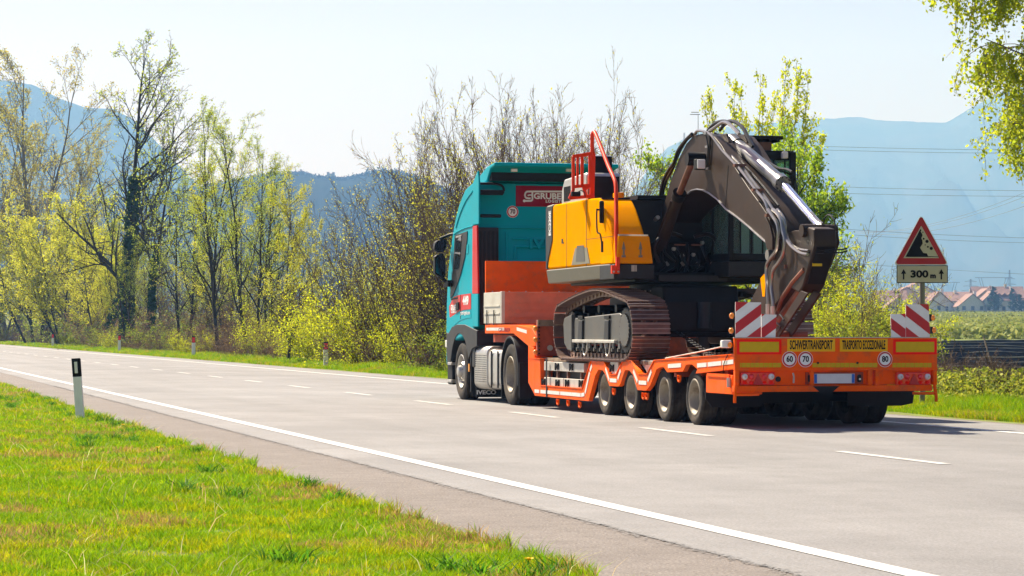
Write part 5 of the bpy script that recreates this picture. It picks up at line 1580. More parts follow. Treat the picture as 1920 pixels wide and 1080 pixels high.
# ================================================================== low loader
AX = [1.78, 3.08, 4.62, 5.94]
def trailer():
    hw = 1.36; xl = -hw; xr = hw
    r = vroot('low_loader_trailer', 0, 5.0, 0, 'orange four-axle low loader trailer carrying the excavator', 'trailer')
    xo = xl
    # --- wavy side beam: outlines read on the outer face, in metres (y, z)
    top = S([(999,676),(1011,676)], xo) + S([(1011,727),(1090,727),(1107,680),(1130,678),(1140,703),(1153,703),(1166,677.5),(1181,678),(1193,701),(1210,702),(1224,675.5)], xo) + [(2.2,0.86),(0.02,0.94)]
    bot = S([(1378,692),(1304,700.5)], xo) + [(AX[0]+0.35*math.cos(a), 0.46+0.36*math.sin(a)) for a in (0.75,1.15,1.57,2.0,2.4)] + S([(1276,701),(1247,700.5)], xo) + [(AX[1]+0.36*math.cos(a), 0.44+0.34*math.sin(a)) for a in (0.9,1.3,1.75)][::1] + S([(1219,722),(1208,732),(1190,732),(1182,712)], xo) + S([(1176,694),(1166,695),(1159,722),(1138,724),(1131,706),(1125,694),(1115,697),(1108,722),(1100,752),(999,743),(989,722)], xo)
    # keep the lower outline ordered from rear to front
    bb = S([(1378,692),(1304,700.5)], xo)
    bb += [(1.48,0.74),(1.70,0.80),(1.95,0.79),(2.08,0.70)]
    bb += [(2.76,0.68),(2.92,0.75),(3.10,0.74),(3.24,0.71),(3.52,0.49),(3.72,0.41)]
    bb += [(4.12,0.41),(4.34,0.62),(4.52,0.68),(4.72,0.68),(4.98,0.46),(5.08,0.44)]
    bb += [(5.50,0.44),(5.70,0.60),(5.84,0.66),(6.06,0.67),(6.24,0.58),(6.60,0.19)]
    bb += [(9.72,0.20),(10.06,0.42)]
    tt = [(10.06,0.80),(9.38,0.79),(9.36,0.365),(6.93,0.365),(6.44,0.795),(5.78,0.80),(5.46,0.60),(5.14,0.61),(4.80,0.815),(4.40,0.815),(4.08,0.63),(3.66,0.635),(3.33,0.83),(2.10,0.87),(0.0,0.94)]
    outline = bb + tt
    for sx, x0, x1 in ((-1, xl, xl+0.07), (1, xr-0.07, xr)):
        sb = MB().prism_yz(outline, x0, x1).build('side_beam', 'orange_paint', r, bevel=0.006)
        x = x0-0.004 if sx < 0 else x1+0.004
        if sx < 0:
            def strip(p, q, w=0.055):
                (y0, z0), (y1, z1) = p, q
                L_ = math.hypot(y1-y0, z1-z0); ny, nz = -(z1-z0)/L_*w/2, (y1-y0)/L_*w/2
                MB().prism_yz([(y0-ny, z0-nz), (y1-ny, z1-nz), (y1+ny, z1+nz), (y0+ny, z0+nz)], x-0.003, x+0.003).build('reflective_strip', 'retro_white', sb)
            for a, b in [((9.7,.275),(9.42,.275)),((9.34,.275),(8.2,.275)),((8.16,.275),(7.0,.275)),((6.97,.275),(6.80,.29)),((6.76,.31),(6.52,.62)),((6.49,.65),(6.40,.73)),
                         ((5.68,.70),(5.50,.53)),((5.46,.525),(5.12,.525)),((5.06,.55),(4.92,.68)),((4.30,.68),(4.10,.53)),((4.04,.52),(3.68,.52)),((3.62,.55),(3.45,.69)),
                         ((2.70,.765),(2.14,.785)),((1.46,.79),(1.08,.805)),((1.03,.808),(0.50,.832)),((0.46,.834),(0.04,.855))]:
                strip(a, b)
        # top flange catching the light
        fl = MB()
        for i in range(len(tt)-1):
            (y0, z0), (y1, z1) = tt[i], tt[i+1]
            if abs(y0-y1) < 0.05: continue
            fl.add([(x0-0.012*(sx<0), y0, z0+0.002), (x1+0.03, y0, z0+0.002), (x1+0.03, y1, z1+0.002), (x0-0.012*(sx<0), y1, z1+0.002),
                    (x0-0.012*(sx<0), y0, z0+0.014), (x1+0.03, y0, z0+0.014), (x1+0.03, y1, z1+0.014), (x0-0.012*(sx<0), y1, z1+0.014)],
                   [(0,1,2,3),(7,6,5,4),(0,4,5,1),(1,5,6,2),(2,6,7,3),(3,7,4,0)])
        fl.build('beam_flange', 'orange_paint', r)
    # --- main frame and deck
    MB().box((-0.50, 0.2, 0.50), (0.50, 9.7, 0.76)).build('spine_frame', 'orange_rust', r)
    for k in range(9):
        y = 0.5+1.05*k
        MB().box((xl+0.08, y, 0.62), (xr-0.08, y+0.10, 0.76)).build('cross_member', 'orange_rust', r)
    for i in range(12):
        w = (2*hw-0.20)/12; x = xl+0.10+i*w
        if abs(x+w/2) < 0.30: continue
        MB().box((x+0.006, 3.35, 0.765), (x+w-0.006, 9.70, 0.815+0.004*(i % 3))).build('deck_plank', 'wood_plank', r, bevel=0.004)
    for s_ in (-1, 1):
        MB().box((s_*0.80-0.50, 0.15, 0.80), (s_*0.80+0.50, 3.3, 0.84)).build('rear_deck_plate', 'orange_rust', r)
    MB().box((xl+0.07, 3.32, 0.70), (xr-0.07, 3.36, 0.84)).build('cross_member', 'orange_paint', r)
    # --- front: upright, neck, rusty neck plate with lamps
    for sx in (-1, 1):
        x0, x1 = (xl-0.002, xl+0.30) if sx < 0 else (xr-0.30, xr+0.002)
        MB().prism_yz([(9.72,0.21),(10.12,0.40),(10.12,1.00),(9.78,0.98),(9.70,0.80)], x0, x1).build('neck_upright', 'orange_paint', r, bevel=0.008)
        MB().prism_yz([(9.70,1.00),(10.10,0.985),(11.12,1.20),(13.10,1.20),(13.10,1.35),(10.93,1.345),(9.95,1.29),(9.70,1.18)], x0+0.01*(sx<0), x1-0.01*(sx>0)).build('neck_beam', 'orange_paint', r, bevel=0.008)
    p = MB().box((xl+0.012, 9.60, 0.84), (xr-0.012, 9.68, 1.42)).build('neck_back_plate', 'orange_rust', r, bevel=0.006)
    MB().box((xl+0.014, 9.56, 1.32), (-0.55, 9.598, 1.42)).build('timber_pad', 'wood_plank', p)
    MB().cyl((-1.14, 9.57, 0.97), (-1.14, 9.60, 0.97), 0.045, 14).build('reflector', 'aluminium_worn', p)
    m = MB()
    for k in range(9): m.cyl((xl+0.035, 9.56, 0.88+0.06*k), (xl+0.035, 9.60, 0.88+0.06*k), 0.014, 8)
    m.build('bolt_row', 'black_paint', p)
    for z in (1.28, 1.10, 0.90):
        MB().sphere((xl-0.01, 9.63, z), 0.045, 10).build('marker_lamp', 'amber_lens', r)
    MB().box((-1.2, 9.9, 1.05), (1.2, 13.1, 1.18)).build('neck_floor', 'orange_rust', r)
    # neck lettering plate
    p = SP(946, 619, xl+0.008); text('GRUBER', 0.10, 'crimson_film', r, (xl+0.004, p.y, p.z), *SIDE, xs=2.2, ext=0.001)
    MB().prism_yz([(13.0,1.25),(11.75,1.25),(11.75,1.30),(13.0,1.30)], xl+0.006, xl+0.010).build('reflective_strip', 'retro_white', r)
    MB().prism_yz([(10.9,1.25),(10.25,1.20),(10.25,1.255),(10.9,1.305)], xl+0.006, xl+0.010).build('reflective_strip', 'retro_white', r)
    # --- dropside body on the neck: cream side, dusty rear board
    z0, z1 = 1.372, 1.905
    MB().box((xl, 11.98, z0), (xl+0.04, 13.16, z1)).build('dropside_board', 'cream_panel', r, bevel=0.006, label='cream side board')
    for z in (1.53, 1.66):
        MB().box((xl-0.012, 12.02, z), (xl-0.001, 13.12, z+0.018)).build('board_rib', 'cream_panel', r)
    for y in (12.35, 12.85):
        MB().box((xl-0.024, y, 1.34), (xl-0.012, y+0.03, 1.60)).build('hinge', 'black_paint', r)
    MB().box((xl, 11.90, z0), (xl+0.06, 11.975, z1+0.01)).build('corner_post', 'cream_panel', r, bevel=0.006)
    MB().box((xr-0.04, 11.98, z0), (xr, 13.16, z1)).build('dropside_board', 'cream_panel', r, bevel=0.006)
    bd = MB().box((xl+0.062, 11.92, z0), (xr-0.05, 11.96, z1)).build('rear_board', 'orange_dusty', r, bevel=0.004, label='dusty salmon rear board')
    for z in (z0+0.10, z0+0.22, z0+0.33, z1-0.03):
        MB().box((xl+0.14, 11.905, z), (xr-0.1, 11.921, z+0.02)).build('board_rib', 'orange_dusty', bd)
    MB().box((xl+0.02, 12.0, z0-0.02), (xr-0.02, 13.14, z0+0.01)).build('box_floor', 'orange_rust', r)
    hb = MB().box((xl+0.02, 13.10, 1.88), (xr-0.10, 13.15, 2.46)).build('headboard', 'orange_paint', r, bevel=0.006)
    for k in range(7):
        MB().cyl((xl+0.14+0.3*k, 13.085, 1.93), (xl+0.14+0.3*k, 13.10, 1.93), 0.012, 8).build('bolt', 'aluminium_worn', hb)
    # --- stowed aluminium ramps in the side pocket
    rp = []
    def ramp(y0, y1, za, zb, n=1):
        o = MB().box((xl+0.03, y0, za), (xl+0.16, y1, zb)).build('stowed_ramp', 'aluminium_worn', r, bevel=0.006)
        return o
    ramp(6.95, 9.25, 0.615, 0.755)
    ramp(8.12, 9.25, 0.375, 0.505); ramp(6.98, 8.08, 0.375, 0.505)
    for y in (9.1, 8.55, 7.95, 7.2):
        MB().box((xl+0.06, y, 0.50), (xl+0.10, y+0.07, 0.62)).build('spacer', 'rusty_steel', r)
    MB().box((xl+0.22, 6.9, 0.36), (xl+0.24, 9.36, 0.78)).build('pocket_wall', 'black_paint', r)
    for (px, py) in [(1044, 687), (1071, 688), (1019, 716), (1045, 718), (1063, 718), (1089, 719), (1147, 690)]:
        q = SP(px, py, xl+0.02)
        m = MB(); m.tube(catmull([q+Vector((0,.08,.05)), q+Vector((-.01,.05,-.05)), q+Vector((-.01,-.02,.03)), q+Vector((0,-.07,-.04)), q+Vector((0,-.09,.05))], 3), 0.014, 6)
        m.build('latch', 'black_paint', r)
    MB().box((xl-0.016, 8.93, 0.20), (xl-0.004, 8.98, 0.80)).build('ratchet_strap', 'dark_grey', r)
    MB().box((xl+0.03, 5.15, 0.60), (xl+0.05, 5.55, 0.80)).build('filler_plate', 'cream_panel', r)
    MB().prism_yz([(4.38,0.81),(4.30,0.83),(3.62,0.83),(3.30,0.68),(4.05,0.66)], xl+0.12, xl+0.16).build('filler_plate', 'aluminium_worn', r)
    # --- lashing rings
    for (y, z) in [(8.35,0.15),(7.75,0.15),(7.10,0.14),(5.30,0.38),(3.86,0.35),(3.70,0.35),(2.26,0.62)]:
        ring = [(xl+0.01, y+0.055*math.cos(a), z+0.055*math.sin(a)) for a in [math.radians(k*30+150) for k in range(9)]]
        MB().tube(ring, 0.016, 8).build('lashing_ring', 'orange_paint', r)
    # --- axles, twin wheels
    for i, y in enumerate(AX):
        MB().cyl((xl+0.2, y, 0.37), (xr-0.2, y, 0.37), 0.07, 12).build('axle', 'black_paint', r)
        for sg in (-0.55, 0.55):
            MB().box((sg-0.06, y-0.1, 0.37), (sg+0.06, y+0.1, 0.62)).build('air_bellows', 'black_plastic', r)
        add_wheel(W_TRAIL, (xl+0.175, y, 0.368), r, rot=0.5*i, twin=0.27)
        add_wheel(W_TRAIL, (xr-0.175, y, 0.368), r, flip=True, rot=0.4*i, twin=0.27)
    # --- rear left locker with catch, mudflaps
    MB().box((xl+0.02, 0.14, 0.44), (xl+0.42, 1.18, 0.685)).build('locker', 'orange_paint', r, bevel=0.012)
    MB().box((xl+0.005, 0.24, 0.655), (xl+0.03, 1.10, 0.695)).build('locker_lid_lip', 'orange_paint', r)
    MB().cyl((xl+0.00, 0.22, 0.53), (xl+0.00, 0.22, 0.65), 0.03, 8).build('locker_catch', 'aluminium_worn', r)
    MB().prism_xz([(xl+0.03,0.50),(-0.55,0.50),(-0.55,0.25),(xl+0.12,0.25),(xl+0.03,0.36)], 1.22, 1.24).build('mud_flap', 'black_plastic', r)
    MB().prism_xz([(xr-0.03,0.50),(0.40,0.50),(0.40,0.27),(xr-0.22,0.27),(xr-0.06,0.30)], 0.62, 0.64).build('mud_flap', 'black_plastic', r)
    MB().prism_xz([(-0.55,0.50),(0.40,0.50),(0.40,0.30),(-0.55,0.30)], 1.24, 1.26).build('mud_flap', 'black_plastic', r)
    # ================= rear face, modelled from the tail plane y = 0
    Y = 0.0
    bd = MB().box((xl-.002, Y, 0.745), (xr+0.01, Y+0.05, 1.150)).build('tail_board', 'orange_paint', r, bevel=0.005)
    xL = xl; xR = xr+0.01
    MB().box((xL, Y-0.014, 0.742), (xR, Y+0.0, 0.775)).build('tail_lip', 'orange_paint', bd, bevel=0.004)
    MB().box((xL, Y+0.01, 1.152), (xR, Y+0.07, 1.162)).build('board_top_edge', 'aluminium_worn', bd)
    def panel(px0, py0, px1, py1, name, m, th=0.005, lift=0.001, parent=bd):
        a = RP(px0, py0, Y); b = RP(px1, py1, Y)
        return MB().box((a.x, Y-lift-th, b.z), (b.x, Y-lift, a.z)).build(name, m, parent)
    for (a, b) in ((1381.5, 1465), (1674.5, 1756)):
        o = panel(a, 636.5, b, 664.5, 'marker_panel', 'fluoro_red')
        panel(a+5, 641, b-5, 660, 'marker_field', 'retro_yellow', 0.004, 0.006, o)
    a = panel(1476, 635.5, 1565.5, 659, 'warning_strip', 'sign_yellow')
    c = RP(1520.7, 647.4, Y); text('SCHWERTRANSPORT', 0.158, 'black_film', a, (c.x, Y-0.008, c.z), *REAR, xs=0.375, bold=0.0035, ext=0.001)
    a = panel(1574.5, 635.5, 1664, 659, 'warning_strip', 'sign_yellow')
    c = RP(1619.2, 647.4, Y); text('TRASPORTO ECCEZIONALE', 0.158, 'black_film', a, (c.x, Y-0.008, c.z), *REAR, xs=0.295, bold=0.0035, ext=0.001)
    for px, s_ in ((1480, '60'), (1510, '70'), (1659, '80')):
        c = RP(px, 673.6, Y); limit_disc(bd, (c.x, c.z), Y-0.002, 0.100, s_)
    def yrow(px0, px1):
        n = int(round((px1-px0)/8.6))
        for k in range(n):
            a = px0+(px1-px0)*k/n
            panel(a+0.35, 680.5, a+(px1-px0)/n-0.35, 688.8, 'reflective_square', 'retro_yellow', 0.003)
    yrow(1382, 1465); yrow(1523, 1645); yrow(1673, 1756)
    for px in (1533, 1607):
        c = RP(px, 680.5, Y); MB().cyl((c.x, Y-0.02, c.z), (c.x, Y-0.004, c.z), 0.014, 8).build('bolt', 'black_paint', bd)
    # lamp beam below
    lb = MB().box((xL+0.02, Y+0.05, 0.555), (xR-0.02, Y+0.09, 0.745)).build('lamp_beam', 'orange_paint', r, bevel=0.005)
    MB().box((xL+0.0, Y-0.03, 0.475), (xR-0.08, Y+0.10, 0.552)).build('rear_bumper_beam', 'orange_paint', r, bevel=0.008)
    for x in (xL+0.0, -0.36, 0.42, 0.52, xR-0.06):
        MB().box((x, Y-0.02, 0.552), (x+0.05, Y+0.05, 0.744)).build('beam_web', 'orange_paint', r, bevel=0.004)
    for (a, b) in ((1389, 1453), (1681, 1746)):
        pa = RP(a, 699, Y); pb = RP(b, 721, Y); x0, x1 = pa.x, pb.x; z0_, z1_ = pb.z, pa.z
        o = MB().box((x0, Y+0.0, z0_-.005), (x1, Y+0.05, z1_+.005)).build('tail_lamp', 'red_lens', r, bevel=0.01)
        w = x1-x0; zm_ = (z0_+z1_)/2
        for fx in (0.11, 0.89):
            MB().sphere((x0+w*fx, Y-0.004, zm_+0.025), 0.040, 14, 1).build('reversing_lens', 'clear_lens', o)
            MB().sphere((x0+w*fx, Y-0.022, zm_+0.025), 0.024, 12, 1).build('lens_core', 'aluminium_worn', o)
            MB().sphere((x0+w*fx, Y-0.001, zm_-0.048), 0.032, 12, .8).build('indicator_lens', 'fluoro_red', o)
        for fx in (0.31, 0.69):
            MB().sphere((x0+w*fx, Y-0.001, zm_+0.025), 0.037, 14, 1).build('brake_lens', 'red_lens', o)
            MB().sphere((x0+w*fx, Y-0.001, zm_-0.048), 0.030, 12, .8).build('tail_lens', 'fluoro_red', o)
        MB().prism_xz([(x0+w*.36, z0_+.004),(x0+w*.64, z0_+.004),(x0+w*.5, z1_-.012)], Y-0.012, Y+0.0).build('triangle_reflector', 'red_film', o)
    # number plate, blank white centre with blue ends, lamps either side
    pa = RP(1526.5, 701, Y); pb = RP(1603, 718.5, Y)
    hs = MB().box((pa.x-0.10, Y+0.02, pb.z-0.01), (pb.x+0.12, Y+0.049, pa.z+0.02)).build('plate_recess', 'orange_rust', r)
    pl = MB().box((pa.x, Y+0.008, pb.z), (pb.x, Y+0.018, pa.z)).build('number_plate', 'plate_white', r)
    MB().box((pa.x+.004, Y+0.003, pb.z+.004), (pa.x+0.04, Y+0.009, pa.z-.004)).build('blue_band', 'blue_film', pl)
    MB().box((pb.x-0.04, Y+0.003, pb.z+.004), (pb.x-.004, Y+0.009, pa.z-.004)).build('blue_band', 'blue_film', pl)
    for px in (1519.5, 1612):
        c = RP(px, 709.5, Y)
        MB().cbox((c.x, Y+0.02, c.z), (0.055, 0.05, 0.10)).build('plate_lamp', 'black_plastic', r, bevel=0.02)
    MB().cyl((RP(1612,709.5,Y).x, Y-0.01, 0.63), (RP(1612,709.5,Y).x, Y-0.004, 0.63), 0.014, 8).build('plate_bulb', 'clear_lens', r)
    c = RP(1461, 711, Y); MB().cyl((c.x, Y+0.03, c.z), (c.x, Y+0.049, c.z), 0.034, 14).build('socket', 'black_plastic', r)
    c = RP(1488, 709, Y); MB().tube([(c.x, Y+0.02, c.z+.06),(c.x, Y-0.01, c.z+.02),(c.x, Y-0.0, c.z-.06)], 0.012, 6).build('lever', 'aluminium_worn', r)
    c = RP(1546, 727, Y)
    MB().prism_xz([(c.x-0.17, 0.545),(c.x+0.19, 0.545),(c.x+0.08, 0.455),(c.x-0.06, 0.455)], Y-0.035, Y-0.031).build('bumper_bracket', 'black_plastic', r)
    # folding steps at both rear corners
    for x, s_ in ((xL, 1), (xR-0.06, -1)):
        MB().tube([(x, Y-0.05, 0.56),(x-0.02*s_, Y-0.06, 0.40),(x-0.02*s_, Y-0.06, 0.34)], 0.022, 8).build('step_post', 'orange_paint', r)
        MB().tube([(x-0.02*s_, Y-0.06, 0.445),(x+0.22*s_, Y-0.06, 0.445),(x+0.30*s_, Y-0.06, 0.448)], 0.018, 8).build('step_bar', 'orange_paint', r)
    # --- red and white striped boards on posts
    def striped(poly_px, y, slope, name='striped_board', phase=0.0):
        xz = [(RP(a, b, y).x, RP(a, b, y).z) for a, b in poly_px]
        x0 = min(p[0] for p in xz); x1 = max(p[0] for p in xz); z0 = min(p[1] for p in xz); z1 = max(p[1] for p in xz)
        o = MB().prism_xz(xz, y, y+0.012).build(name, 'white_paint', r)
        # red stripes as thin film, clipped to the board
        w = 0.1414; k0 = -12
        def clip(poly, f):
            out = []
            for i in range(len(poly)):
                p, q = poly[i-1], poly[i]; fp, fq = f(p), f(q)
                if (fp >= 0) != (fq >= 0):
                    t = fp/(fp-fq); out.append((p[0]+(q[0]-p[0])*t, p[1]+(q[1]-p[1])*t))
                if fq >= 0: out.append(q)
            return out
        for k in range(-12, 14):
            c0 = phase + 2*k*w; c1 = c0 + w
            g = lambda p: (p[0]*slope*0.72 + p[1])   # stripes rise with the sign of -slope
            pl_ = clip(xz, lambda p: g(p)-c0); 
            if len(pl_) < 3: continue
            pl_ = clip(pl_, lambda p: c1-g(p))
            if len(pl_) < 3: continue
            MB().prism_xz(pl_, y-0.0025, y-0.0002).build('red_stripe', 'red_film', o)
        return o, (x0, x1, z0, z1)
    Y2 = Y+0.015
    striped([(1379,634),(1379,566),(1427,567),(1427,634)], Y2, -1, phase=RP(1379,634,Y2).x*-0.72+RP(1379,634,Y2).z+0.045)
    striped([(1427.5,634),(1427.5,589),(1456,590),(1454,634)], Y2+0.02, -1, phase=RP(1379,634,Y2).x*-0.72+RP(1379,634,Y2).z+0.015)
    striped([(1698.5,634),(1698.5,571),(1741,570),(1744,634)], Y2, 1, phase=RP(1744,634,Y2).x*0.72+RP(1744,634,Y2).z+0.045)
    striped([(1671.5,634),(1670,589),(1698,588),(1698,634)], Y2+0.02, 1, phase=RP(1744,634,Y2).x*0.72+RP(1744,634,Y2).z+0.02)
    for (px, py) in [(1372, 592), (1371, 620), (1369, 647), (1749, 596), (1751, 619)]:
        c = RP(px, py, Y2+0.05)
        sg = 1 if px < 1500 else -1
        MB().cbox((c.x+sg*0.035, Y2+0.06, c.z), (0.03, 0.05, 0.09)).build('lamp_base', 'black_plastic', r)
        MB().sphere((c.x, Y2+0.05, c.z), 0.034, 12, 1.1).build('marker_lamp', 'amber_lens', r)
    c = RP(1362, 645, 0.1)
    MB().cbox((c.x, 0.12, c.z), (0.13, 0.10, 0.10)).build('work_lamp', 'clear_lens', r, bevel=0.02)
    for x in (RP(1384,634,Y).x, RP(1742,634,Y).x):
        MB().box((x-0.02, Y2+0.034, 0.9), (x+0.02, Y2+0.06, 1.56)).build('board_post', 'black_paint', r)
    # wires and stay rods from the rail to the rear corner
    q = [SP(1248, 672, xl+0.1), SP(1310, 660, xl+0.1), SP(1372, 646, xl+0.12)]
    MB().tube(q, 0.010, 6).build('stay_rod', 'aluminium_worn', r)
    q = [SP(1356, 700, xl-0.01), SP(1358, 680, xl-0.02), SP(1368, 660, xl), SP(1378, 654, xl+0.05)]
    MB().tube(catmull(q, 4), 0.006, 5).build('cable', 'black_plastic', r)
trailer()

# ================================================================== excavator
def excavator():
    zb = 0.83; xcx = -0.03
    r = vroot('excavator', xcx, 6.4, zb, 'yellow and brown crawler excavator with folded boom loaded backwards on the low loader', 'excavator')
    # ---- tracks
    path = [(4.98,.835),(6.4,.835),(7.95,.835),(8.22,.90),(8.40,1.08),(8.45,1.30),(8.38,1.52),(8.20,1.62),(7.6,1.715),(6.95,1.79),(6.3,1.835),(5.76,1.815),(5.15,1.735),(4.65,1.665),(4.42,1.56),(4.30,1.35),(4.29,1.12),(4.40,.95),(4.62,.86)]
    cp = catmull([(0, a, b) for a, b in path], 8, closed=True)
    # resample at even spacing
    seg = [(cp[(i+1) % len(cp)]-cp[i]).length for i in range(len(cp))]; tot = sum(seg)
    NS = 48; step = tot/NS; pts = []; acc_ = 0; k = 0; need = 0
    for i in range(len(cp)):
        while need <= acc_+seg[i] and k < NS:
            t = (need-acc_)/seg[i]; pts.append(cp[i].lerp(cp[(i+1) % len(cp)], t)); k += 1; need = k*step
        acc_ += seg[i]
    cen = Vector((0, 6.4, 1.33))
    w = 0.56
    sh_ = MB()      # one shoe: plate with three grousers, local x across, y along, z outward
    L_ = step*0.5
    sh_.box((-w/2, -L_*0.90, 0.0), (w/2, L_*0.90, 0.014))
    for fy, hh in ((-0.84, .040), (-0.18, .036), (0.50, .044)):
        sh_.box((-w/2, L_*fy, 0.012), (w/2, L_*(fy+.13), hh))
    for x in (-0.09, 0.05):
        sh_.cbox((x, L_*0.45, 0.018), (0.03, 0.03, 0.012))
    shoe_me = sh_.mesh('shoe', 'track_steel', smooth=False)
    shoe_me.materials.append(MATS['grouser_steel'])
    for pg in shoe_me.polygons:
        if pg.center.z > 0.030 : pg.material_index = 1
    lk = MB()
    for x in (-0.085, 0.085): lk.box((x-0.02, -L_*0.93, -0.085), (x+0.02, L_*0.93, 0.0))
    lk.cyl((-0.12, L_*0.6, -0.045), (0.12, L_*0.6, -0.045), 0.028, 8)
    link_me = lk.mesh('chain_link', 'track_steel', smooth=False)
    for sx in (-1, 1):
        xm = xcx + sx*(1.36-w/2)
        # the track: frame is the parent mesh, shoes its sub-parts
        fr = MB()
        fp = [(5.25,1.04),(5.12,1.12),(5.08,1.46),(5.2,1.50),(7.55,1.44),(7.62,1.38),(7.62,1.08),(7.5,1.04)]
        fr.prism_yz(fp, xm-0.19, xm+0.19)
        tr = fr.build('track', 'track_frame', r, bevel=0.02)
        for i in range(NS):
            p = pts[i]; t = (pts[(i+1) % NS]-pts[i-1]).normalized()
            nrm_ = Vector((0, t.z, -t.y))
            if nrm_.dot(p-cen) < 0: nrm_ = -nrm_
            xx = Vector((1,0,0)); yy = nrm_.cross(xx)
            M = Matrix(((xx.x, yy.x, nrm_.x), (xx.y, yy.y, nrm_.y), (xx.z, yy.z, nrm_.z)))
            for me_, nm in ((shoe_me, 'shoe'), (link_me, 'chain_link')):
                o = bpy.data.objects.new(nm, me_); link(o, tr)
                o.location = Vector((xm, p.y, p.z)) - OFF[r.name]
                o.rotation_euler = M.to_euler()
        so = -sx if sx > 0 else 1
        xo = xm + (-0.19 if sx < 0 else 0.19)      # outer face of the frame
        def ob(x0, x1): return (xo-x1, xo-x0) if sx < 0 else (xo+x0, xo+x1)
        # guards, carrier rollers, bottom rollers, sprocket, idler
        a, b = ob(-0.02, 0.035)
        MB().prism_yz([(7.62,1.50),(8.05,1.44),(8.10,1.35),(8.05,1.05),(7.85,0.95),(7.62,0.93)], a, b).build('idler_guard', 'track_frame', tr, bevel=0.015)
        for ys in (5.65, 7.05):
            a, b = ob(0.0, 0.03)
            MB().prism_yz([(ys,1.40),(ys+0.20,1.40),(ys+0.26,1.10),(ys+0.02,1.10)], a, b).build('frame_panel', 'dark_grey', tr, bevel=0.01)
            MB().prism_yz([(ys-.02,1.47),(ys+0.24,1.47),(ys+0.24,1.42),(ys-.02,1.42)], a, b).build('frame_panel', 'black_paint', tr, bevel=0.005)
        a, b = ob(0.0, 0.05)
        MB().box((a, 5.30, 1.065), (b, 7.55, 1.11)).build('guard_rail', 'aluminium_worn', tr, bevel=0.008)
        for q in range(9):
            y = 5.15+0.31*q
            MB().cyl((xm-0.17, y, 0.965), (xm+0.17, y, 0.965), 0.055, 12).build('track_roller', 'black_paint', tr)
            MB().cyl((xo, y, 0.965), (xo+(-0.04 if sx < 0 else 0.04), y, 0.965), 0.03, 10).build('roller_cap', 'track_frame', tr)
            MB().box((min(xo, xo-0.02*(-sx)), y-0.045, 0.98), (max(xo, xo-0.02*(-sx))+0.001, y+0.045, 1.06)).build('roller_bracket', 'track_frame', tr)
        for y in (5.75, 6.95):
            a, b = ob(0.0, 0.04)
            MB().tube([((a+b)/2, y+.10, 1.07), ((a+b)/2, y+.04, 0.90), ((a+b)/2, y-.03, 0.87), ((a+b)/2, y-.13, 0.93), ((a+b)/2, y-.17, 1.07)], 0.014, 6).build('chain_guide', 'aluminium_worn', tr)
        for y in (5.6, 6.5, 7.3):
            MB().cyl((xm-0.12, y, 1.57), (xm+0.12, y, 1.57), 0.06, 12).build('carrier_roller', 'black_paint', tr)
            MB().box((xm-.05, y-.05, 1.46), (xm+.05, y+.05, 1.56)).build('roller_bracket', 'black_paint', tr)
        # sprocket at the near end with toothed cover
        m = MB(); tp = []
        for q in range(44):
            a_ = 2*math.pi*q/44; rr_ = 0.335 if q % 2 else 0.30
            tp.append((4.78+rr_*math.cos(a_), 1.25+rr_*math.sin(a_)))
        a, b = ob(-0.10, 0.028)
        m.prism_yz(tp, a, b).build('sprocket', 'black_paint', tr)
        a, b = ob(0.0, 0.05)
        tp2 = []
        for q in range(48):
            a_ = 2*math.pi*q/48; rr_ = 0.245 if q % 2 else 0.215
            tp2.append((4.80+rr_*math.cos(a_), 1.25+rr_*math.sin(a_)))
        MB().prism_yz(tp2, a, b).build('drive_cover', 'track_frame', tr)
        MB().cyl((xm-0.10, 8.05, 1.24), (xm+0.10, 8.05, 1.24), 0.31, 24).build('idler', 'black_paint', tr)
    # ---- car body and slewing ring
    MB().prism_yz([(5.2,1.15),(8.1,1.15),(8.0,1.90),(5.3,1.90)], xcx-0.58, xcx+0.58).build('car_body', 'black_paint', r, bevel=0.03)  # stretched past a real car body, added as a dark blocker of the gap
    for y in (5.1, 7.35):
        MB().box((xcx-0.95, y, 1.22), (xcx+0.95, y+0.38, 1.52)).build('cross_leg', 'black_paint', r, bevel=0.03)
    MB().box((xcx-0.80, 5.02, 1.27), (xcx+0.80, 5.06, 1.66)).build('belly_plate', 'black_paint', r)
    MB().cyl((xcx-0.05, 4.98, 1.28), (xcx-0.05, 4.98, 1.66), 0.10, 16).build('swivel_hose_cover', 'dark_grey', r)
    MB().cyl((xcx, 6.3, 1.70), (xcx, 6.3, 1.84), 0.66, 40).build('slewing_ring', 'black_paint', r)
    MB().cyl((xcx, 6.3, 1.845), (xcx, 6.3, 1.93), 0.74, 40).build('slewing_ring', 'black_paint', r)
    m = MB()
    for q in range(40):
        a_ = 2*math.pi*q/40
        m.cyl((xcx+0.71*math.cos(a_), 6.3+0.71*math.sin(a_), 1.82), (xcx+0.71*math.cos(a_), 6.3+0.71*math.sin(a_), 1.862), 0.016, 6)
        m.cyl((xcx+0.63*math.cos(a_+.07), 6.3+0.63*math.sin(a_+.07), 1.76), (xcx+0.668*math.cos(a_+.07), 6.3+0.668*math.sin(a_+.07), 1.76), 0.014, 6)
    o = m.build('ring_bolts', 'aluminium_worn', r); o['kind'] = 'stuff'
    # ---- upper frame
    MB().box((-1.02, 5.35, 1.95), (1.22, 8.8, 2.10)).build('upper_frame', 'black_paint', r, bevel=0.02)
    MB().box((-0.70, 5.2, 1.965), (0.35, 5.36, 2.05)).build('upper_frame_lip', 'dark_grey', r)
    # right hand body: yellow panels, olive skirt, grey corner of the counterweight
    xs = xcx-1.33
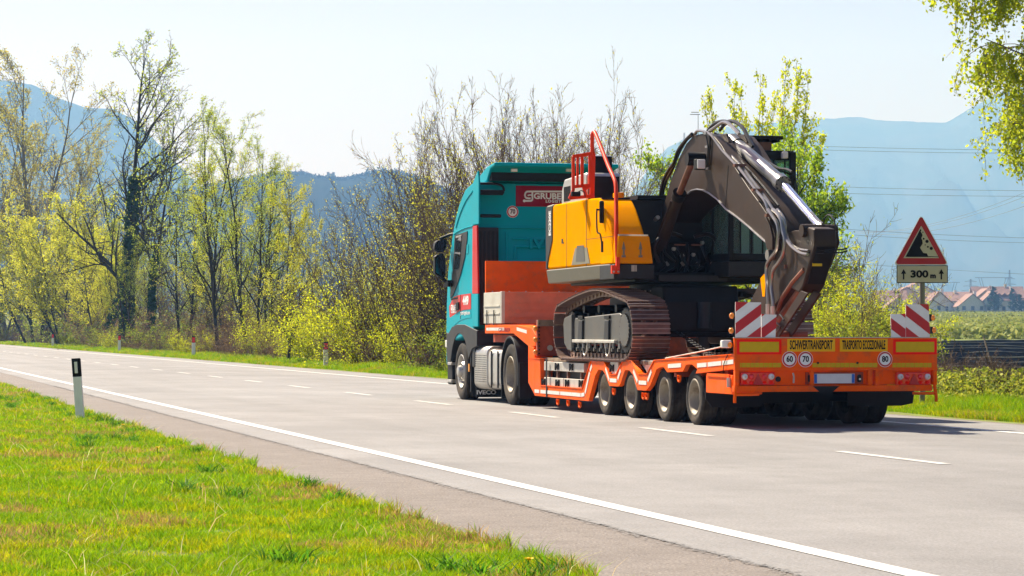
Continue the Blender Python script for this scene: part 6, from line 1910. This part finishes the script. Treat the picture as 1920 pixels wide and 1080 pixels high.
    side = S([(1036,387),(1039,383.5),(1104,372.5),(1121,371)], xs) + [(5.98,3.17),(5.78,3.04),(5.50,2.78),(5.36,2.62),(5.28,2.215)] + S([(1026.5,505)], xs)
    body = MB().prism_yz(side, xs, xs+0.50).build('side_panel', 'yellow_paint', r, bevel=0.035, seg=3)
    # engine bay fill behind the panel and across to the other side
    MB().box((xs+0.505, 6.05, 2.10), (0.30, 8.85, 3.19)).build('engine_bay', 'dark_grey', r, bevel=0.02)
    MB().box((0.31, 6.75, 2.10), (1.25, 8.85, 3.12)).build('side_panel', 'yellow_paint', r, bevel=0.03)
    MB().box((xs+0.58, 5.98, 3.195), (0.28, 7.1, 3.25)).build('walkway', 'black_plastic', r)
    # panel seams and details
    def sp(pts, name, m_, th=0.004, parent=body, lift=0.0015, x=xs):
        return MB().prism_yz(S(pts, x), x-lift-th, x-lift).build(name, m_, parent)
    def z7(a, b): return (980+a/3.375, 230+b/3.375)
    cw = sp([z7(*q) for q in [(152,545),(158,535),(190,530),(190,745),(172,830),(160,885),(160,926),(152,926)]], 'counterweight_strip', 'dark_grey', 0.012)
    MB().prism_yz(S([(1023.5,389),(1026,386),(1037,382.5),(1037,390),(1026.5,505),(1023.8,505)], xs), xs-0.004, xs+2.5).build('counterweight', 'olive_grey', r, bevel=0.03, seg=3)
    p = SP(1031, 419, xs-0.016); text('EC220E', 0.17, 'white_film', cw, (xs-0.016, p.y, p.z), (0,0,1), (0,1,0), xs=0.72, bold=0.006, ext=0.001)
    for pts in ([(1099.5,448.5),(1150,442.5),(1150,443.2),(1099.5,449.2)], [(1099.2,374),(1099.9,374),(1099.9,503),(1099.2,503)], [(1062,380),(1062.5,380),(1062.5,505),(1062,505)]):
        sp(pts, 'panel_seam', 'dark_grey', 0.002)
    sp([z7(*q) for q in [(335,795),(410,790),(428,890),(312,902)]], 'grip_pad', 'olive_grey', 0.008)
    sp([z7(*q) for q in [(249,735),(256,735),(256,757),(262,757),(262,765),(249,765)]], 'panel_latch', 'dark_grey', 0.008)
    sp([(1083,461),(1096,460),(1098,490),(1081,491)], 'grip_texture', 'track_frame', 0.003, lift=0.010)
    # skirt
    MB().add([(xs-0.02, *q) for q in S([(1026,506.5),(1144,494.8)], xs)] + [(xs+0.10, *q) for q in S([(1147,521.5),(1031,532)], xs+0.10)], [(0,1,2,3)])
    sk = MB()
    A = S([(1025.5,506.5),(1144,494.8)], xs); B = S([(1029,532),(1147,521.5)], xs+0.06)
    (y0, z0), (y1, z1) = A; (y2, z2), (y3, z3) = B
    sk.add([(xs-0.015,y0,z0),(xs-0.015,y1,z1),(xs+0.05,y3,z3),(xs+0.05,y2,z2),(xs+0.5,y0,z0),(xs+0.5,y1,z1),(xs+0.5,y3,z3),(xs+0.5,y2,z2)],
           [(0,1,2,3),(4,7,6,5),(0,4,5,1),(1,5,6,2),(2,6,7,3),(3,7,4,0)])
    sk.build('side_skirt', 'olive_grey', r, bevel=0.02, seg=3)
    # tool box at the front with two latches, black base
    yt = 5.12
    a = RP(1160, 441, yt); b = RP(1218, 445, yt); c = RP(1225, 492, yt); d = RP(1155, 494, yt)
    tb = MB().prism_xz([(a.x, a.z-.005), (b.x, a.z-.01), (c.x, 2.215), (d.x, 2.215)], yt, 5.9).build('tool_box', 'yellow_paint', r, bevel=0.02, seg=3)
    MB().prism_xz([(a.x+.05, 2.56), (b.x-.03, 2.56), (c.x-.07, 2.30), (d.x+.08, 2.30)], yt-0.012, yt+0.001).build('box_lid', 'yellow_paint', tb, bevel=0.006)
    MB().box((a.x+.17, yt-0.018, 2.44), (a.x+.27, yt-0.0125, 2.50)).build('lid_recess', 'yellow_paint', tb, bevel=0.004)
    for px in (1168.5, 1200):
        q = RP(px, 465, yt); 
        MB().prism_xz([(q.x-.025, q.z-.02), (q.x, q.z+.09), (q.x+.025, q.z-.02)], yt-0.035, yt-0.012).cyl((q.x, yt-.03, q.z-.02), (q.x, yt-.03, q.z-.10), .012, 8).cbox((q.x, yt-.025, q.z-.12), (.05,.03,.03)).build('latch', 'olive_grey', tb)
    m = MB()
    for k in range(22): m.cbox((a.x+.01+k*.0205, yt+0.10, a.z+0.004), (.010, .20, .020))
    m.build('anti_slip_step', 'aluminium_worn', tb, smooth=False)
    a2 = RP(1147, 522, 5.3); b2 = RP(1227, 522, 5.16)
    bs = MB().box((a2.x-0.01, 5.155, 1.99), (b2.x, 5.9, 2.205)).build('box_base', 'dark_grey', r, bevel=0.015)
    q = RP(1187, 503, 5.15); MB().cbox((q.x, 5.152, q.z), (.05, .012, .09)).cbox((q.x+.045, 5.152, q.z), (.02, .012, .09)).build('decal', 'cream_panel', bs)
    # tall yellow box behind the steps
    a = RP(1128, 372, 6.02); b = RP(1181, 372, 6.02)
    tl = MB().box((xs+0.03, 6.02, 2.3), (b.x, 6.5, a.z)).build('fluid_tank_box', 'yellow_paint', r, bevel=0.012)
    MB().box((a.x, 6.005, a.z-0.01), (b.x, 6.4, a.z+0.012)).build('box_top', 'dark_grey', tl)
    for (x, z, sx_, sz_) in ((1145, 408, .10, .09), (1170, 408, .07, .09)):
        q = RP(x, z, 6.0); MB().cbox((q.x, 6.01, q.z), (sx_, .018, sz_)).build('grip_hole', 'black_plastic', tl)
    MB().tube([RP(1137,401,5.9), RP(1180,402,5.9), RP(1225,403,6.4)], 0.018, 6).build('hose_rail', 'black_plastic', r)
    # engine hood and exhaust tower
    hy0, hy1 = 7.30, 8.72
    hx0, hx1 = -1.19, -0.64
    hood = MB().prism_yz([(hy0,3.20),(hy1,3.20),(hy1,3.46),(hy1-.16,3.62),(hy0+.05,3.66),(hy0,3.62)], hx0, hx1).build('engine_hood', 'silver_metal', r, bevel=0.04, seg=3)
    MB().box((hx0+0.03, hy0-0.012, 3.22), (hx1-0.03, hy0+0.0, 3.60)).build('hood_rear_shade', 'black_paint', hood)  # shade of the unlit rear face, laid on the silver hood as black
    for k in range(7):
        MB().box((hx0-0.008, 8.20+0.055*k, 3.27), (hx0+0.004, 8.225+0.055*k, 3.50)).build('louvre', 'black_plastic', hood)
    st = MB().box((-0.99, 7.55, 3.6), (-0.70, 7.80, 3.94)).build('exhaust_tower', 'silver_metal', r, bevel=0.03)
    MB().box((-0.98, 7.535, 3.62), (-0.71, 7.55, 3.92)).build('tower_rear_shade', 'black_paint', st)  # tower's rear side is silver too, its shade painted in black
    q = RP(1162, 362, 7.0); MB().cbox((-0.86, 6.7, 3.27), (.12, .2, .10)).build('yellow_cap', 'yellow_paint', r, bevel=.01)
    # guard rails, red-orange
    yr = 6.95; xg = xs+0.08
    def zr(a, b, y=yr): p = RP(*z7(a, b), y); return (p.x, p.z)
    g = MB()
    fr = [(318,215),(455,195)]
    tl_ = zr(318, 215); tr_ = zr(457, 192)
    bl_ = zr(318, 470); br_ = zr(457, 462)
    def bar(p, q, w_, y=yr, dp=0.03):
        (x0, z0), (x1, z1) = p, q
        L = math.hypot(x1-x0, z1-z0); nx, nz = -(z1-z0)/L*w_/2, (x1-x0)/L*w_/2
        g.prism_xz([(x0-nx, z0-nz), (x1-nx, z1-nz), (x1+nx, z1+nz), (x0+nx, z0+nz)], y, y+dp)
    bar(tl_, tr_, .055); bar(zr(322,215), zr(322,430), .045); bar(zr(448,195), zr(440,462), .07); bar(zr(425,200), zr(425,400), .03)
    bar(zr(350,215), zr(348,405), .035, dp=.028); bar(zr(378,212), zr(378,405), .045, dp=.028)
    bar(zr(325,405), zr(430,395), .05, dp=.026); bar(zr(322,425), zr(298,482), .045, dp=.026); bar(zr(430,395), zr(395,420), .05, dp=.024); bar(zr(298,478), zr(455,462), .05, dp=.026)
    bar(zr(385,400), zr(400,462), .05, dp=.022)
    g.build('guard_frame', 'rail_red', r, bevel=0.004)
    def zq(a, b, y): return RP(*z7(a, b), y)
    hr = [zq(442,210,yr+.02), zq(440,120,yr), zq(441,78,yr-.05), zq(450,60,6.85), zq(462,72,6.75), zq(500,165,6.4), zq(545,280,6.0), zq(575,345,5.75), zq(590,400,5.6), zq(592,520,5.45), zq(594,700,5.22), zq(600,910,5.14)]
    MB().tube(catmull(hr, 5), 0.030, 10).build('handrail', 'rail_red', r)
    q = RP(*z7(585, 930), 5.13)
    MB().cbox((q.x, 5.12, q.z), (0.12, 0.06, 0.12)).cbox((q.x+.03, 5.10, q.z+.10), (0.05, 0.05, 0.16)).build('rail_foot', 'rail_red', r, bevel=.005)
    for dx in (-.035, .035):
        MB().cyl((q.x+dx, 5.075, q.z-.03), (q.x+dx, 5.09, q.z-.03), .014, 8).build('bolt', 'aluminium_worn', r)
    # rear view mirror and stalk beside the steps
    q0 = [zq(470,545,5.75), zq(468,600,5.7), zq(472,690,5.6), zq(490,705,5.55), zq(500,760,5.5), zq(503,800,5.5)]
    MB().tube(catmull(q0, 3), 0.012, 6).build('mirror_stalk', 'black_plastic', r)
    q = zq(500, 565, 5.8); MB().cbox(q, (.07, .05, .33)).build('mirror', 'black_plastic', r, bevel=.02)
    q = zq(503, 785, 5.5); MB().cbox(q, (.03, .03, .16)).build('stalk_clamp', 'black_plastic', r)
    MB().tube([zq(470,550,5.75), zq(490,552,5.78)], .014, 6).build('stalk_clamp', 'black_plastic', r)
    q = zq(335, 452, 6.9); MB().cbox(q, (.14, .08, .07)).build('work_lamp', 'black_plastic', r, bevel=.01)
    MB().tube(catmull([zq(350,440,6.85), zq(372,430,6.8), zq(392,445,6.8), zq(395,470,6.8)], 3), .008, 5).build('lamp_cable', 'hose', r)

    # ---- cab on the far side
    cx0, cx1, cy0, cy1, cz0, cz1 = 0.22, 1.24, 4.75, 6.5, 2.26, 3.86
    MB().box((cx0-0.02, cy0-0.02, 2.02), (cx1+.02, cy1, 2.25)).build('cab_base', 'dark_grey', r, bevel=0.02)
    cab = MB().box((cx0, cy0+.02, 2.252), (cx1, cy1-.02, 2.36)).box((cx0, cy1-.10, 2.36), (cx1, cy1-.02, 3.8)).box((cx0, cy0+.05, 3.72), (cx1, cy1-.02, 3.86)).build('cab', 'black_paint', r, bevel=0.02)
    for (x, y) in ((cx0, cy0), (cx1-.07, cy0), (cx0, 5.5), (cx1-.07, 5.5)):
        MB().box((x, y, 2.26), (x+.07, y+.07, 3.8)).build('cab_pillar', 'black_paint', cab, bevel=.01)
    MB().box((cx0+.07, cy0+.02, 2.36), (cx1-.07, cy0+.03, 3.72)).build('front_window', 'cab_glass', cab)
    MB().box((cx0+.02, cy0+.07, 2.36), (cx0+.03, 6.4, 3.72)).build('side_window', 'cab_glass', cab)
    MB().box((cx1-.03, cy0+.07, 2.36), (cx1-.02, 6.4, 3.72)).build('side_window', 'cab_glass', cab)
    for k in range(5):
        x = cx0+.16+k*.17
        MB().box((x, cy0-.012, 2.36), (x+.018, cy0+.006, 3.72)).build('guard_bar', 'black_paint', cab)
    MB().box((cx0+.38, 5.3, 2.36), (cx0+.50, 5.34, 3.0)).box((cx0+.58, 5.3, 2.36), (cx0+.76, 5.34, 2.98)).build('paper_sheet', 'cream_panel', cab)
    seat = MB().box((cx0+.3, 5.5, 2.4), (cx0+.8, 6.0, 2.75)).box((cx0+.3, 5.95, 2.7), (cx0+.8, 6.1, 3.4)).build('seat', 'black_plastic', cab, bevel=.04)
    # roof guard, lamps, mirrors
    rg = MB()
    a = RP(1405, 253, 5.2); 
    rg.box((cx0+.10, 4.9, 4.03), (cx1-.14, 6.2, 4.08))
    for k in range(6): rg.box((cx0+.14+.13*k, 4.9, 3.99), (cx0+.18+.13*k, 6.2, 4.03))
    rg.build('roof_guard', 'black_paint', r)
    MB().box((cx0+.2, 4.95, 3.86), (cx1-.3, 5.1, 3.99)).build('guard_bracket', 'rusty_steel', r)
    MB().box((cx0+.15, 5.9, 3.86), (cx1-.2, 6.0, 4.0)).build('guard_bracket', 'black_paint', r)
    MB().sphere((cx0+.5, 5.3, 3.90), 0.13, 12, .5).build('beacon_base', 'teal_paint', r)
    q = RP(1471, 291, 4.7); MB().cbox(q, (.09, .08, .10)).build('work_lamp', 'clear_lens', r, bevel=.015)
    for (px, py, sx_, sz_) in ((1486, 312, .10, .42), (1482, 345, .12, .18)):
        q = RP(px, py, 4.75); MB().cbox(q, (sx_, .06, sz_)).build('mirror', 'black_plastic', r, bevel=.02)
    m = MB()
    for pts_ in ([(1440,300),(1455,318),(1470,322),(1488,330)], [(1445,330),(1460,345),(1478,340),(1490,352)], [(1450,318),(1466,330),(1480,352),(1484,380)]):
        m.tube(catmull([RP(a_, b_, 4.66) for a_, b_ in pts_], 3), .014, 6)
    m.build('mirror_bracket', 'black_plastic', r)
    q = RP(1485, 368, 4.7); MB().cbox(q, (.03, .04, .10)).build('tail_light', 'rail_red', r)

    # ---- machinery under the boom foot
    MB().box((-0.62, 5.7, 2.1), (0.18, 6.6, 2.55)).build('valve_block', 'black_paint', r, bevel=.02)
    random.seed(3)
    m = MB(); m2 = MB()
    for k in range(10):
        x = -0.52+0.075*k+random.uniform(-.02,.02)
        z = 2.42+random.uniform(-.1,.12)
        m.tube(catmull([(x, 5.62, z), (x+random.uniform(-.1,.1), 5.5, z-.1-random.random()*.1), (x+random.uniform(-.15,.15), 5.55, 2.2), (x+random.uniform(-.1,.1), 5.65, 2.08)], 4), .022, 6)
        if k % 2 == 0: m2.cyl((x, 5.60, z+.02), (x, 5.54, z+.02), .03, 6)
        if k % 3 == 0: m2.cyl((x+.04, 5.52, 2.25), (x+.08, 5.52, 2.20), .022, 6)
    m.build('hydraulic_hoses', 'hose', r); m2.build('hose_fittings', 'pipe_steel', r)
    for sg in (-1, 1):
        m = MB().tube(catmull([(-0.18+sg*.10, 5.45, 2.62), (-0.18+sg*.26, 5.42, 2.66), (-0.18+sg*.42, 5.45, 2.60), (-0.18+sg*.50, 5.5, 2.42), (-0.18+sg*.40, 5.55, 2.25)], 4), .035, 8)
        m.build('hydraulic_hose', 'hose', r)
        MB().cbox((-0.18+sg*.13, 5.42, 2.50), (.16, .05, .02)).build('bracket', 'rusty_steel', r)
    for sg in (-1, 1):
        MB().prism_yz([(6.3,2.08),(7.5,2.08),(7.3,2.8),(6.9,2.95),(6.6,2.7)], -0.08+sg*.36-.03, -0.08+sg*.36+.03).build('boom_foot_bracket', 'black_paint', r)

    # ---- boom
    bx0, bx1 = -0.38, 0.22; bm_ = (bx0+bx1)/2
    def z3(a, b): return (1180+a/4.0, 200+b/4.0)
    outl = [(1203,462),(1219,437),(1231,414),(1242,390),(1252,358),(1262,325),(1273,296),(1286,270),(1300,254),(1318,250),(1338,255),(1352,272),(1367,297),(1387,328),(1405,355),(1422,378),(1437,400),(1446,420),(1453,445),(1453,470),(1440,469),(1437,454),(1421,440),(1405,425.5),(1384,408),(1362,392),(1345,373),(1330,362),(1318,356),(1307,354.5),(1297,357),(1289,363),(1270,385),(1250,405),(1232,430),(1217,455)]
    boom = MB().prism_yz(S(outl, bx0), bx0, bx1).build('boom', 'brown_paint', r, bevel=0.012)
    # pale lower edge flange and welded seams
    m = MB()
    low = S([(1290,363),(1297,357),(1307,354.5),(1318,356),(1330,362),(1345,373),(1362,392),(1384,408),(1405,425.5),(1421,440),(1437,454)], bx0)
    m.tube([(bx0-.004, a_, b_-.004) for a_, b_ in low], .014, 6).build('boom_edge', 'pipe_steel', boom)
    MB().prism_yz(S([(1365.5,310),(1366.3,310),(1360.5,388),(1359.6,388)], bx0), bx0-.004, bx0-.0015).build('weld_seam', 'black_paint', boom)
    MB().prism_yz(S([(1437,404),(1446,422),(1452,446),(1452,468),(1441,467),(1438,452),(1436,430)], bx0), bx0-.03, bx0-.002).build('nose_plate', 'brown_paint', boom, bevel=.008)
    # boom cylinders either side
    for x, f in ((bx0-0.16, 1), (bx1+0.16, 1)):
        A = SP(1300, 298, bx0-0.16); Bm = SP(1274, 363, bx0-0.16); Cb = SP(1224, 505, bx0-0.16)
        A.x = Bm.x = Cb.x = x
        cy = MB().cyl(Bm, Cb, 0.085, 20).build('boom_cylinder', 'brown_paint', r)
        MB().cyl(A, Bm, 0.046, 16).build('piston_rod', 'rusty_steel', cy)
        d_ = (Cb-Bm).normalized()
        MB().cyl(Bm-d_*.02, Bm+d_*.09, 0.10, 20).build('gland', 'black_paint', cy)
        MB().cyl((x-.07, A.y, A.z), (x+.07, A.y, A.z), 0.085, 18).build('rod_eye', 'brown_paint', cy)
        MB().tube([Bm+d_*.15+Vector((-.09,0,-.02)), Cb+Vector((-.09,0,.1))], .016, 6).build('grease_line', 'brown_paint', cy)
    A = SP(1300, 298, bx0-0.16)
    MB().cyl((bx0-.26, A.y, A.z), (bx1+.26, A.y, A.z), 0.095, 22).build('cylinder_pin', 'black_paint', r)
    q = SP(1313, 308, bx0-.2); MB().cbox(q, (.12, .12, .13)).build('boom_lamp', 'clear_lens', r, bevel=.015)
    q = SP(1313, 308, bx0-.2); MB().cbox((q.x, q.y+.03, q.z), (.14, .12, .15)).build('lamp_housing', 'black_plastic', r, bevel=.015)
    # ---- arm cylinder on top of the boom
    A = SP(1372, 262, bm_); B = SP(1466, 343, bm_); C_ = SP(1541, 428, bm_)
    d_ = (B-A).normalized(); C_ = B + d_*((C_-B).length)
    ac = MB().cyl(A, B, 0.090, 26).build('arm_cylinder', 'cylinder_steel', r)
    MB().cyl(B-d_*.10, B+d_*.05, 0.112, 24).build('gland', 'cylinder_steel', ac)
    MB().cyl(A+d_*.28, A+d_*.31, 0.102, 24).build('clamp_band', 'black_paint', ac)
    C_ = SP(1541, 430, bm_)
    MB().cyl(B+d_*.05, C_, 0.056, 22).build('piston_rod', 'chrome', ac)
    m = MB()
    for k in range(10):
        a_ = 2*math.pi*k/10; s_ = d_.cross(Vector((1,0,0))).normalized()
        o_ = Vector((1,0,0))*.1*math.cos(a_)+s_*.1*math.sin(a_)
        m.cyl(B+d_*.05+o_, B+d_*.075+o_, .014, 6)
    m.build('gland_bolts', 'dark_grey', ac)
    m = MB()
    for x in (bm_-.16, bm_+.11):
        m.prism_yz(S([(1352,268),(1364,256),(1380,252),(1386,266),(1376,296),(1360,290)], bm_), x, x+.05)
    m.build('cylinder_bracket', 'brown_paint', boom, bevel=.008)
    # ---- pipes and hoses along the boom
    def run(px, x, rad, m_, name, n=5, k=4):
        pts_ = []
        for i, p in enumerate(px):
            xx = x[i] if isinstance(x, (list, tuple)) else x
            pts_.append(SP(p[0], p[1], xx))
        return MB().tube(catmull(pts_, k), rad, 7).build(name, m_, r)
    L1 = [z3(*q) for q in [(490,205),(515,180),(570,190),(615,215),(660,275),(700,330),(760,395),(830,470),(900,560),(960,640),(1010,700),(1035,760),(1040,800)]]
    run(L1, bx0-.01, .020, 'pipe_steel', 'steel_pipe')
    L2 = [z3(*q) for q in [(560,190),(610,200),(650,235),(710,310),(780,385),(850,460),(920,550),(985,635),(1040,710),(1075,770)]]
    run(L2, bx0+.07, .020, 'pipe_steel', 'steel_pipe')
    L3 = [z3(*q) for q in [(640,195),(700,240),(770,330),(850,420),(920,500),(1000,590),(1070,680),(1120,740)]]
    run(L3, bx0+.16, .014, 'dark_grey', 'steel_pipe')
    for a_, b_ in (((812,440), (875,450)), ((950,625), (1010,632)), ((1050,815), (1095,830))):
        p = SP(*z3(*a_), bx0+.0); MB().cbox((p.x+.03, p.y, p.z), (.17, .08, .035)).build('pipe_clamp', 'rusty_steel', boom)
    # hoses bending over the nose on to the arm
    N1 = [z3(1040,770), z3(1080,830), z3(1105,870), z3(1118,930), z3(1112,1010), (1455,470), (1443,487), (1437,500), (1438,530), (1440,560), (1440,574)]
    run(N1, bx0-.03, .024, 'pipe_steel', 'steel_pipe')
    N2 = [z3(1075,770), z3(1110,800), z3(1140,860), z3(1150,930), z3(1165,1000), (1468,476), (1460,492), (1449,508), (1446,535), (1449,560), (1450,576)]
    run(N2, bx0-.02, .024, 'pipe_steel', 'steel_pipe')
    N3 = [z3(1100,780), z3(1140,840), z3(1160,910), (1474,447), (1484,462), (1500,474), (1514,477)]
    run(N3, bx0+.0, .020, 'pipe_steel', 'steel_pipe')
    N4 = [z3(1110,770), z3(1150,820), z3(1170,880), (1473,435), (1482,456), (1498,467), (1516,470)]
    run(N4, bx0+.05, .018, 'pipe_steel', 'steel_pipe')
    for px in ((1440,570), (1449,574)):
        p = SP(*px, bx0-.03); MB().cyl(p, p+Vector((0,0,-.14)), .034, 8).build('hose_fitting', 'aluminium_worn', r)
    # black hoses: arch at the left and over the apex
    H1 = [z3(*q) for q in [(70,790),(120,780),(165,850),(200,830),(225,740),(240,620),(262,540),(300,470),(335,420),(365,330),(420,255),(470,205)]]
    run(H1, bx0-.02, .026, 'hose', 'hydraulic_hose')
    H1b = [z3(*q) for q in [(180,860),(225,790),(250,650),(275,560),(320,480),(350,400),(390,310),(440,240),(500,200)]]
    run(H1b, bx0+.06, .022, 'hose', 'hydraulic_hose')
    H2 = [z3(*q) for q in [(590,178),(630,135),(680,110),(730,112),(770,145),(820,190)]]
    run(H2, bx0+.10, .024, 'hose', 'hydraulic_hose')
    H2b = [z3(*q) for q in [(600,185),(650,150),(700,118),(745,128),(785,165),(825,205)]]
    run(H2b, bx0+.02, .024, 'pipe_steel', 'hydraulic_hose')
    H3 = [z3(*q) for q in [(700,140),(750,108),(800,118),(850,155),(880,210),(905,260),(925,300)]]
    run(H3, bm_+.10, .026, 'hose', 'hydraulic_hose')
    H3b = [z3(*q) for q in [(680,175),(720,130),(780,112),(840,145),(870,195),(895,250),(915,290)]]
    run(H3b, bm_+.16, .026, 'hose', 'hydraulic_hose')
    H4 = [z3(*q) for q in [(930,310),(970,350),(1020,400),(1080,440),(1130,465),(1180,470),(1220,490)]]
    run(H4, bm_+.22, .018, 'hose', 'hydraulic_hose')
    H5 = [z3(*q) for q in [(60,800),(90,775),(120,790),(140,840),(180,855),(215,830)]]
    run(H5, bx0-.10, .034, 'aluminium_worn', 'hydraulic_hose')
    H6 = [z3(*q) for q in [(1340,790),(1370,800),(1400,840),(1450,880)]]
    run(H6, bm_, .02, 'pipe_steel', 'hydraulic_hose')
    H7 = [z3(*q) for q in [(1455,880),(1470,830),(1500,810),(1535,850),(1545,910),(1535,945)]]
    run(H7, bm_+.05, .010, 'hose', 'hydraulic_hose')
    run([z3(*q) for q in [(580,200),(605,230),(600,330),(590,420),(560,470)]], bx0-.02, .014, 'hose', 'hydraulic_hose')
    run([z3(*q) for q in [(575,220),(590,300),(585,390),(565,440)]], bx0-.03, .010, 'hose', 'hydraulic_hose')
    for q_ in ((575,200), (585,300), (590,465)):
        p = SP(*z3(*q_), bx0-.02); MB().cbox(p, (.04, .10, .03)).build('hose_clip', 'pipe_steel', boom)

    # ---- arm, folded down and forward from the boom nose
    ax0, ax1 = -0.30, 0.04
    aout = [(1478,436),(1490,432),(1524,433),(1528,455),(1519,480),(1512,500),(1492,525),(1474,543),(1454,570),(1438,600),(1400,640),(1380,640),(1407,564),(1433,513),(1443,497),(1455,468),(1466,447)]
    arm = MB().prism_yz(S(aout, ax0), ax0, ax1).build('arm', 'brown_paint', r, bevel=.010)
    # broad end box carrying the rod eye
    ey = S([(1526,430),(1530,456),(1516,505),(1503,548),(1520,552)], ax0)
    e0 = SP(1527, 432, ax0); e1 = SP(1500, 550, ax0)
    eb = MB().add([(ax0-.01,e0.y,e0.z),(ax1+.02,e0.y,e0.z),(ax1+.02,e0.y+.02,2.33),(ax0-.01,e0.y+.02,2.33),
                   (ax0-.01,e0.y+.5,e0.z-.05),(ax1+.02,e0.y+.5,e0.z-.05)], [(0,1,2,3),(0,4,5,1)])
    MB().prism_yz([(e0.y-.04, 2.40),(e0.y-.01, 2.53),(e0.y+.20, 2.56),(e0.y+.40, 2.50),(e1.y+.35,1.80),(e1.y+.02,1.72),(e1.y-.12,1.80),(e0.y-.03,2.30)], ax0-.012, ax1-.05).build('arm_end_box', 'brown_paint', r, bevel=.03, seg=3)
    fy = lambda z: (e0.y-.036) + (e1.y-.12-e0.y+.036)*(2.31-z)/(2.31-1.80)
    MB().quadsheet([(ax0+.02, fy(2.30), 2.30), (ax1-.07, fy(2.30), 2.30), (ax1-.08, fy(1.84), 1.84), (ax0+.04, fy(1.84), 1.84)], .012, (0,-1,-.3)).build('end_cover', 'black_paint', r)
    q = RP(1534, 496, e0.y+.1); MB().cbox((q.x, fy(q.z)-.022, q.z), (.13, .008, .04)).build('label_plate', 'retro_yellow', r)
    MB().cyl((ax0-.06, C_.y, C_.z-.02), (ax1+.07, C_.y, C_.z-.02), .085, 20).build('rod_eye', 'brown_paint', r)
    for dz in (0, .035):
        q0 = SP(1514, 474, ax0-.03)
        MB().tube([(ax0-.03, q0.y, q0.z+dz), (ax0+.10, e0.y-.08, q0.z-.01+dz), (ax1, e0.y-.09, q0.z+dz), (ax1+.09, e0.y-.02, q0.z+.02+dz)], .010, 6).build('grease_pipe', 'black_plastic', r)
    MB().prism_yz(S([(1426,522),(1433.5,513),(1436,528),(1434,556),(1430,556)], ax0), ax0-.003, ax0-.001).build('warning_label', 'yellow_paint', arm)
    MB().cyl((ax0-.09, SP(1450,478,ax0).y, SP(1450,478,ax0).z), (ax1+.1, SP(1450,478,ax0).y, SP(1450,478,ax0).z), .07, 18).build('pivot_pin', 'pipe_steel', arm)
    q = SP(1473, 500, ax0-.01); MB().cbox(q, (.03,.05,.05)).build('grease_nipple', 'rusty_steel', arm)
    # bucket cylinder and links down the outside of the arm
    bm2 = (ax0+ax1)/2
    A = SP(1512, 500, bm2); B = SP(1458, 596, bm2)
    A2 = SP(1505, 548, ax0); B2 = SP(1450, 632, ax0)
    bc = MB().tube([SP(1508,505,ax0-.01), SP(1486,530,ax0-.01), SP(1466,560,ax0-.01), SP(1456,590,ax0-.01)], .030, 8).build('bucket_cylinder', 'rusty_steel', r)
    MB().cyl(SP(1506,540,bm2-.05), SP(1455,612,bm2-.05), .065, 16).build('cylinder_barrel', 'rusty_steel', bc)
    for x in (ax0-.03, ax0+.14):
        MB().prism_yz(S([(1505,545),(1518,550),(1460,636),(1448,632)], ax0), x, x+.03).build('link_bar', 'brown_paint', r, bevel=.005)
    MB().cyl(SP(1452,628,ax0-.05), SP(1452,628,ax0-.05)+Vector((.45,0,0)), .05, 14).build('link_pin', 'rusty_steel', r)
    m = MB()
    for pts_ in ([(1440,588),(1450,596),(1462,590),(1470,600)], [(1438,600),(1452,604),(1464,612),(1458,622)], [(1430,592),(1446,584),(1456,594)]):
        m.tube(catmull([SP(a_, b_, ax0-.06) for a_, b_ in pts_], 4), .014, 6)
    m.build('hydraulic_hose', 'hose', r)
    q = SP(1448, 592, ax0-.05); MB().sphere(q, .05, 10).build('coupling', 'rusty_steel', r)
excavator()

# loose chains lashing the excavator down
def chain():
    r = vroot('lashing_chain', 0.3, 2.0, 0.85, 'lashing chain and binder running from the excavator belly to the rear deck', 'chain')
    for x0, x1 in ((-0.5, -1.1), (0.5, 1.1)):
        n = 26
        for k in range(n):
            t = k/n
            c = Vector((x0+(x1-x0)*t, 4.9-3.4*t, 1.22-0.34*t))
            a = [c+Vector((0.022*math.cos(q)*(k % 2), 0.06*math.sin(q), 0.022*math.cos(q)*((k+1) % 2))) for q in [i*math.pi/3 for i in range(7)]]
            MB().tube(a, .010, 5).build('chain_link', 'black_paint', r)
chain()
